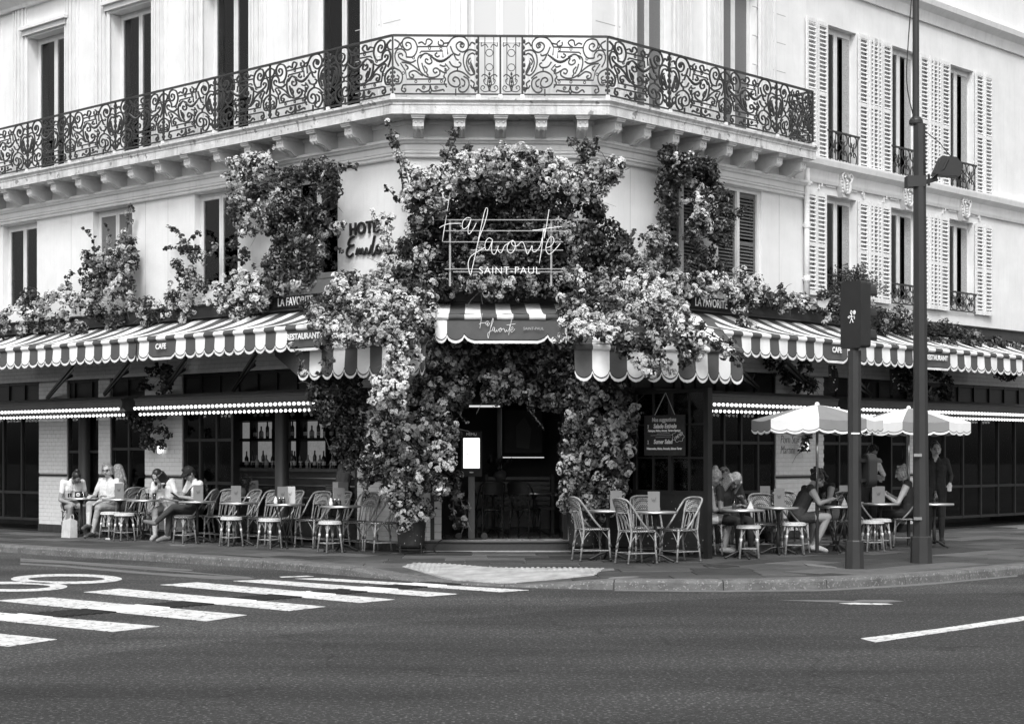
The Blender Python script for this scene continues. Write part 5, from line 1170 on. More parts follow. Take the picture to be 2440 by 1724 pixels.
# ---- parasols
m_par_g = mat('parasol_grey', .22, .85, .06, 6)
def parasol(label, X, Y, rot, Rr=.98):
    t = thing('parasol', label, 'parasol', T(X, Y, 0) @ RZ(rot), 'striped parasols on the right terrace'); M = W[t]
    b = MB(); b.lathe([(.021, .86), (.021, 2.22)], n=12); b.build('pole', m_steel, t, smooth=True); b = MB(); b.lathe([(.028, .02), (.028, .88)], n=12); b.box(-.3, .3, -.3, .3, .0, .018); b.build('base', m_cast, t)
    b = MB(); b.lathe([(.0, 2.22), (.04, 2.225), (.035, 2.27), (.02, 2.29), (0, 2.293)], n=12, cap=False); b.build('finial', m_white, t, smooth=True)
    for k in range(8):
        a0, a1 = 2*math.pi*k/8, 2*math.pi*(k+1)/8; p = MB()
        P0 = np.array([math.cos(a0), math.sin(a0)]); P1 = np.array([math.cos(a1), math.sin(a1)])
        for i in range(6):
            for j in range(6):
                def q(r_, s_): v_ = (P0*(1-s_)+P1*s_); v_ = v_*(r_*Rr); z = 2.25-.23*r_**1.25-.025*math.sin(math.pi*s_)*r_; return (v_[0], v_[1], z)
                r0, r1 = max(i/6, .02), (i+1)/6; p.quad(q(r0, j/6), q(r0, (j+1)/6), q(r1, (j+1)/6), q(r1, j/6))
        po = p.build('panel', m_aw_w if k % 2 else m_par_g, t, smooth=True)
        v_ = MB(); tr = MB(); fr_ = MB(); n = 18
        for i in range(n):
            def vp(s_, dz): w3 = P0*(1-s_)+P1*s_; z = 2.25-.23-.025*math.sin(math.pi*s_); return (w3[0]*Rr*1.004, w3[1]*Rr*1.004, z-dz)
            def dp(s_): return .125+.03*abs(math.sin(math.pi*s_*3))**.7
            s0, s1 = i/n, (i+1)/n
            v_.quad(vp(s0, 0), vp(s1, 0), vp(s1, dp(s1)), vp(s0, dp(s0))); tr.quad(vp(s0, dp(s0)), vp(s1, dp(s1)), vp(s1, dp(s1)+.011), vp(s0, dp(s0)+.011)); fr_.quad(vp(s0, dp(s0)+.011), vp(s1, dp(s1)+.011), vp(s1, dp(s1)+.043), vp(s0, dp(s0)+.043))
        v_.build('valance', m_aw_w if k % 2 else m_par_g, po, M); tr.build('piping', m_black_trim, po, M); fr_.build('fringe', m_aw_w, po, M)
        r_ = MB(); r_.bar((0, 0, 2.215), (P0[0]*Rr*.97, P0[1]*Rr*.97, 2.005), .012, .012); r_.bar((0, 0, 1.95), (P0[0]*Rr*.5, P0[1]*Rr*.5, 2.11), .01, .01); r_.build('rib', m_steel, t)
parasol('grey and white parasol left of the traffic light post', *gpx(1947, 1318), R(-112.5+14)); parasol('grey and white parasol behind the lamp post', *gpx(2165, 1301), R(-112.5+4))
# hanging wall lanterns (lit) and their plates
for lab, k, px, py in (('small lit wall lantern on the white tiles left of the couple', 'L', 380, 1070), ('small lit wall lantern on the tiled pier behind the parasol pole', 'R', 1922, 1062)):
    x, z = fpx(k, px, py, .08); t = thing('wall_lantern', lab, 'lamp', FM[k] @ T(x, -.08, z-.08), 'lit wall lanterns'); b = MB(); b.lathe([(.0, .0), (.035, .01), (.045, .05), (.045, .15), (0, .152)], n=14, cap=False); b.build('glass', m_lamp, t, smooth=True)
    b = MB(); b.lathe([(.05, .15), (.055, .17), (.03, .21), (0, .22)], n=14, cap=False); b.box(-.03, .03, .03, .075, .12, .2)
    for a in np.linspace(0, 2*math.pi, 5)[:-1]: b.tube([(.048*math.cos(a), .048*math.sin(a), .16), (.048*math.cos(a), .048*math.sin(a), .02), (0, 0, -.01)], .004, 4)
    b.build('cage', m_cast, t)
t = thing('wall_script', 'black handwritten cocktail name on the white tiled pier', 'sign', FM['R'] @ T(fpx('R', 1875, 1060, .03)[0], -.03, 1.5))
xw, zw = fpx('R', 1880, 1047, .025); text('Porn Star', .215, m_letter_k, t, FM['R'] @ T(xw+.03, -.025, zw+.0) @ UP, shear=.25, ext=.002, xs=.72, bold=-.005); xw, zw = fpx('R', 1874, 1072, .025); text('Martini', .215, m_letter_k, t, FM['R'] @ T(xw+.03, -.025, zw) @ UP, shear=.25, ext=.002, xs=.72, bold=-.005)
# pale mortar repairs and chips on the pavement (parts of the pavement)
for pts in ([(1912,1341),(1990,1350),(1998,1354),(1925,1347)], [(1428,1355),(1462,1354),(1464,1357),(1430,1358)], [(404,1296),(440,1298),(442,1300),(406,1299)], [(1560,1330),(1590,1331),(1590,1333),(1562,1333)]):
    P = [gpx(x, y, .004) for x, y in pts]; b = MB(); b.add([(x, y, gz(x, y)+.009) for x, y in P]+[(x, y, gz(x, y)-.01) for x, y in P], [(0,1,2,3), (0,4,5,1), (1,5,6,2), (2,6,7,3), (3,7,4,0)]); b.build('mortar_repair', mat('mortar_pale', .15, .9, .3, 12), pavement, I4)
# dark slot grille and a worn patch in the paving
P = [gpx(x, y, .004) for x, y in [(1675,1346),(1722,1344),(1762,1349),(1715,1352)]]; b = MB(); b.add([(x, y, .010) for x, y in P]+[(x, y, -.01) for x, y in P], [(0,1,2,3), (0,4,5,1), (1,5,6,2), (2,6,7,3), (3,7,4,0)]); b.build('cover_plate', mat('cover_plate', .03, .6, .3, 12), pavement, I4)
# ================================================================== PEOPLE
def vlerp(a, b, t): return Vector(a).lerp(Vector(b), t)
def sit(lean=8, side=0, yaw=0, pitch=10, hyaw=0, htilt=0, el=None, hl=None, er=None, hr=None, kl=None, al=None, kr=None, ar=None, sh=.47, fl=None, fr=None):
    J = {}; J['pel'] = Vector((0, 0, sh+.09)); RU = Matrix.Rotation(R(yaw), 3, 'Z') @ Matrix.Rotation(R(side), 3, 'Y') @ Matrix.Rotation(R(-lean), 3, 'X')
    up = lambda v: J['pel'] + RU @ Vector(v)
    J['chest'] = up((0, .01, .34)); J['neck'] = up((0, .02, .52)); J['sl'] = up((-.175, 0, .455)); J['sr'] = up((.175, 0, .455)); J['waist'] = up((0, .005, .14))
    HM = RU @ Matrix.Rotation(R(hyaw), 3, 'Z') @ Matrix.Rotation(R(htilt), 3, 'Y') @ Matrix.Rotation(R(-pitch), 3, 'X'); J['HM'] = HM; J['head'] = J['neck'] + HM @ Vector((0, .035, .135)); J['RU'] = RU
    J['el'] = Vector(el) if el else up((-.25, .06, .2)); J['er'] = Vector(er) if er else up((.25, .06, .2))
    J['hl'] = Vector(hl) if hl else J['pel']+Vector((-.13, .33, .20)); J['hr'] = Vector(hr) if hr else J['pel']+Vector((.13, .33, .20))
    J['pl'] = Vector((-.09, .03, sh+.06)); J['pr'] = Vector((.09, .03, sh+.06))
    J['kl'] = Vector(kl or (-.11, .45, sh+.05)); J['kr'] = Vector(kr or (.11, .45, sh+.05)); J['al'] = Vector(al or (-.11, .46, .09)); J['ar'] = Vector(ar or (.11, .46, .09))
    J['fl'] = Vector(fl) if fl else Vector((0, .16, -.055)); J['fr'] = Vector(fr) if fr else Vector((0, .16, -.055)); return J
def stand(pitch=8, hyaw=0, el=None, hl=None, er=None, hr=None):
    J = sit(2, 0, 0, pitch, hyaw, 0, None, None, None, None, sh=.84); J['pl'].z = J['pr'].z = .90
    J['kl'] = Vector((-.10, .03, .50)); J['kr'] = Vector((.10, .02, .50)); J['al'] = Vector((-.11, -.02, .09)); J['ar'] = Vector((.11, -.02, .09))
    J['el'] = Vector(el or (-.26, .0, 1.14)); J['er'] = Vector(er or (.26, 0, 1.14)); J['hl'] = Vector(hl or (-.22, .18, 1.0)); J['hr'] = Vector(hr or (.22, .18, 1.0)); return J
def remesh(mb, name, voxel, it=3):
    me = mb.mesh('tmp', m_black); o = bpy.data.objects.new('tmp_body', me); COL.objects.link(o)
    r = o.modifiers.new('r', 'REMESH'); r.mode = 'VOXEL'; r.voxel_size = voxel; s = o.modifiers.new('s', 'SMOOTH'); s.factor = .5; s.iterations = it
    dg = bpy.context.evaluated_depsgraph_get(); dg.update(); out = bpy.data.meshes.new_from_object(o.evaluated_get(dg)); out.name = name
    bpy.data.objects.remove(o); bpy.data.meshes.remove(me); out.materials.clear(); out.polygons.foreach_set('use_smooth', [True]*len(out.polygons)); return out
def person(label, M, J, fit, hair=None, hm=None, glasses=None, cap=None, cat='person', extra=None, sc=1.0, bulk=1.0):
    """fit: region -> material; regions torso, sleeve, arm, hand, head, hip, thigh, knee, shin, foot"""
    t = thing('person', label, 'person', M @ Matrix.Scale(sc, 4)); caps = []; ells = []
    def C(a, b, ra, rb, rg): caps.append((Vector(a), Vector(b), ra, rb, rg))
    k = bulk; pel, ch, nk, RU, HM, hd = J['pel'], J['chest'], J['neck'], J['RU'], J['HM'], J['head']; rx = RU @ Vector((1, 0, 0))
    for s_ in (-1, 1):
        C(J['waist']+rx*s_*.06*k, ch+rx*s_*.085, .105*k, .105*k, 'torso'); C(pel+rx*s_*.07*k, J['waist']+rx*s_*.06*k, .118*k, .105*k, 'hip'); C(ch+rx*s_*.06, nk+rx*s_*.035-RU @ Vector((0, 0, .03)), .105, .05, 'torso')
        sh_ = J['sl'] if s_ < 0 else J['sr']; C(ch+rx*s_*.10+RU @ Vector((0, 0, .07)), sh_, .075, .062, 'torso')
        e, h = (J['el'], J['hl']) if s_ < 0 else (J['er'], J['hr']); m_ = sh_.lerp(e, .55); C(sh_, m_, .060, .050*k, 'sleeve'); C(m_, e, .047, .040, 'arm'); w_ = e.lerp(h, .88); C(e, w_, .040, .027, 'arm')
        d = (h-e).normalized(); sd_ = d.cross(Vector((0, 0, 1))); sd_ = sd_.normalized() if sd_.length > .1 else Vector((1, 0, 0)); palm = h+d*.03; C(w_, palm, .027, .033, 'hand'); C(palm-sd_*.02, palm+sd_*.02, .024, .024, 'hand')
        for i in range(4):
            b0 = palm+sd_*(-.03+.02*i)+d*.025; L_ = (.036, .044, .042, .032)[i]; b1 = b0+d*L_+Vector((0, 0, -.008)); b2 = b1+d*L_*.6+Vector((0, 0, -.028)); C(b0, b1, .0105, .0098, 'hand'); C(b1, b2, .0098, .009, 'hand')
        tb = palm-sd_*.03*(1 if s_ > 0 else -1); C(tb, tb-sd_*.022*(1 if s_ > 0 else -1)+d*.03, .012, .0105, 'hand')
        p, kn, an, ft = (J['pl'], J['kl'], J['al'], J['fl']) if s_ < 0 else (J['pr'], J['kr'], J['ar'], J['fr']); m1 = p.lerp(kn, .5); C(p, m1, .098*k, .082*k, 'thigh'); C(m1, kn, .082*k, .063*k, 'knee'); m2 = kn.lerp(an, .40); C(kn, m2, .060, .056, 'shin'); C(m2, an, .056, .036, 'ankle')
        C(an+Vector((0, -.03, -.02)) if abs(ft.x) < .05 else an, an+ft*.55, .042, .043, 'foot'); C(an+ft*.5, an+ft*1.12, .044, .034, 'foot')
    C(nk-RU @ Vector((0, 0, .05)), hd-HM @ Vector((0, .02, .06)), .052, .05, 'neck')
    def H(v): return hd+HM @ Vector(v)
    ells.append((hd+HM @ Vector((0, -.006, .022)), (.076, .094, .095), 'head')); C(H((0, .038, -.045)), H((0, .052, -.082)), .052, .033, 'head'); C(H((-.03, .03, -.04)), H((.03, .03, -.04)), .045, .045, 'head')
    C(H((0, .088, .012)), H((0, .110, -.028)), .011, .016, 'head'); C(H((-.03, .082, .026)), H((.03, .082, .026)), .012, .012, 'head'); C(H((-.018, .09, -.062)), H((.018, .09, -.062)), .0095, .0095, 'lip')
    for s_ in (-1, 1): C(H((s_*.078, -.002, .015)), H((s_*.08, -.004, -.02)), .014, .010, 'head')
    mb = MB()
    for a, b, ra, rb, rg in caps: mb.cap2(a, b, ra, rb, 10)
    R4 = HM.to_4x4()
    for c, r_, rg in ells: mb.ell(c, r_, 14, 10, R4)
    me = remesh(mb, 'body', .0095, 2); nv = len(me.vertices); co = np.empty(nv*3); me.vertices.foreach_get('co', co); co = co.reshape(-1, 3)
    names = []; D = []
    for a, b, ra, rb, rg in caps:
        a_, b_ = np.array(a), np.array(b); ab = b_-a_; tt = np.clip(((co-a_) @ ab)/max(ab @ ab, 1e-9), 0, 1); D.append(np.linalg.norm(co-(a_+tt[:, None]*ab), axis=1)-(ra+(rb-ra)*tt)); names.append(rg)
    for c, r_, rg in ells: q = (co-np.array(c)) @ np.array(HM); D.append((np.linalg.norm(q/np.array(r_), axis=1)-1)*min(r_)); names.append(rg)
    best = np.argmin(np.array(D), 0); mats_ = []; idx = {}
    skin = fit['skin']
    def gm(rg):
        m_ = {'neck': skin, 'head': skin, 'hand': skin, 'lip': mat('lips', .16, .5)}.get(rg) or fit.get(rg) or skin
        if m_ not in mats_: mats_.append(m_)
        return mats_.index(m_)
    vm = np.array([gm(names[i]) for i in range(len(names))])[best]
    q = (co-np.array(hd)) @ np.array(HM); eye = mat('eye_dark', .03, .3); mats_.append(eye)
    for s_ in (-1, 1): vm[(np.abs(q[:, 0]-s_*.031) < .014) & (np.abs(q[:, 2]-.006) < .0065) & (q[:, 1] > .05)] = len(mats_)-1; vm[(np.abs(q[:, 0]-s_*.032) < .02) & (np.abs(q[:, 2]-.029) < .005) & (q[:, 1] > .05)] = len(mats_)-1
    for m_ in mats_: me.materials.append(m_)
    # neckline: torso material stops at the base of the neck
    fv = np.empty(len(me.loops), dtype=np.int32); me.loops.foreach_get('vertex_index', fv); ls = np.empty(len(me.polygons), dtype=np.int32); me.polygons.foreach_get('loop_start', ls); me.polygons.foreach_set('material_index', vm[fv[ls]].astype(np.int32))
    link('body', me, t, W[t])
    if hair:
        hb = MB(); hb.ell(H((0, -.020, .030)), (.086, .098, .099), 14, 10, R4)
        RW = lambda v: H(v)
        if hair in ('long', 'longw'):
            for s_ in (-1, 1):
                for i in range(4):
                    x = .07+.006*i; y = .05-.035*i; hb.cap2(H((s_*x, y, .03)), H((s_*(x+.012), y-.005, -.10)), .026, .026); hb.cap2(H((s_*(x+.012), y-.005, -.10)), H((s_*(x+.015+.01*(i % 2)), y+.02, -.21)), .026, .024); hb.cap2(H((s_*(x+.015), y+.02, -.21)), H((s_*(x+.0), y+.03, -.32)), .024, .012)
            for i in range(5): hb.cap2(H((-.06+.03*i, -.085, .0)), H((-.07+.035*i, -.10, -.2)), .035, .032); hb.cap2(H((-.07+.035*i, -.10, -.2)), H((-.06+.03*i, -.09, -.33)), .032, .015)
        if hair == 'bun': hb.ell(H((0, -.075, .115)), (.05, .045, .045), 10, 8); hb.cap2(H((0, -.08, .0)), H((0, -.085, -.04)), .04, .03)
        if hair == 'short':
            for s_ in (-1, 1): hb.cap2(H((s_*.074, -.02, .03)), H((s_*.078, -.035, -.03)), .022, .018)
            hb.cap2(H((0, -.09, .0)), H((0, -.085, -.06)), .045, .035)
            for i in range(9): hb.ell(H((rnd.uniform(-.06, .06), rnd.uniform(-.05, .07), .10+rnd.uniform(-.01, .015))), .027, 7, 5)
        if hair == 'bob':
            for s_ in (-1, 1):
                for y in (-.06, -.02, .02): hb.cap2(H((s_*.075, y, .04)), H((s_*.088, y, -.06)), .027, .022)
            for i in range(12): hb.ell(H((rnd.uniform(-.07, .07), rnd.uniform(-.09, .06), .09+rnd.uniform(-.02, .025))), .03, 7, 5)
        if hair == 'curly':
            for i in range(46):
                a = rnd.uniform(0, 6.28); z = rnd.uniform(-.11, .12); rr = .105*math.sqrt(max(.1, 1-(z/.16)**2)); y = math.sin(a)*rr-.03
                if y > .05 and z < .06: continue
                hb.ell(H((math.cos(a)*rr, y, z)), rnd.uniform(.022, .036), 7, 5)
        hme = remesh(hb, 'hair', .008, 1); hme.materials.append(hm); link('hair', hme, t, W[t])
    HMt = W[t] @ Matrix.Translation(hd) @ R4
    if cap:
        b = MB(); b.ell((0, -.012, .04), (.09, .104, .092), 16, 10); b.tube([(0, 0, .13), (0, 0, .138)], .012, 8); n = 10; P = [(.075*math.cos(a), .06+.10*math.sin(a), .055-.02*math.sin(a)) for a in np.linspace(0, math.pi, n)]
        b.add([(x, y, z) for x, y, z in P]+[(x, y, z-.009) for x, y, z in P], [tuple(range(n)), tuple(range(2*n-1, n-1, -1))]+[(i, n+i, n+i+1, i+1) for i in range(n-1)]); b.build('cap', cap, t, HMt, True)
    if glasses:
        b = MB()
        for s_ in (-1, 1): b.tube([(s_*.033+.024*math.cos(a), .103, .006+.019*math.sin(a)) for a in np.linspace(0, 2*math.pi, 11)[:-1]], .0045, 5, closed=True); b.tube([(s_*.057, .101, .01), (s_*.082, .0, .014)], .0035, 5)
        b.tube([(-.01, .104, .01), (.01, .104, .01)], .0035, 5); b.build('glasses', m_black, t, HMt @ (T(0, -.04, .085) if glasses == 'up' else I4))
    if extra: extra(t, W[t], J)
    return t
k_ = lambda n, g, r_=.85, v=.15: mat('cloth_'+n, g, r_, v, 9, .9, 16)
cw, cpale, cdark, cblk, cjean, cgrey = k_('white', .72), k_('pale', .62), k_('dark', .035), k_('black', .018), k_('jeans', .30, .9, .25), k_('grey', .14)
ccamo = mat('cloth_camo', .13, .85, .6, 16, .2, 60); cskirt = k_('trousers', .045)
sandal = k_('sandal', .07, .7, .7); shoe = k_('shoe', .16); trainer = k_('trainer', .34)
h_grey = mat('hair_grey', .24, .5, .6, 60, .9, 60); h_bl = mat('hair_blonde', .30, .42, .7, 46, .9, 55); h_bk = mat('hair_dark', .02, .4, .3, 40); h_br = mat('hair_brown', .05, .45, .4, 40)
def fit(skin, top, sleeve=True, bottom=None, leg='long', shoes=None, arm=None):
    d = {'skin': skin, 'torso': top, 'hip': bottom or top, 'thigh': bottom, 'foot': shoes}
    if sleeve: d['sleeve'] = top
    if arm: d['arm'] = arm
    if leg in ('long', 'crop', 'short'): d['knee'] = bottom if leg != 'short' else skin
    if leg in ('long', 'crop'): d['shin'] = bottom
    if leg == 'long': d['ankle'] = bottom
    return d
def phone(t, M, J, at='hr'):
    h = J[at]; b = MB(); b.box(-.036, .036, -.075, .075, -.005, .005); b.build('phone', m_black, t, M @ Matrix.Translation(h+Vector((0, .09, .03))) @ Matrix.Rotation(R(35), 4, 'X'))
def bag(t, M, J):
    b = MB(); sl_ = J['sl']; w_ = J['waist']; rx = J['RU'] @ Vector((1, 0, 0)); fw_ = J['RU'] @ Vector((0, 1, 0)); b.tube([sl_+Vector((0, 0, .06)), J['chest']+fw_*.115-rx*.03, w_+fw_*.125+rx*.12], .016, 6); b.tube([J['chest']+fw_*.12-rx*.06, J['chest']+fw_*.13+rx*.0-Vector((0, 0, .1)), w_+fw_*.14+rx*.1], [.02, .05, .03], 8); b.build('crossbody_bag', cblk, t, M, True)
def drink(t, M, J): h = J['hr']; b = MB(); b.lathe([(.03, -.06), (.033, .06), (0, .06)], c=tuple(h+Vector((0, .05, 0))), n=12); b.build('drink_cup', m_gl2, t, M, True)
def band(t, M, J): h = J['hl']; e = J['el']; b = MB(); p = h.lerp(e, .16); d = (e-h).normalized(); b.tube([p-d*.013, p+d*.013], .034, 10); b.build('wristband', cw, t, M)
Lw = lambda px, d: (lambda x: fw('L', x, -d, 0))(fpx('L', px, 1200, d)[0])
def PL(px, d, hd): p = Lw(px, d); return T(p.x, p.y, 0) @ RZ(R(hd))
person('woman in a white top and dark shorts bent over at the far left table', PL(168, .48, 208), sit(22, 0, 0, 38, 10, el=(-.26, .12, .72), hl=(-.12, .36, .72), er=(.24, .2, .66), hr=(.10, .42, .60)), fit(m_skin2, cw, True, cdark, 'short', sandal), 'bun', h_bk, 'on', extra=band)
person('grey-haired person in glasses, pale shirt and cropped jeans beside the column', PL(262, .46, 148), sit(2, 0, 6, 4, 14, er=(.27, .12, .74), hr=(.16, .33, .74), el=(-.28, .1, .76), hl=(-.10, .36, .66), kl=(-.14, .43, .54), al=(-.06, .50, .10), kr=(.06, .45, .60), ar=(-.06, .60, .24), fr=(-.03, .15, -.05)), fit(m_skin, cpale, True, cjean, 'crop', sandal), 'bob', h_grey, 'on', bulk=1.12)
person('girl with long blonde hair turned left behind the dark and white card', PL(298, .22, 98), sit(6, 0, 0, 6, 0), fit(m_skin, cgrey, False, cdark, 'long', shoe), 'longw', h_bl)
person('woman with long dark hair in a white shirt sipping a drink', PL(404, .24, 172), sit(14, 8, -12, 30, -14, -10, er=(.27, .16, .80), hr=(.08, .26, .95), el=(-.22, .2, .70), hl=(-.02, .36, .74)), fit(m_skin, cw, True, cjean, 'crop', trainer), 'long', h_bk, extra=drink)
person('man in a black cap and white t-shirt with crossed legs looking at a phone', PL(466, .44, 128), sit(4, -4, 0, 28, 10, el=(-.25, .12, .74), hl=(-.06, .34, .78), er=(.25, .14, .74), hr=(.08, .36, .76), kl=(-.06, .46, .60), al=(.10, .72, .33), kr=(.10, .44, .53), ar=(.08, .50, .10), fl=(.06, .13, .03)), fit(m_skin2, cw, True, cskirt, 'long', shoe), 'short', h_bk, 'on', cap=cblk, extra=lambda t, M, J: (bag(t, M, J), phone(t, M, J, 'hl')))
p = FM['L'] @ T(fpx('L', 812, 1100, -.75)[0], .75, .28)
person('customer in a sleeveless top seen from behind at the bar counter', p @ RZ(R(-20)), sit(10, 0, 0, 10, -20, el=(-.25, .2, .82), hl=(-.1, .42, .85), er=(.25, .2, .82), hr=(.1, .42, .85)), fit(m_skin2, cgrey, False, cdark, 'long', shoe), 'short', h_bk)
def PW(px, Y, hd): return Wp(px, Y, hd)
person('blonde woman in a black top picking at her food', PW(1731, 26.3, 208), sit(14, 4, 0, 36, -10, -12, el=(-.24, .16, .70), hl=(.0, .38, .86), er=(.24, .2, .68), hr=(.08, .42, .74)), fit(m_skin3, cblk, True, cblk, 'long', shoe), 'longw', h_bl)
person('bare-legged woman in sneakers holding a phone behind the screen post', PW(1668, 26.2, -82), sit(12, 0, 0, 22, -10, er=(.22, .16, .68), hr=(.06, .40, .70), el=(-.22, .16, .68), hl=(-.04, .42, .72), kl=(-.10, .46, .55), al=(-.09, .42, .10), kr=(.08, .42, .55), ar=(.10, .34, .10)), fit(m_skin2, cpale, False, cpale, 'none', trainer), 'bun', h_bl, extra=phone)
person('curly-haired woman seated behind the wired glass', PW(1636, 26.9, 170), sit(6, 0, 0, 10, -12), fit(m_skin, cgrey, False, cdark, 'long', shoe), 'curly', h_br)
person('person in a cap and camouflage jacket resting the head on a hand', PW(1726, 27.65, 172), sit(8, 0, 0, 20, 10, 6, er=(.24, .20, .80), hr=(.10, .14, 1.16), el=(-.24, .14, .76), hl=(-.05, .36, .78)), fit(m_skin2, ccamo, True, cdark, 'long', shoe, ccamo), 'short', h_br, cap=cgrey)
person('woman in a black tank top with tied-up hair leaning on the table', PW(1897, 26.75, -84), sit(24, 0, 0, 12, 0, er=(.22, .30, .76), hr=(.10, .52, .82), el=(-.20, .34, .80), hl=(-.06, .30, 1.08), kl=(-.12, .44, .55), al=(-.10, .30, .10), kr=(.10, .46, .55), ar=(.10, .26, .10)), fit(m_skin2, cblk, False, cdark, 'none', trainer), 'bun', h_bk, extra=lambda t, M, J: band(t, M, J))
person('person with dark curls resting the chin on a hand across the wine glass', PW(1978, 27.85, 118), sit(14, 0, 0, 14, -10, er=(.22, .26, .82), hr=(.06, .22, 1.08), el=(-.22, .2, .76), hl=(-.02, .36, .78)), fit(m_skin2, cblk, False, cgrey, 'short', trainer), 'curly', h_bk)
person('standing waiter in a white shirt looking down behind the traffic light', PW(2066, 29.6, 205), stand(34, 0, el=(-.25, .12, 1.16), hl=(-.08, .32, 1.12), er=(.25, .12, 1.16), hr=(.1, .34, 1.1)), fit(m_skin2, cw, True, cblk, 'long', cblk, cw), 'short', h_bk)
person('woman with sunglasses on her hair looking at a phone beside the lamp post', PW(2166, 28.75, 72), sit(2, 0, 0, 18, 0, er=(.22, .16, .72), hr=(.08, .36, .86), el=(-.22, .16, .70), hl=(-.02, .38, .84)), fit(m_skin, cblk, False, cblk, 'long', cblk), 'bob', h_bl, 'up', extra=phone)
person('standing woman in black with pulled-back hair at the right edge', PW(2228, 29.3, 172), stand(0, 6), fit(m_skin, cblk, True, cblk, 'long', cblk, cblk), 'bun', h_br)
# ================================================================== CLIMBING FLOWERS
def np_mesh(name, V_, Fq, colr, m, smooth=False):          # V_ (n,3); Fq (k,4) quads; colr (n,)
    me = bpy.data.meshes.new(name); nv, nf = len(V_), len(Fq)
    me.vertices.add(nv); me.vertices.foreach_set('co', np.ascontiguousarray(V_, dtype=np.float32).ravel())
    me.loops.add(nf*4); me.loops.foreach_set('vertex_index', np.ascontiguousarray(Fq, dtype=np.int32).ravel())
    me.polygons.add(nf); me.polygons.foreach_set('loop_start', np.arange(0, nf*4, 4, dtype=np.int32)); me.polygons.foreach_set('loop_total', np.full(nf, 4, dtype=np.int32))
    ca = me.color_attributes.new('Col', 'FLOAT_COLOR', 'POINT'); c4 = np.ones((nv, 4), dtype=np.float32); c4[:, :3] = np.asarray(colr, dtype=np.float32)[:, None]; ca.data.foreach_set('color', c4.ravel())
    me.materials.append(m); me.update(calc_edges=True); me.validate(); return me
def basis(n):
    n = n/np.linalg.norm(n, axis=1, keepdims=True); a = np.where(np.abs(n[:, 2:3]) < .9, np.array([[0, 0, 1.]]), np.array([[1., 0, 0]]))
    u = np.cross(n, a); u /= np.linalg.norm(u, axis=1, keepdims=True); v = np.cross(n, u); th = rng.uniform(0, 2*np.pi, len(n))[:, None]
    return n, u*np.cos(th)+v*np.sin(th), -u*np.sin(th)+v*np.cos(th)
def florets(C, N, r, g):                                   # five-petalled blossoms with a dark eye: 5 kite quads each
    n, u, v = basis(N); k = len(C); Vs = []; cols = []; r = r[:, None]
    Vs.append(C-n*r*.25); cols.append(g*.3)
    for i in range(5):
        for a, rad, h, cm in ((i*72-30, .62, .05, .92), (i*72, 1.0, .22, 1.05), ):
            t = math.radians(a); Vs.append(C+(u*math.cos(t)+v*math.sin(t))*r*rad+n*r*h); cols.append(g*cm)
    Vv = np.stack(Vs, 1).reshape(-1, 3); cc = np.stack(cols, 1).reshape(-1); base = np.arange(k)[:, None]*11; F_ = []
    for i in range(5): F_.append(np.concatenate([base, base+1+2*i, base+2+2*i, base+1+2*((i+1) % 5)], 1))
    return Vv, np.stack(F_, 1).reshape(-1, 4), cc
def leaves(C, N, r, g):                                    # folded oval leaves: 2 quads each
    n, u, v = basis(N); r = r[:, None]; k = len(C)
    Vs = [C-u*r, C-v*r*.62+n*r*.22, C+u*r*1.1-n*r*.1, C+v*r*.62+n*r*.22, C-u*r*.3-v*r*.66+n*r*.15, C-u*r*.3+v*r*.66+n*r*.15]
    Vv = np.stack(Vs, 1).reshape(-1, 3); b = np.arange(k)[:, None]*6
    F_ = np.stack([np.concatenate([b, b+4, b+1, b+2], 1), np.concatenate([b, b+2, b+3, b+5], 1)], 1).reshape(-1, 4)
    return Vv, F_, np.repeat(g, 6)
def inside(px, py, P):
    c = np.zeros(len(px), bool); j = len(P)-1
    for i in range(len(P)):
        xi, yi = P[i]; xj, yj = P[j]
        with np.errstate(divide='ignore', invalid='ignore'): hit = ((yi > py) != (yj > py)) & (px < (xj-xi)*(py-yi)/((yj-yi) if yj != yi else 1e-9)+xi)
        c ^= hit; j = i
    return c
def sampler(poly, n):
    P = np.array(poly, float); lo, hi = P.min(0), P.max(0); out = np.zeros((0, 2))
    while len(out) < n:
        q = rng.uniform(lo, hi, (n*2, 2)); out = np.vstack([out, q[inside(q[:, 0], q[:, 1], poly)]])
    return out[:n]
def parea(P): P = np.array(P, float); return .5*abs(np.dot(P[:, 0], np.roll(P[:, 1], 1))-np.dot(P[:, 1], np.roll(P[:, 0], 1)))
def plane_map(k, d): return lambda x, y, e: np.array(fw(k, (lambda a: a[0])(fpx(k, x, y, d+e)), -(d+e), fpx(k, x, y, d+e)[1]))
def front_map(Yf): return lambda x, y, e: np.array(ypx(x, y, (Yf(x, y) if callable(Yf) else Yf)-e))
NVIEW = np.array([0, -1., .25])
TN = {'w': (.78, .10), 'm': (.44, .12), 'g': (.22, .07), 'd': (.10, .03)}
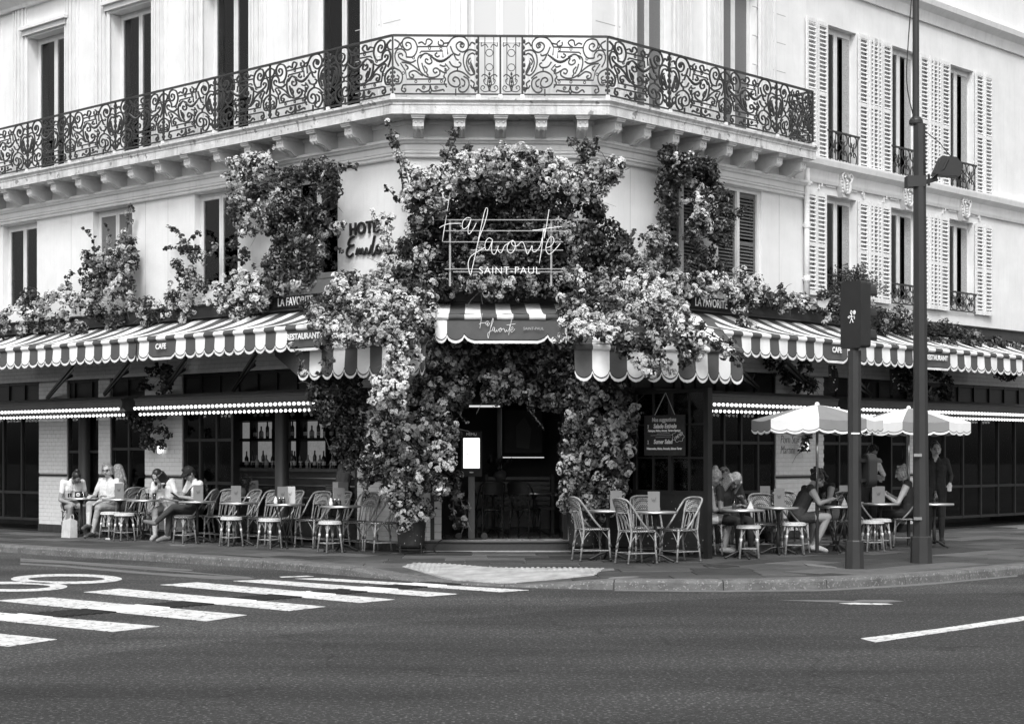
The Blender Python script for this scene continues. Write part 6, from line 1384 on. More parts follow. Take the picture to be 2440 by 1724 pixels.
def flowers(label, regions, sprigs=(), cat='climbing plant', base=None, name='flowering_climber', group='flowering climbers on the facade', stem_pts=()):
    """regions: (polygon in photo px, map, thickness, tone mix dict, blobs per 10000 px2, blob radius m)"""
    FC, FN, Fr, Fg = [], [], [], []; LC, LN, Lr, Lg = [], [], [], []; stems = MB(); cen = None
    def blob(c, rad, tone, scale=1., nv=NVIEW):
        nonlocal cen
        g0, gv = TN[tone] if tone != 'l' else (.0, 0.)
        fs_ = rng.uniform(.72, 1.22)
        if tone != 'l':
            cl = max(1, int(4.4*(rad/.12)**2*scale))                       # pompom clusters on the blob
            dirs = rng.normal(size=(cl, 3)); dirs[:, 1] = -np.abs(dirs[:, 1])*1.0; dirs[:, 2] += .25; dirs /= np.linalg.norm(dirs, axis=1, keepdims=True)
            cc = c+dirs*rad*rng.uniform(.55, 1.05, (cl, 1)); cr = rng.uniform(.036, .064, cl); cg = np.clip(g0+rng.normal(0, gv, cl), .03, .86)
            for q in range(cl):
                k = rng.integers(11, 19); dd = rng.normal(size=(k, 3)); dd += dirs[q]*.9; dd /= np.linalg.norm(dd, axis=1, keepdims=True)
                FC.append(cc[q]+dd*cr[q]); FN.append(dd+dirs[q]*.3+rng.normal(0, .15, (k, 3))); Fr.append(rng.uniform(.019, .028, k)*fs_); Fg.append(np.clip(cg[q]*rng.uniform(.8, 1.15, k), .02, .88))
        nl = int((26 if tone != 'l' else 62)*(rad/.12)**2*scale); dd = rng.normal(size=(nl, 3)); dd /= np.linalg.norm(dd, axis=1, keepdims=True)
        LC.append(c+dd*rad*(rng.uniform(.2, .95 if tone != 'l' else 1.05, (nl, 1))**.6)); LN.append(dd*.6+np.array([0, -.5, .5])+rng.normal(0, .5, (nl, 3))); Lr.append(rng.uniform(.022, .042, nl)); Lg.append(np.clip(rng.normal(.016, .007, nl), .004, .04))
    for poly, mp, thick, mix, dens, br in regions:
        n = max(6, int(parea(poly)/1e4*dens)); pts = sampler(poly, n); keys = list(mix); pr = np.array([mix[k] for k in keys], float); pr /= pr.sum()
        nz = rng.uniform(0, 6.28, 6)
        for x, y in pts:
            # patches of one tone: low-frequency field picks the tone
            fld = .5+.5*math.sin(x/38+nz[0]+1.3*math.sin(y/47+nz[1]))*math.sin(y/34+nz[2]+1.2*math.sin(x/55+nz[3])); u_ = .62*fld+.38*rng.uniform()
            tone = keys[int(np.searchsorted(np.cumsum(pr), min(u_, .999)))]
            e = thick*rng.uniform()**.8; rad = br*rng.uniform(.5, 1.35); blob(mp(x, y, e), rad, tone)
    if cen is None: cen = np.mean([np.mean(a, 0) for a in (LC if LC else FC)], 0)
    for sp in sprigs:                                        # thin shoots: photo polyline, map, tone, spacing
        pl, mp, tones, rad = sp; P3 = catmull([mp(x, y, .05) for x, y in pl], 5)
        stems.tube([tuple(p) for p in P3], [.008*(1-.6*i/len(P3))+.002 for i in range(len(P3))], 5)
        d = np.concatenate([[0], np.cumsum(np.linalg.norm(np.diff(np.array(P3), axis=0), axis=1))]); s_ = 0.
        while s_ < d[-1]:
            p = np.array([np.interp(s_, d, np.array(P3)[:, k]) for k in range(3)]); blob(p+rng.normal(0, rad*.45, 3), rad*rng.uniform(.6, 1.1), rng.choice(list(tones)), .9); s_ += rad*1.3
    for st in stem_pts: stems.tube([tuple(p) for p in catmull([np.array(q, float) for q in st], 5)], .014, 6)
    # loose twigs that stick out of the mass
    al = np.concatenate(LC)
    for i in range(int(8+len(al)/230)):
        p = al[rng.integers(len(al))]; d_ = rng.normal(size=3); d_[1] = -abs(d_[1]); d_ /= np.linalg.norm(d_); L_ = rng.uniform(.12, .40)
        stems.tube([tuple(p), tuple(p+d_*L_*.5+[0, 0, .03]), tuple(p+d_*L_)], [.005, .004, .002], 4)
    b = base if base is not None else (cen[0], cen[1], float(al[:, 2].min()))
    t = thing(name, label, cat, T(*b), group)
    Vv, F_, c_ = leaves(np.concatenate(LC), np.concatenate(LN), np.concatenate(Lr), np.concatenate(Lg)); link('foliage', np_mesh('foliage', Vv, F_, c_, m_leaf), t, I4)
    if FC: Vv, F_, c_ = florets(np.concatenate(FC), np.concatenate(FN), np.concatenate(Fr), np.concatenate(Fg)); link('blossoms', np_mesh('blossoms', Vv, F_, c_, m_petal), t, I4)
    so = stems.build('stems', m_stem, t, I4); so['kind'] = 'stuff'; return t
Lm = lambda d: plane_map('L', d); Rm = lambda d: plane_map('R', d); Fm = front_map
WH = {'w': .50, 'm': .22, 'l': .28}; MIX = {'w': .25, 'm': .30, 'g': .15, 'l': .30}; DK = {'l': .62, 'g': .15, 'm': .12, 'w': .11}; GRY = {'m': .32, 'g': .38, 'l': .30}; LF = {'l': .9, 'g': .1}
# --- planter hedge of the left wing
flowers('climber at the far left window, reaching up the white frame', [
    ([(60,700),(150,690),(185,650),(205,610),(250,610),(270,590),(318,600),(322,690),(330,740),(300,770),(250,790),(150,800),(60,810)], Lm(.30), .35, {'w': .34, 'm': .22, 'l': .44}, 34, .115),
    ([(262,600),(285,545),(318,520),(322,600),(330,690),(290,700)], Lm(.22), .2, DK, 30, .09), ([(188,600),(230,585),(260,620),(240,680),(190,690)], Lm(.25), .2, DK, 28, .09)],
    [([(290,640),(300,560),(312,492)], Lm(.15), 'lwm', .05), ([(250,640),(262,580),(255,534)], Lm(.15), 'lm', .045), ([(225,610),(222,575),(200,545)], Lm(.2), 'l', .04), ([(320,590),(330,620),(326,640)], Lm(.1), 'lm', .05), ([(165,700),(160,660),(172,650)], Lm(.3), 'l', .04)])
flowers('low dark climber on the planter beam right of the far left window', [([(325,720),(350,700),(375,705),(388,740),(372,772),(320,770)], Lm(.36), .25, {'l': .6, 'm': .25, 'w': .15}, 36, .10), ([(0,740),(60,720),(60,800),(0,820)], Lm(.35), .3, MIX, 34, .12)],
    [([(350,760),(354,780),(352,805)], Lm(.5), 'l', .05)])
flowers('wispy climber left of the second upper window', [([(412,600),(430,560),(465,575),(485,600),(480,660),(470,690),(430,690),(420,640)], Lm(.2), .25, {'l': .7, 'g': .2, 'm': .1}, 34, .085),
    ([(388,740),(400,700),(440,690),(480,680),(520,680),(540,710),(535,745),(470,745),(430,765),(390,765)], Lm(.34), .3, {'l': .45, 'w': .25, 'm': .3}, 36, .11)],
    [([(440,580),(425,555),(395,540)], Lm(.2), 'l', .04), ([(450,570),(470,555),(478,550)], Lm(.2), 'l', .04), ([(440,600),(410,590),(392,588)], Lm(.2), 'l', .04), ([(480,620),(505,600),(508,575)], Lm(.1), 'lm', .05), ([(400,720),(405,690),(402,672)], Lm(.3), 'wm', .05), ([(430,690),(425,665),(418,660)], Lm(.2), 'l', .03)])
flowers('tall pale-blossomed climber wrapping the window left of the black lettering', [
    ([(535,490),(545,420),(565,385),(620,370),(660,385),(665,440),(655,500),(640,545),(605,565),(580,560),(550,520)], Lm(.3), .45, {'w': .52, 'm': .18, 'l': .30}, 36, .115),
    ([(545,540),(580,555),(590,600),(575,640),(560,650),(555,590)], Lm(.2), .2, {'l': .65, 'g': .2, 'm': .15}, 32, .085),
    ([(540,720),(545,670),(575,640),(610,650),(640,690),(655,720),(620,745),(545,750)], Lm(.34), .35, WH, 36, .12)], [([(560,400),(590,385),(640,362),(655,350)], Lm(.35), 'wl', .06), ([(600,680),(607,655),(603,625)], Lm(.2), 'l', .03)])
flowers('dense dark climber crowding the window beside the black lettering', [
    ([(655,420),(700,395),(745,378),(790,380),(800,400),(805,440),(800,500),(800,545),(792,570),(795,600),(775,620),(760,640),(735,675),(660,698),(625,698),(630,640),(648,580),(630,530),(650,480)], Lm(.3), .45, {'l': .62, 'g': .10, 'm': .16, 'w': .12}, 40, .115),
    ([(770,410),(790,395),(800,430),(795,450),(775,440)], Lm(.6), .1, {'w': 1.}, 40, .09), ([(800,545),(810,525),(828,528),(826,540),(810,552)], Lm(.4), .12, {'w': .8, 'l': .2}, 50, .06), ([(600,690),(660,680),(690,690),(660,706),(600,720)], Lm(.4), .3, {'w': .55, 'l': .45}, 40, .11)],
    [([(790,400),(830,398),(852,400)], Lm(.45), 'l', .055), ([(800,590),(815,598),(818,600)], Lm(.3), 'l', .04), ([(690,405),(655,400),(640,395)], Lm(.5), 'l', .05)])
# --- above and around the neon sign
flowers('huge pale-blossomed climber filling the corner around the neon sign', [
    ([(970,500),(968,440),(990,410),(1040,395),(1120,372),(1200,360),(1270,362),(1330,385),(1380,410),(1425,400),(1480,388),(1470,425),(1430,450),(1400,470),(1330,450),(1260,440),(1180,450),(1120,470),(1060,500),(1000,520)], Fm(26.6), .75, {'w': .54, 'm': .14, 'l': .32}, 46, .12),
    ([(962,560),(970,500),(1030,500),(1100,480),(1200,450),(1330,455),(1420,470),(1450,520),(1480,560),(1500,600),(1470,650),(1400,690),(1350,700),(1040,700),(975,690),(955,640)], Fm(26.85), .55, {'l': .60, 'm': .17, 'g': .13, 'w': .10}, 44, .125),
    ([(960,560),(975,520),(1010,540),(1010,640),(1060,670),(1100,665),(1180,672),(1340,665),(1350,690),(1250,696),(1130,698),(965,690),(945,640)], Fm(26.5), .3, {'w': .42, 'm': .30, 'l': .28}, 30, .11)],
    [([(960,470),(955,400),(935,340),(925,285)], Fm(26.75), 'wml', .07), ([(975,440),(960,380),(940,320)], Fm(26.7), 'wml', .075), ([(1060,420),(1065,370),(1085,330),(1060,312)], Fm(26.5), 'l', .09), ([(1075,400),(1105,360),(1118,335)], Fm(26.5), 'l', .09), ([(1085,400),(1085,350)], Fm(26.5), 'l', .10), ([(1370,420),(1385,370),(1365,335),(1352,325)], Fm(26.6), 'l', .08), ([(1380,400),(1400,350),(1395,325)], Fm(26.6), 'l', .085), ([(1395,390),(1415,360),(1425,340)], Fm(26.55), 'l', .07), ([(1300,400),(1295,370),(1285,362)], Fm(26.6), 'l', .07),
     ([(1420,440),(1460,420),(1500,400)], Fm(26.4), 'w', .075), ([(1430,420),(1450,385),(1465,372)], Fm(26.4), 'w', .08), ([(1440,470),(1450,445),(1440,430)], Fm(26.4), 'w', .07), ([(930,540),(920,515),(905,505)], Fm(26.6), 'w', .06), ([(1490,590),(1505,560)], Fm(26.4), 'l', .06), ([(950,480),(925,450),(915,445)], Fm(26.7), 'l', .04)],
    group='flowering climbers at the corner')
# --- left of the door: cascade over the low awning, sprig over the lettering, big plant from the tub
casc = lambda x, y: float(np.interp(y, [640, 720, 810, 900, 960], [26.55, 26.0, 25.05, 24.85, 25.4]))
flowers('pale cascade of blossoms spilling over the low awning left of the door', [
    ([(775,690),(830,672),(900,662),(960,655),(1020,690),(1032,720),(1030,770),(1005,795),(960,800),(925,815),(850,812),(815,820),(752,795),(748,745)], Fm(casc), .35, {'w': .46, 'm': .20, 'l': .34}, 50, .12),
    ([(735,800),(775,790),(820,815),(815,850),(790,880),(760,875),(745,830)], Fm(lambda x, y: 25.9), .3, {'l': .55, 'g': .25, 'm': .2}, 15, .07),
    ([(925,800),(990,790),(975,850),(960,900),(955,950),(935,980),(900,985),(880,950),(915,900),(925,860)], Fm(24.9), .3, {'w': .60, 'm': .25, 'l': .15}, 52, .12)],
    [([(700,830),(720,870),(715,890)], Fm(26.3), 'lw', .05), ([(770,850),(780,885),(760,895)], Fm(25.7), 'l', .035), ([(985,830),(1000,850),(1010,870)], Fm(24.9), 'wm', .06), ([(760,730),(740,715),(730,735)], Fm(26.4), 'l', .09), ([(735,740),(738,760),(728,770)], Fm(26.3), 'l', .08)], group='flowering climbers at the corner')
flowers('loose flowering shoots in front of the black wall lettering', [([(880,655),(910,635),(945,625),(965,640),(965,680),(870,680)], Lm(.35), .4, {'w': .5, 'm': .25, 'l': .25}, 36, .105), ([(765,700),(795,665),(850,655),(870,675),(860,705),(790,720)], Lm(.5), .4, {'w': .4, 'l': .6}, 40, .115)],
    [([(935,660),(915,580),(887,505)], Lm(.3), 'wml', .036), ([(935,620),(922,560),(924,528)], Lm(.3), 'wml', .04), ([(940,640),(925,600),(905,590)], Lm(.3), 'wl', .036)], group='flowering climbers at the corner')
flowers('big flowering bush growing from the tub left of the door', [
    ([(900,980),(960,920),(1030,900),(1065,935),(1078,990),(1078,1100),(1066,1160),(1045,1195),(1010,1225),(960,1235),(935,1200),(905,1150),(870,1100),(880,1030)], Fm(26.75), .55, {'m': .36, 'w': .16, 'g': .16, 'l': .32}, 46, .12),
    ([(735,920),(790,905),(860,890),(885,925),(870,980),(830,1020),(770,1010),(745,960)], Fm(26.9), .35, {'l': .88, 'g': .12}, 34, .105), ([(795,1030),(870,1000),(900,1060),(905,1130),(880,1160),(850,1120),(800,1090)], Fm(26.8), .35, {'l': .85, 'g': .15}, 36, .105),
    ([(1010,880),(1060,880),(1080,930),(1075,975),(1045,960),(1000,920)], Fm(26.8), .3, {'l': .6, 'g': .25, 'm': .15}, 40, .11), ([(950,1210),(1000,1215),(990,1250),(955,1255)], Fm(26.4), .15, {'m': .6, 'w': .4}, 44, .07)],
    [([(890,1120),(865,1150),(875,1190)], Fm(26.6), 'lg', .06), ([(960,1230),(955,1250),(965,1265)], Fm(26.35), 'm', .045)], base=(gpx(980, 1318)[0], gpx(980, 1318)[1], .62),
    stem_pts=[[(-1.33, 26.6, .6), (-1.3, 26.7, 1.2), (-1.1, 26.8, 1.9), (-1.0, 26.9, 2.5)], [(-1.36, 26.62, .6), (-1.5, 26.75, 1.1), (-1.9, 26.8, 1.6), (-2.3, 26.85, 2.1)]], cat='flowering bush', name='flowering_bush')
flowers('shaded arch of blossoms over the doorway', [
    ([(1000,815),(1100,805),(1250,805),(1380,815),(1410,870),(1400,930),(1370,965),(1335,968),(1270,958),(1200,948),(1130,950),(1085,960),(1050,920),(1000,890)], Fm(26.75), .5, {'m': .40, 'g': .26, 'l': .34}, 54, .12)],  # mid-grey blossoms, with the shade over the door partly put into their tone
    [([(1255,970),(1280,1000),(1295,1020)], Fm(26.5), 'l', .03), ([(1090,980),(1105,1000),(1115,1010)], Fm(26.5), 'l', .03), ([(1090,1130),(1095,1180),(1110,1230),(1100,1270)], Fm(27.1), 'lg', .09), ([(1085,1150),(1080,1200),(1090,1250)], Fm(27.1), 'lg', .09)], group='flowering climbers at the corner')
flowers('tall flowering bush growing from the tub right of the door', [
    ([(1345,985),(1365,955),(1400,880),(1450,890),(1480,920),(1510,960),(1520,1010),(1505,1070),(1500,1130),(1480,1180),(1460,1215),(1410,1225),(1385,1250),(1356,1240),(1342,1190),(1340,1100)], Fm(26.7), .5, {'m': .46, 'w': .10, 'g': .16, 'l': .28}, 54, .115),
    ([(1390,820),(1470,830),(1500,880),(1500,930),(1440,900),(1400,890)], Fm(26.6), .5, {'l': .55, 'g': .3, 'm': .15}, 46, .115)],
    [([(1500,990),(1515,975),(1528,965)], Fm(26.2), 'mw', .05), ([(1480,1000),(1478,985)], Fm(26.3), 'm', .05), ([(1370,1230),(1375,1250),(1385,1262)], Fm(26.4), 'm', .05)], base=(gpx(1388, 1318)[0], gpx(1388, 1318)[1], .62),
    stem_pts=[[(1.2, 26.5, .6), (1.25, 26.7, 1.3), (1.4, 26.8, 2.2)], [(1.25, 26.55, .6), (1.5, 26.7, 1.3), (1.7, 26.7, 2.0)]], cat='flowering bush', name='flowering_bush')
# --- right of the door
cascR = lambda x, y: float(np.interp(y, [640, 720, 800, 880], [26.6, 25.6, 23.95, 23.65]))
flowers('pale cascade of blossoms spilling over the low awning right of the door', [
    ([(1335,730),(1350,700),(1400,690),(1470,660),(1540,650),(1600,690),(1640,720),(1655,770),(1650,800),(1600,815),(1550,820),(1500,815),(1440,800),(1385,805),(1340,790)], Fm(cascR), .35, {'w': .44, 'm': .20, 'l': .36}, 52, .118),
    ([(1520,800),(1590,800),(1590,840),(1570,880),(1545,895),(1530,850)], Fm(23.7), .25, WH, 50, .10), ([(1610,800),(1670,800),(1670,850),(1640,865),(1615,850)], Fm(23.8), .25, {'l': .5, 'w': .25, 'm': .25}, 46, .10), ([(1450,800),(1500,800),(1498,850),(1470,850)], Fm(23.7), .2, {'m': .5, 'l': .5}, 46, .09)],
    [([(1650,790),(1700,815),(1750,850),(1765,868)], Fm(24.2), 'lm', .085), ([(1660,780),(1710,805),(1765,845)], Fm(24.3), 'l', .08), ([(1550,860),(1555,890)], Fm(23.7), 'wm', .06), ([(1590,860),(1595,895)], Fm(23.7), 'm', .05), ([(1520,850),(1510,870)], Fm(23.7), 'w', .05), ([(1345,760),(1335,800),(1345,815)], Fm(24.2), 'w', .07)], group='flowering climbers at the corner')
flowers('mixed climber on the wall above the right low awning', [
    ([(1450,600),(1480,570),(1500,600),(1540,640),(1560,660),(1600,700),(1560,720),(1470,690),(1420,690),(1430,640)], Fm(26.7), .5, {'l': .62, 'g': .14, 'm': .14, 'w': .10}, 46, .115), ([(1510,590),(1560,550),(1600,570),(1615,630),(1640,690),(1600,715),(1550,690),(1510,650)], Rm(.3), .4, {'w': .44, 'm': .26, 'l': .30}, 44, .115)],
    [([(1480,580),(1510,560),(1512,545)], Rm(.25), 'l', .055), ([(1475,600),(1500,620),(1495,650)], Rm(.3), 'l', .06), ([(1530,580),(1540,555),(1560,545)], Rm(.25), 'l', .06)], group='flowering climbers at the corner')
flowers('dark climber framing the right window, pale blossoms in its middle', [
    ([(1558,390),(1580,355),(1600,350),(1625,375),(1690,380),(1705,405),(1690,430),(1650,420),(1640,450),(1600,470),(1565,460)], Rm(.22), .4, {'l': .82, 'm': .08, 'w': .10}, 46, .105), ([(1555,450),(1600,460),(1610,530),(1600,545),(1575,540),(1572,500)], Rm(.2), .3, {'l': .85, 'm': .15}, 42, .09),
    ([(1620,470),(1640,445),(1690,440),(1740,470),(1738,500),(1700,520),(1690,560),(1640,560),(1650,510)], Rm(.35), .3, {'w': .62, 'l': .38}, 44, .10), ([(1640,560),(1690,520),(1735,500),(1745,535),(1725,600),(1720,660),(1680,680),(1640,670),(1645,610)], Rm(.28), .35, {'l': .78, 'g': .10, 'w': .12}, 44, .105), ([(1680,400),(1710,420),(1730,470),(1700,470),(1670,430)], Rm(.3), .25, {'l': .85, 'g': .15}, 42, .10)],
    [([(1690,380),(1705,400),(1708,408)], Rm(.4), 'l', .06), ([(1735,520),(1760,510),(1775,490)], Rm(.3), 'l', .055), ([(1740,510),(1770,500)], Rm(.3), 'l', .05), ([(1555,720),(1570,560)], Rm(.2), 'l', .03), ([(1600,375),(1640,372),(1660,385)], Rm(.5), 'w', .06)])
flowers('bright blossoms on the planter beam right of the climber-framed window', [
    ([(1600,710),(1660,660),(1700,670),(1740,640),(1790,640),(1830,690),(1850,715),(1830,730),(1780,725),(1750,725),(1700,704),(1640,702)], Rm(.40), .35, {'w': .60, 'm': .18, 'l': .22}, 46, .115), ([(1665,695),(1700,695),(1700,712),(1670,712)], Rm(.55), .15, {'w': .8, 'l': .2}, 46, .09), ([(1735,730),(1775,725),(1770,770),(1740,780)], Rm(.7), .2, {'w': .8, 'l': .2}, 46, .09)],
    [([(1770,750),(1790,780),(1812,785)], Rm(.9), 'lw', .055), ([(1760,760),(1775,785),(1800,792)], Rm(.9), 'l', .05)])
flowers('low dark hedge of climbers on the planter beam before the drainpipe', [([(1820,700),(1850,690),(1880,700),(1940,695),(1990,700),(2010,730),(2005,770),(1970,770),(1940,745),(1880,740),(1830,725)], Rm(.40), .3, {'l': .66, 'm': .2, 'w': .14}, 42, .10)], [([(1858,700),(1860,685),(1862,672)], Rm(.4), 'l', .055), ([(1975,760),(1960,775)], Rm(.6), 'm', .05)])
flowers('dark climber on the planter beam behind the traffic light', [([(2062,740),(2100,735),(2160,745),(2240,770),(2330,790),(2330,880),(2240,870),(2160,840),(2110,810),(2065,770)], Rm(.42), .4, {'l': .62, 'g': .14, 'm': .14, 'w': .10}, 42, .12), ([(2330,800),(2440,820),(2440,900),(2330,890)], Rm(.42), .4, DK, 40, .12)], [([(2070,720),(2090,735)], Rm(.4), 'wm', .06)])
# --- in the shade under the awnings
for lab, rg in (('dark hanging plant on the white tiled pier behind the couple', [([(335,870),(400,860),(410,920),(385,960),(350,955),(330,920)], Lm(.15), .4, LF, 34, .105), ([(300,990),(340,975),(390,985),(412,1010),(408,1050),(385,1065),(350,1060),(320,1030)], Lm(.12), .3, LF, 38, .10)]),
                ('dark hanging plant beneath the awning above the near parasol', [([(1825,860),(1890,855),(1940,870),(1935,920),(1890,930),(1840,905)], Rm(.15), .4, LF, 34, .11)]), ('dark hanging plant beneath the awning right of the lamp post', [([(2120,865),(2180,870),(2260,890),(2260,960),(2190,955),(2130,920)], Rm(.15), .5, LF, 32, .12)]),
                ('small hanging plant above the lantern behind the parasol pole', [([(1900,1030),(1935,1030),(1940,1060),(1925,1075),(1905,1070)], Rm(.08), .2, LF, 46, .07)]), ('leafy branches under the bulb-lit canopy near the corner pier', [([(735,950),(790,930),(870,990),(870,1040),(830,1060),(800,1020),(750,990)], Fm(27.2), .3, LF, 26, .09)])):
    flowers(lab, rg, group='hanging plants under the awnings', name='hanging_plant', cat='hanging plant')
# fern-like window plant of the neighbour
t = thing('window_fern', 'feathery potted fern on the neighbouring window ledge', 'plant', T(*fw('R', xR(2010, 700), -.2, 4.45))); b = MB(); c0 = fw('R', xR(2010, 700), -.2, 4.5); NC_, NN_, Nr_, Ng_ = [], [], [], []
for i in range(170):
    a = rng.uniform(0, 2*math.pi); L_ = rng.uniform(.25, .72); el = rng.uniform(.1, 1.4); d = Vector((math.cos(a)*math.cos(el), math.sin(a)*math.cos(el), math.sin(el)))
    P3 = [c0+d*L_*s_+Vector((0, 0, -.25*L_*s_*s_)) for s_ in np.linspace(0, 1, 7)]; b.tube(P3, .003, 3)
    for p in P3[2:]:
        for q in range(5): NC_.append(np.array(p)+rng.normal(0, .025, 3)); NN_.append(rng.normal(size=3)); Nr_.append(.022); Ng_.append(rng.uniform(.04, .11))
b.build('stems', m_stem, t, I4); Vv, F_, c_ = leaves(np.array(NC_), np.array(NN_), np.array(Nr_), np.array(Ng_)); link('fronds', np_mesh('fronds', Vv, F_, c_, m_leaf), t, I4)
b = MB(); b.lathe([(.10, 0), (.14, .2), (.15, .2), (.15, .23), (0, .23)], c=tuple(fw('R', xR(2010, 700), -.2, 4.37)), n=16); b.build('pot', m_pot, t, I4)
# ================================================================== BAR ROOM (seen through the open window)
bar = thing('bar_counter', 'dark bar counter inside the open window', 'bar', FM['L'] @ T(-2.9, 1.3, 0))
b = MB(); b.box(-6.5, -1.25, 1.05, 1.45, .02, 1.2); b.build('counter_front', m_wood, bar, FM['L']); b = MB(); b.bbox(-6.55, -1.2, .98, 1.5, 1.2, 1.26, .01); b.build('counter_top', mat('counter_top', .10, .25, .2, 5), bar, FM['L'])
b = MB()
for z in (.95, 1.08): b.box(-6.55, -1.2, 1.02, 1.05, z, z+.02)
b.build('counter_rail', m_trim_met, bar, FM['L'])
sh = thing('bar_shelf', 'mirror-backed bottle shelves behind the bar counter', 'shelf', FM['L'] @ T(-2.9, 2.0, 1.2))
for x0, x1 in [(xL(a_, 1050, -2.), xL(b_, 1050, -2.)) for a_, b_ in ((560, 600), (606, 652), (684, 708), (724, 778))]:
    for z0, z1 in ((1.36, 1.74), (1.80, 2.10)): b = MB(); b.box(x0, x1, 2.0, 2.01, z0, z1); b.build('mirror_glow_panel', mat('mirror_glow_panel', .3, .3, .7, 6, emit=.10), sh, FM['L'])  # added glow standing in for the bright street reflected in the bar mirror
b = MB()
for z in (1.30, 1.76, 2.12, 2.45): b.box(-6.55, -1.2, 1.80, 2.04, z, z+.03)
for x in [xL(a_, 1050, -1.9) for a_ in (557, 602, 655, 681, 712, 720, 782)]: b.box(x, x+.035, 1.83, 2.04, 1.2, 2.6)
b.build('shelving', m_dark, sh, FM['L'])
BP = [[(.036, 0), (.038, .01), (.038, .17), (.014, .22), (.013, .29), (.016, .3), (0, .3)], [(.032, 0), (.034, .2), (.014, .25), (.014, .31), (0, .31)], [(.045, 0), (.045, .12), (.016, .16), (.016, .23), (0, .23)]]
bmats = [mat('bottle_dark', .02, .08), mat('bottle_green', .06, .08), mat('bottle_clear', .30, .08)]; bme = []
for i, P in enumerate(BP):
    q = MB(); q.lathe(P, n=12); lb = MB(); lb.lathe([(P[1][0]+.001, .05), (P[1][0]+.001, .12)], n=12, cap=False); bme.append((q.mesh('glass', bmats[i], True), lb.mesh('paper_label', mat('bottle_label', .5, .7, .3, 20))))
ORD = 'first second third fourth fifth sixth seventh eighth ninth tenth eleventh twelfth thirteenth fourteenth fifteenth sixteenth seventeenth eighteenth nineteenth'.split()
BK = ['dark', 'green-black', 'clear']
def bottle(k, x, y, z, i, lab, grp, M0=None):
    M = FM[k] @ T(x, y, z); t = thing('bottle', lab, 'bottle', M, grp); g = link('glass', bme[i][0], t, M); link('paper_label', bme[i][1], t, M)
for i in range(19): bottle('L', -5.7+.155*i+rnd.uniform(-.03, .03), 1.36+rnd.uniform(-.03, .05), 1.26, (i*7+i//3) % 3, ORD[i]+' bottle from the left in the row on the bar counter', 'bottles along the bar counter')
for i in range(17): bottle('L', -6.1+.18*i, 1.9, 1.79, (i*5+i//4) % 3, ORD[i]+' bottle from the left on the middle bar shelf', 'bottles on the middle bar shelf')
for i in range(17): bottle('L', -6.1+.18*i, 1.9, 2.15, (i*4+i//2) % 3, ORD[i]+' bottle from the left on the upper bar shelf', 'bottles on the upper bar shelf')
gm = MB(); gm.lathe([(.03, 0), (.035, .1), (.033, .1), (.028, .01)], n=10); gme = gm.mesh('tumbler', m_gls)
for i in range(9):
    M = FM['L'] @ T(-5.2+.26*i, 1.14, 1.26); o = link('tumbler', gme, None, M); tag(o, ORD[i]+' glass from the left along the front of the bar counter', 'glass', 'glasses along the bar counter')
t = thing('bar_stool', 'high stool under the customer at the bar counter', 'stool', FM['L'] @ T(fpx('L', 812, 1100, -.75)[0], .75, 0)); b = MB(); b.lathe([(.17, .70), (.18, .74), (.17, .76), (0, .765)], n=18); b.build('seat', m_weave_k, t)
for a in range(4): an = R(45+90*a); b = MB(); b.tube([(.2*math.cos(an), .2*math.sin(an), .0), (.14*math.cos(an), .14*math.sin(an), .72)], .015, 6); b.build('leg', m_cast, t)
b = MB(); b.box(-.17, .17, -.19, -.165, .85, 1.0); b.tube([(-.15, -.15, .74), (-.15, -.18, .98)], .012, 6); b.tube([(.15, -.15, .74), (.15, -.18, .98)], .012, 6); b.build('backrest', m_weave_k, t)
bn = thing('window_bench', 'dark cushioned bench along the inside of the open window', 'bench', FM['L'] @ T(-2.7, .78, 0)); b = MB(); b.box(-5.0, -1.25, .62, .98, .05, .45); b.build('bench_base', m_wood, bn, FM['L'])
for i in range(7): b = MB(); b.bbox(-4.9+.49*i, -4.9+.49*i+.47, .86, .98, .46, .92, .02); b.build('cushion', k_('cushion', .03), bn, FM['L'])
pv_ = TB['I0']; t = thing('potted_leaves', 'leafy plant in a round vase inside the open window', 'plant', T(pv_[0][3]-.16, pv_[1][3]-.05, pv_[2][3]+.716)); b = MB(); b.lathe([(.03, 0), (.06, .03), (.07, .09), (.05, .14), (.055, .15), (0, .15)], n=14); b.build('vase', mat('vase', .16, .3), t, smooth=True)
C_, N_, r__, g__ = [], [], [], []; b = MB()
for i in range(26):
    a = rng.uniform(0, 6.28); e = rng.uniform(.3, 1.4); d = np.array([math.cos(a)*math.cos(e), math.sin(a)*math.cos(e), math.sin(e)]); L_ = rng.uniform(.12, .28); b.tube([(0, 0, .13), tuple(np.array([0, 0, .14])+d*L_*.6), tuple(np.array([0, 0, .13])+d*L_)], .003, 4)
    for q in range(7): C_.append(np.array([0, 0, .14])+d*L_*rng.uniform(.5, 1.1)+rng.normal(0, .02, 3)); N_.append(rng.normal(size=3)); r__.append(.026); g__.append(rng.uniform(.03, .10))
b.build('stems', m_stem, t); Vv, F_, c_ = leaves(np.array(C_), np.array(N_), np.array(r__), np.array(g__)); link('foliage', np_mesh('foliage', Vv, F_, c_, m_leaf), t, W[t])

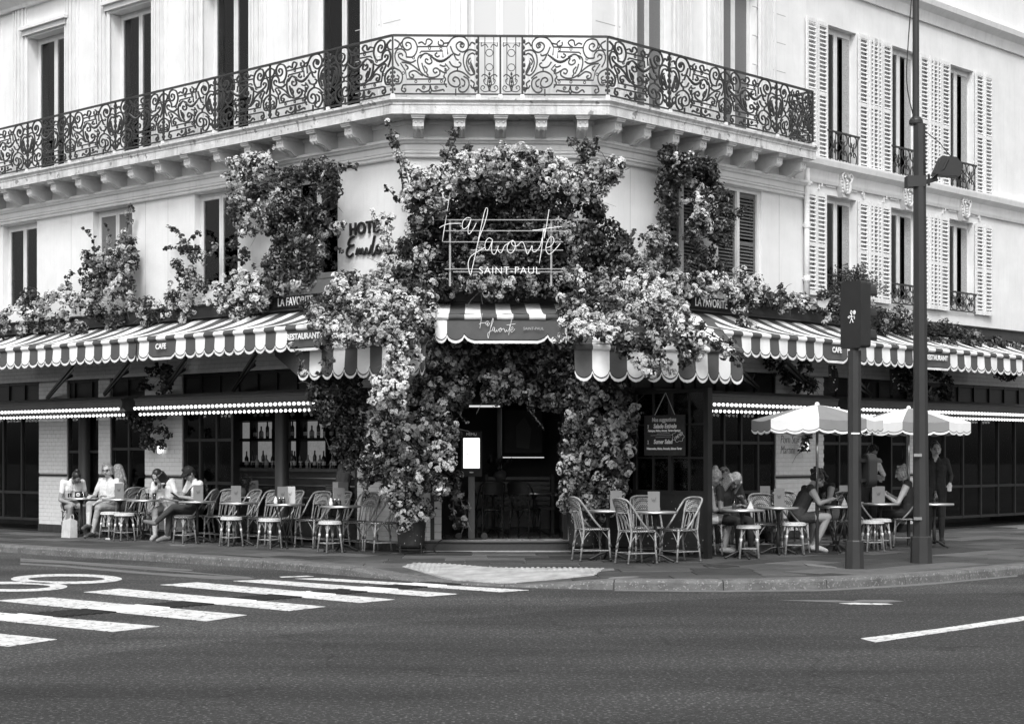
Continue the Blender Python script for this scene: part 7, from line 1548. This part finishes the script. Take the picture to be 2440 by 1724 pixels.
# ================================================================== ENTRANCE HALL FURNISHINGS
Hm = FM['C']
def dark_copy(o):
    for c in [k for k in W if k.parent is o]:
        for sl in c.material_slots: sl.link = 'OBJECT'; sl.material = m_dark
t = thing('framed_picture', 'dark framed picture on the back wall seen through the doorway', 'picture', Hm @ T(.52, 3.55, 1.5)); b = MB(); b.box(-.36, .36, 0, .04, .0, .80); b.build('frame', m_black, t); b = MB(); b.box(-.33, .33, -.004, 0, .03, .77); b.build('canvas', mat('picture_ground', .04, .6, .4, 4), t); b = MB(); b.prism([(-.12, .12), (.1, .1), (.14, .45), (.02, .66), (-.13, .5)], 0, .004, lambda x, z, d: (x, -.0045-d, z)); b.build('painted_shape', mat('picture_shape', .10, .6), t)
t = thing('light_strip', 'thin lit strip under the picture in the hall', 'lamp', Hm @ T(.52, 3.5, 1.44)); b = MB(); b.box(-.36, .36, 0, .03, 0, .014); b.build('diffuser', mat('strip_lit', .9, .3, emit=.5), t); b = MB(); b.box(-.37, .37, .03, .05, -.02, .04); b.build('housing', m_black, t)
t = thing('light_strip', 'lit strip at the ceiling behind the arch of blossoms', 'lamp', Hm @ T(-.35, 3.2, 2.32)); b = MB(); b.box(-.45, .45, 0, .05, 0, .03); b.build('diffuser', MATS['strip_lit'], t); b = MB(); b.box(-.5, .5, .05, .08, -.02, .6); b.build('housing', m_black, t)
t = thing('white_door_jamb', 'pale upright panel in the hall beside the picture', 'panel', Hm @ T(.12, 3.4, .16)); b = MB(); b.box(-.06, .0, 0, .3, 0, 2.3); b.build('board', mat('jamb_pale', .3, .5), t); b = MB(); b.box(0, .02, 0, .3, 0, 2.3); b.build('edge_strip', m_white, t)
bh_ = thing('slatted_bench', 'dark slatted bench at the back of the hall', 'bench', Hm @ T(.35, 2.9, .16))
for i in range(6): b = MB(); b.box(-.55, .65, .02-.02*i/6, .05, .48+.085*i, .53+.085*i); b.build('slat', mat('bench_slat', .08, .35, .2, 8), bh_)
b = MB(); b.box(-.55, .65, -.4, .05, .40, .45); b.build('seat', m_wood, bh_)
for x in (-.52, .60): b = MB(); b.box(x, x+.05, -.38, .06, 0, 1.0); b.build('end_frame', m_cast, bh_)
for px_, yy, lab in ((-.05, 1.9, 'dark table inside the hall behind the menu stand'), (.62, 1.7, 'dark table inside the hall at the right')):
    o = copy_tree(CH['table'], Hm @ T(px_, yy, .16), lab, 'tables inside the hall')
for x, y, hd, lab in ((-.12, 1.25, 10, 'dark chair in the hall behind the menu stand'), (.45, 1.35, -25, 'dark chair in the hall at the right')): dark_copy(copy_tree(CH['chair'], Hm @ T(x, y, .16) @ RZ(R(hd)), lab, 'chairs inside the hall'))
t = thing('round_vase', 'round pale vase with dark twigs on the hall ledge', 'vase', Hm @ T(.10, 2.95, 1.03)); b = MB(); b.lathe([(.05, 0), (.11, .06), (.12, .12), (.08, .19), (.05, .2), (0, .2)], n=16); b.build('body', mat('vase_pale', .14, .4), t, smooth=True); b = MB()
for i in range(14): a = rng.uniform(0, 6.28); b.tube([(0, 0, .18), (.1*math.cos(a), .06*math.sin(a), .34), (.2*math.cos(a), .1*math.sin(a), rng.uniform(.3, .5))], .006, 4); b.ell((.18*math.cos(a), .09*math.sin(a), .36), (.05, .03, .05), 6, 4)
b.build('twigs', m_dark, t)

# ================================================================== TRAFFIC LIGHT AND LAMP POST ON THE KERB
def octo(mb, r0, z0, r1, z1, c=(0, 0)): mb.lathe([(r0, z0), (r1, z1)], c=(c[0], c[1], 0), n=8)
tl = thing('traffic_light', 'traffic light seen from behind on an octagonal grey post', 'traffic light', T(*gpx(2036, 1354), 0)); MT = W[tl]
b = MB(); octo(b, .125, 0, .118, .36); octo(b, .112, .36, .104, .375); b.build('base', m_pole, tl, MT @ RZ(R(22.5))); b = MB(); octo(b, .090, .37, .088, 2.86); b.build('post', m_pole, tl, MT @ RZ(R(22.5))); b = MB(); octo(b, .06, 2.85, .06, 2.95); b.build('neck', m_pole, tl)
MH = MT @ RZ(R(34)); b = MB()                                  # local +x = the way the lamps face
def rrect(w_, h_, r_, n=4):
    P = []
    for cx_, cz_, a0 in ((w_/2-r_, h_/2-r_, 0), (-w_/2+r_, h_/2-r_, 90), (-w_/2+r_, -h_/2+r_, 180), (w_/2-r_, -h_/2+r_, 270)):
        for i in range(n+1): a = R(a0+90*i/n); P.append((cx_+r_*math.cos(a), cz_+r_*math.sin(a)))
    return P
zc = 3.33; m_head = mat('signal_head', .022, .45, .15, 5)
b.prism(rrect(.37, .88, .04), -.07, .055, lambda y, z, x: (x, y, zc+z)); b.build('back_shell', m_head, tl, MH); b = MB(); b.prism(rrect(.35, .86, .04), .06, .12, lambda y, z, x: (x, y, zc+z)); b.build('front_shell', m_head, tl, MH)
for i, dz in enumerate((.29, .0, -.29)):
    v = MB(); n = 12
    for r_, off in ((.115, 0), (.105, 0)):
        for j in range(n):
            a0, a1 = R(-20+220*j/n), R(-20+220*(j+1)/n); L0 = .24-.06*abs(math.cos(a0)); L1_ = .24-.06*abs(math.cos(a1)); v.quad((.12, r_*math.cos(a0), zc+dz+r_*math.sin(a0)), (.12, r_*math.cos(a1), zc+dz+r_*math.sin(a1)), (.12+L1_, r_*math.cos(a1), zc+dz+r_*math.sin(a1)), (.12+L0, r_*math.cos(a0), zc+dz+r_*math.sin(a0)))
    v.build('visor', m_head, tl, MH); b = MB(); b.lathe([(.10, 0), (.09, .02), (0, .03)], n=16); b.build('lens', mat('signal_lens', .05, .15), tl, MH @ T(.12, 0, zc+dz) @ Matrix.Rotation(R(90), 4, 'Y'))
st_ = MB(); S_ = lambda x, z: (-.074, -x, zc+z)
for pl in ([(.0, .03), (-.022, .055), (-.008, .085), (.012, .07), (0, .03)], [(0, .03), (.0, -.02), (-.03, -.08)], [(0, -.02), (.03, -.075)], [(-.065, .0), (-.04, .015), (.0, .0), (.05, .005), (.05, -.03)], [(-.065, .0), (-.05, -.015), (-.02, .0)]): st_.tube([S_(x, z) for x, z in pl], .0055, 5)
st_.ell(S_(.05, .055), (.003, .026, .03), 10, 7); st_.build('sticker', m_letter_w, tl, MH @ T(0, -.02, -.03))
# pedestrian head on the street side
MPd = MT @ T(.20, .02, 1.29) @ RZ(R(20)); b = MB(); b.prism(rrect(.20, .44, .098, 8), -.06, .06, lambda y, z, x: (x*1.0, y*1., z)); b.build('pedestrian_head', m_head, tl, MPd @ RZ(R(0))); b = MB(); b.tube([(-.065, y, z) for y, z in rrect(.17, .41, .084, 8)], .008, 5, closed=True); b.build('seam', m_dark, tl, MPd)
for dz in (.10, -.12):
    v = MB()
    for j in range(8): a0, a1 = R(180*j/8), R(180*(j+1)/8); v.quad((.06, .075*math.cos(a0), dz+.075*math.sin(a0)), (.06, .075*math.cos(a1), dz+.075*math.sin(a1)), (.15, .075*math.cos(a1), dz+.06*math.sin(a1)), (.15, .075*math.cos(a0), dz+.06*math.sin(a0)))
    v.build('pedestrian_visor', m_head, tl, MPd)
b = MB()
for dz in (.13, -.13): b.box(-.16, -.03, -.03, .03, dz-.02, dz+.02)
b.build('bracket', m_dark, tl, MPd); b = MB(); b.box(-.06, .05, -.087, -.085, 1.765, 1.785); b.build('number_plate', m_letter_w, tl)
lp = thing('lamp_post', 'tall tapering grey lamp post at the right, cut by the picture edge', 'lamp post', T(*gpx(2195, 1341), 0)); ML = W[lp]
b = MB(); octo(b, .150, 0, .142, .36); octo(b, .135, .36, .118, .375); b.build('base', m_pole, lp, ML @ RZ(R(22.5))); b = MB(); b.lathe([(.112, .37), (.098, 2.5), (.083, 6.05)], n=8); b.build('shaft', m_pole, lp, ML @ RZ(R(22.5)) @ Matrix(((1, 0, -.012, 0), (0, 1, 0, 0), (0, 0, 1, 0), (0, 0, 0, 1))))
b = MB(); b.lathe([(.085, 6.04), (.095, 6.06), (.095, 6.10), (.085, 6.12), (.06, 6.15)], c=(-.072, 0, 0), n=16); b.build('collar', m_pole, lp); b = MB(); b.lathe([(.048, 6.12), (.042, 9.6)], c=(-.074, 0, 0), n=14); b.build('upper_shaft', m_pole, lp)
b = MB(); b.box(-.21, .05, -.10, .10, 5.18, 5.33); b.build('clamp_plate', m_pole, lp); fl_ = MB(); fl_.bar((.05, 0, 5.25), (.22, -.02, 5.30), .04, .06); fl_.bar((.10, -.02, 5.2), (.10, -.02, 5.36), .03, .03); fl_.build('arm', m_dark, lp)
b = MB(); b.prism([(-.16, -.10), (.16, -.13), (.2, .02), (.12, .13), (-.06, .15)], -.12, .12, lambda x, z, y: (.33+x*1.1, y, 5.45+z)); b.build('floodlight', m_head, lp); b = MB(); b.tube([(.14, -.08, 5.32), (.28, -.1, 5.42), (.34, -.1, 5.55)], .03, 8); b.build('floodlight_bracket', m_dark, lp)
b = MB(); b.tube(catmull([(-.11, -.06, 8.2), (-.19, -.06, 7.2), (-.21, -.06, 6.6), (-.12, -.07, 6.12)], 6), .008, 5); b.tube([(.02, 0, 5.98), (.25, .0, 5.8), (.7, .1, 5.3)], .007, 5); b.build('cable', m_black_trim, lp)
for z in (1.49+.0, .62):
    b = MB(); b.box(-.13, -.02, -.125, -.10, z-.02, z+.02); b.build('strap_buckle', m_steel, lp)
# coiled string lights left on the canopy
for px_, lab in ((1985, 'coil of unlit string lights on the canopy left of the traffic light'), (2130, 'coil of unlit string lights on the canopy between the two posts')):
    x, z = fpx('R', px_, 890, .6); t = thing('string_light_coil', lab, 'string lights', FM['R'] @ T(x, -.6, 2.56), 'coiled string lights'); b = MB()
    for i in range(7): b.tube([((.03*i-.1)+.05*math.sin(a)*1.2, .02*math.cos(a*2), .28+.24*math.cos(a)) for a in np.linspace(0, 2*math.pi, 17)[:-1]], .007, 4, closed=True)
    b.build('cord', m_black_trim, t)
    for i in range(10): q = MB(); q.ell((rnd.uniform(-.15, .15), -.03, rnd.uniform(.05, .5)), .011, 6, 5); q.build('small_bulb', m_white, t)
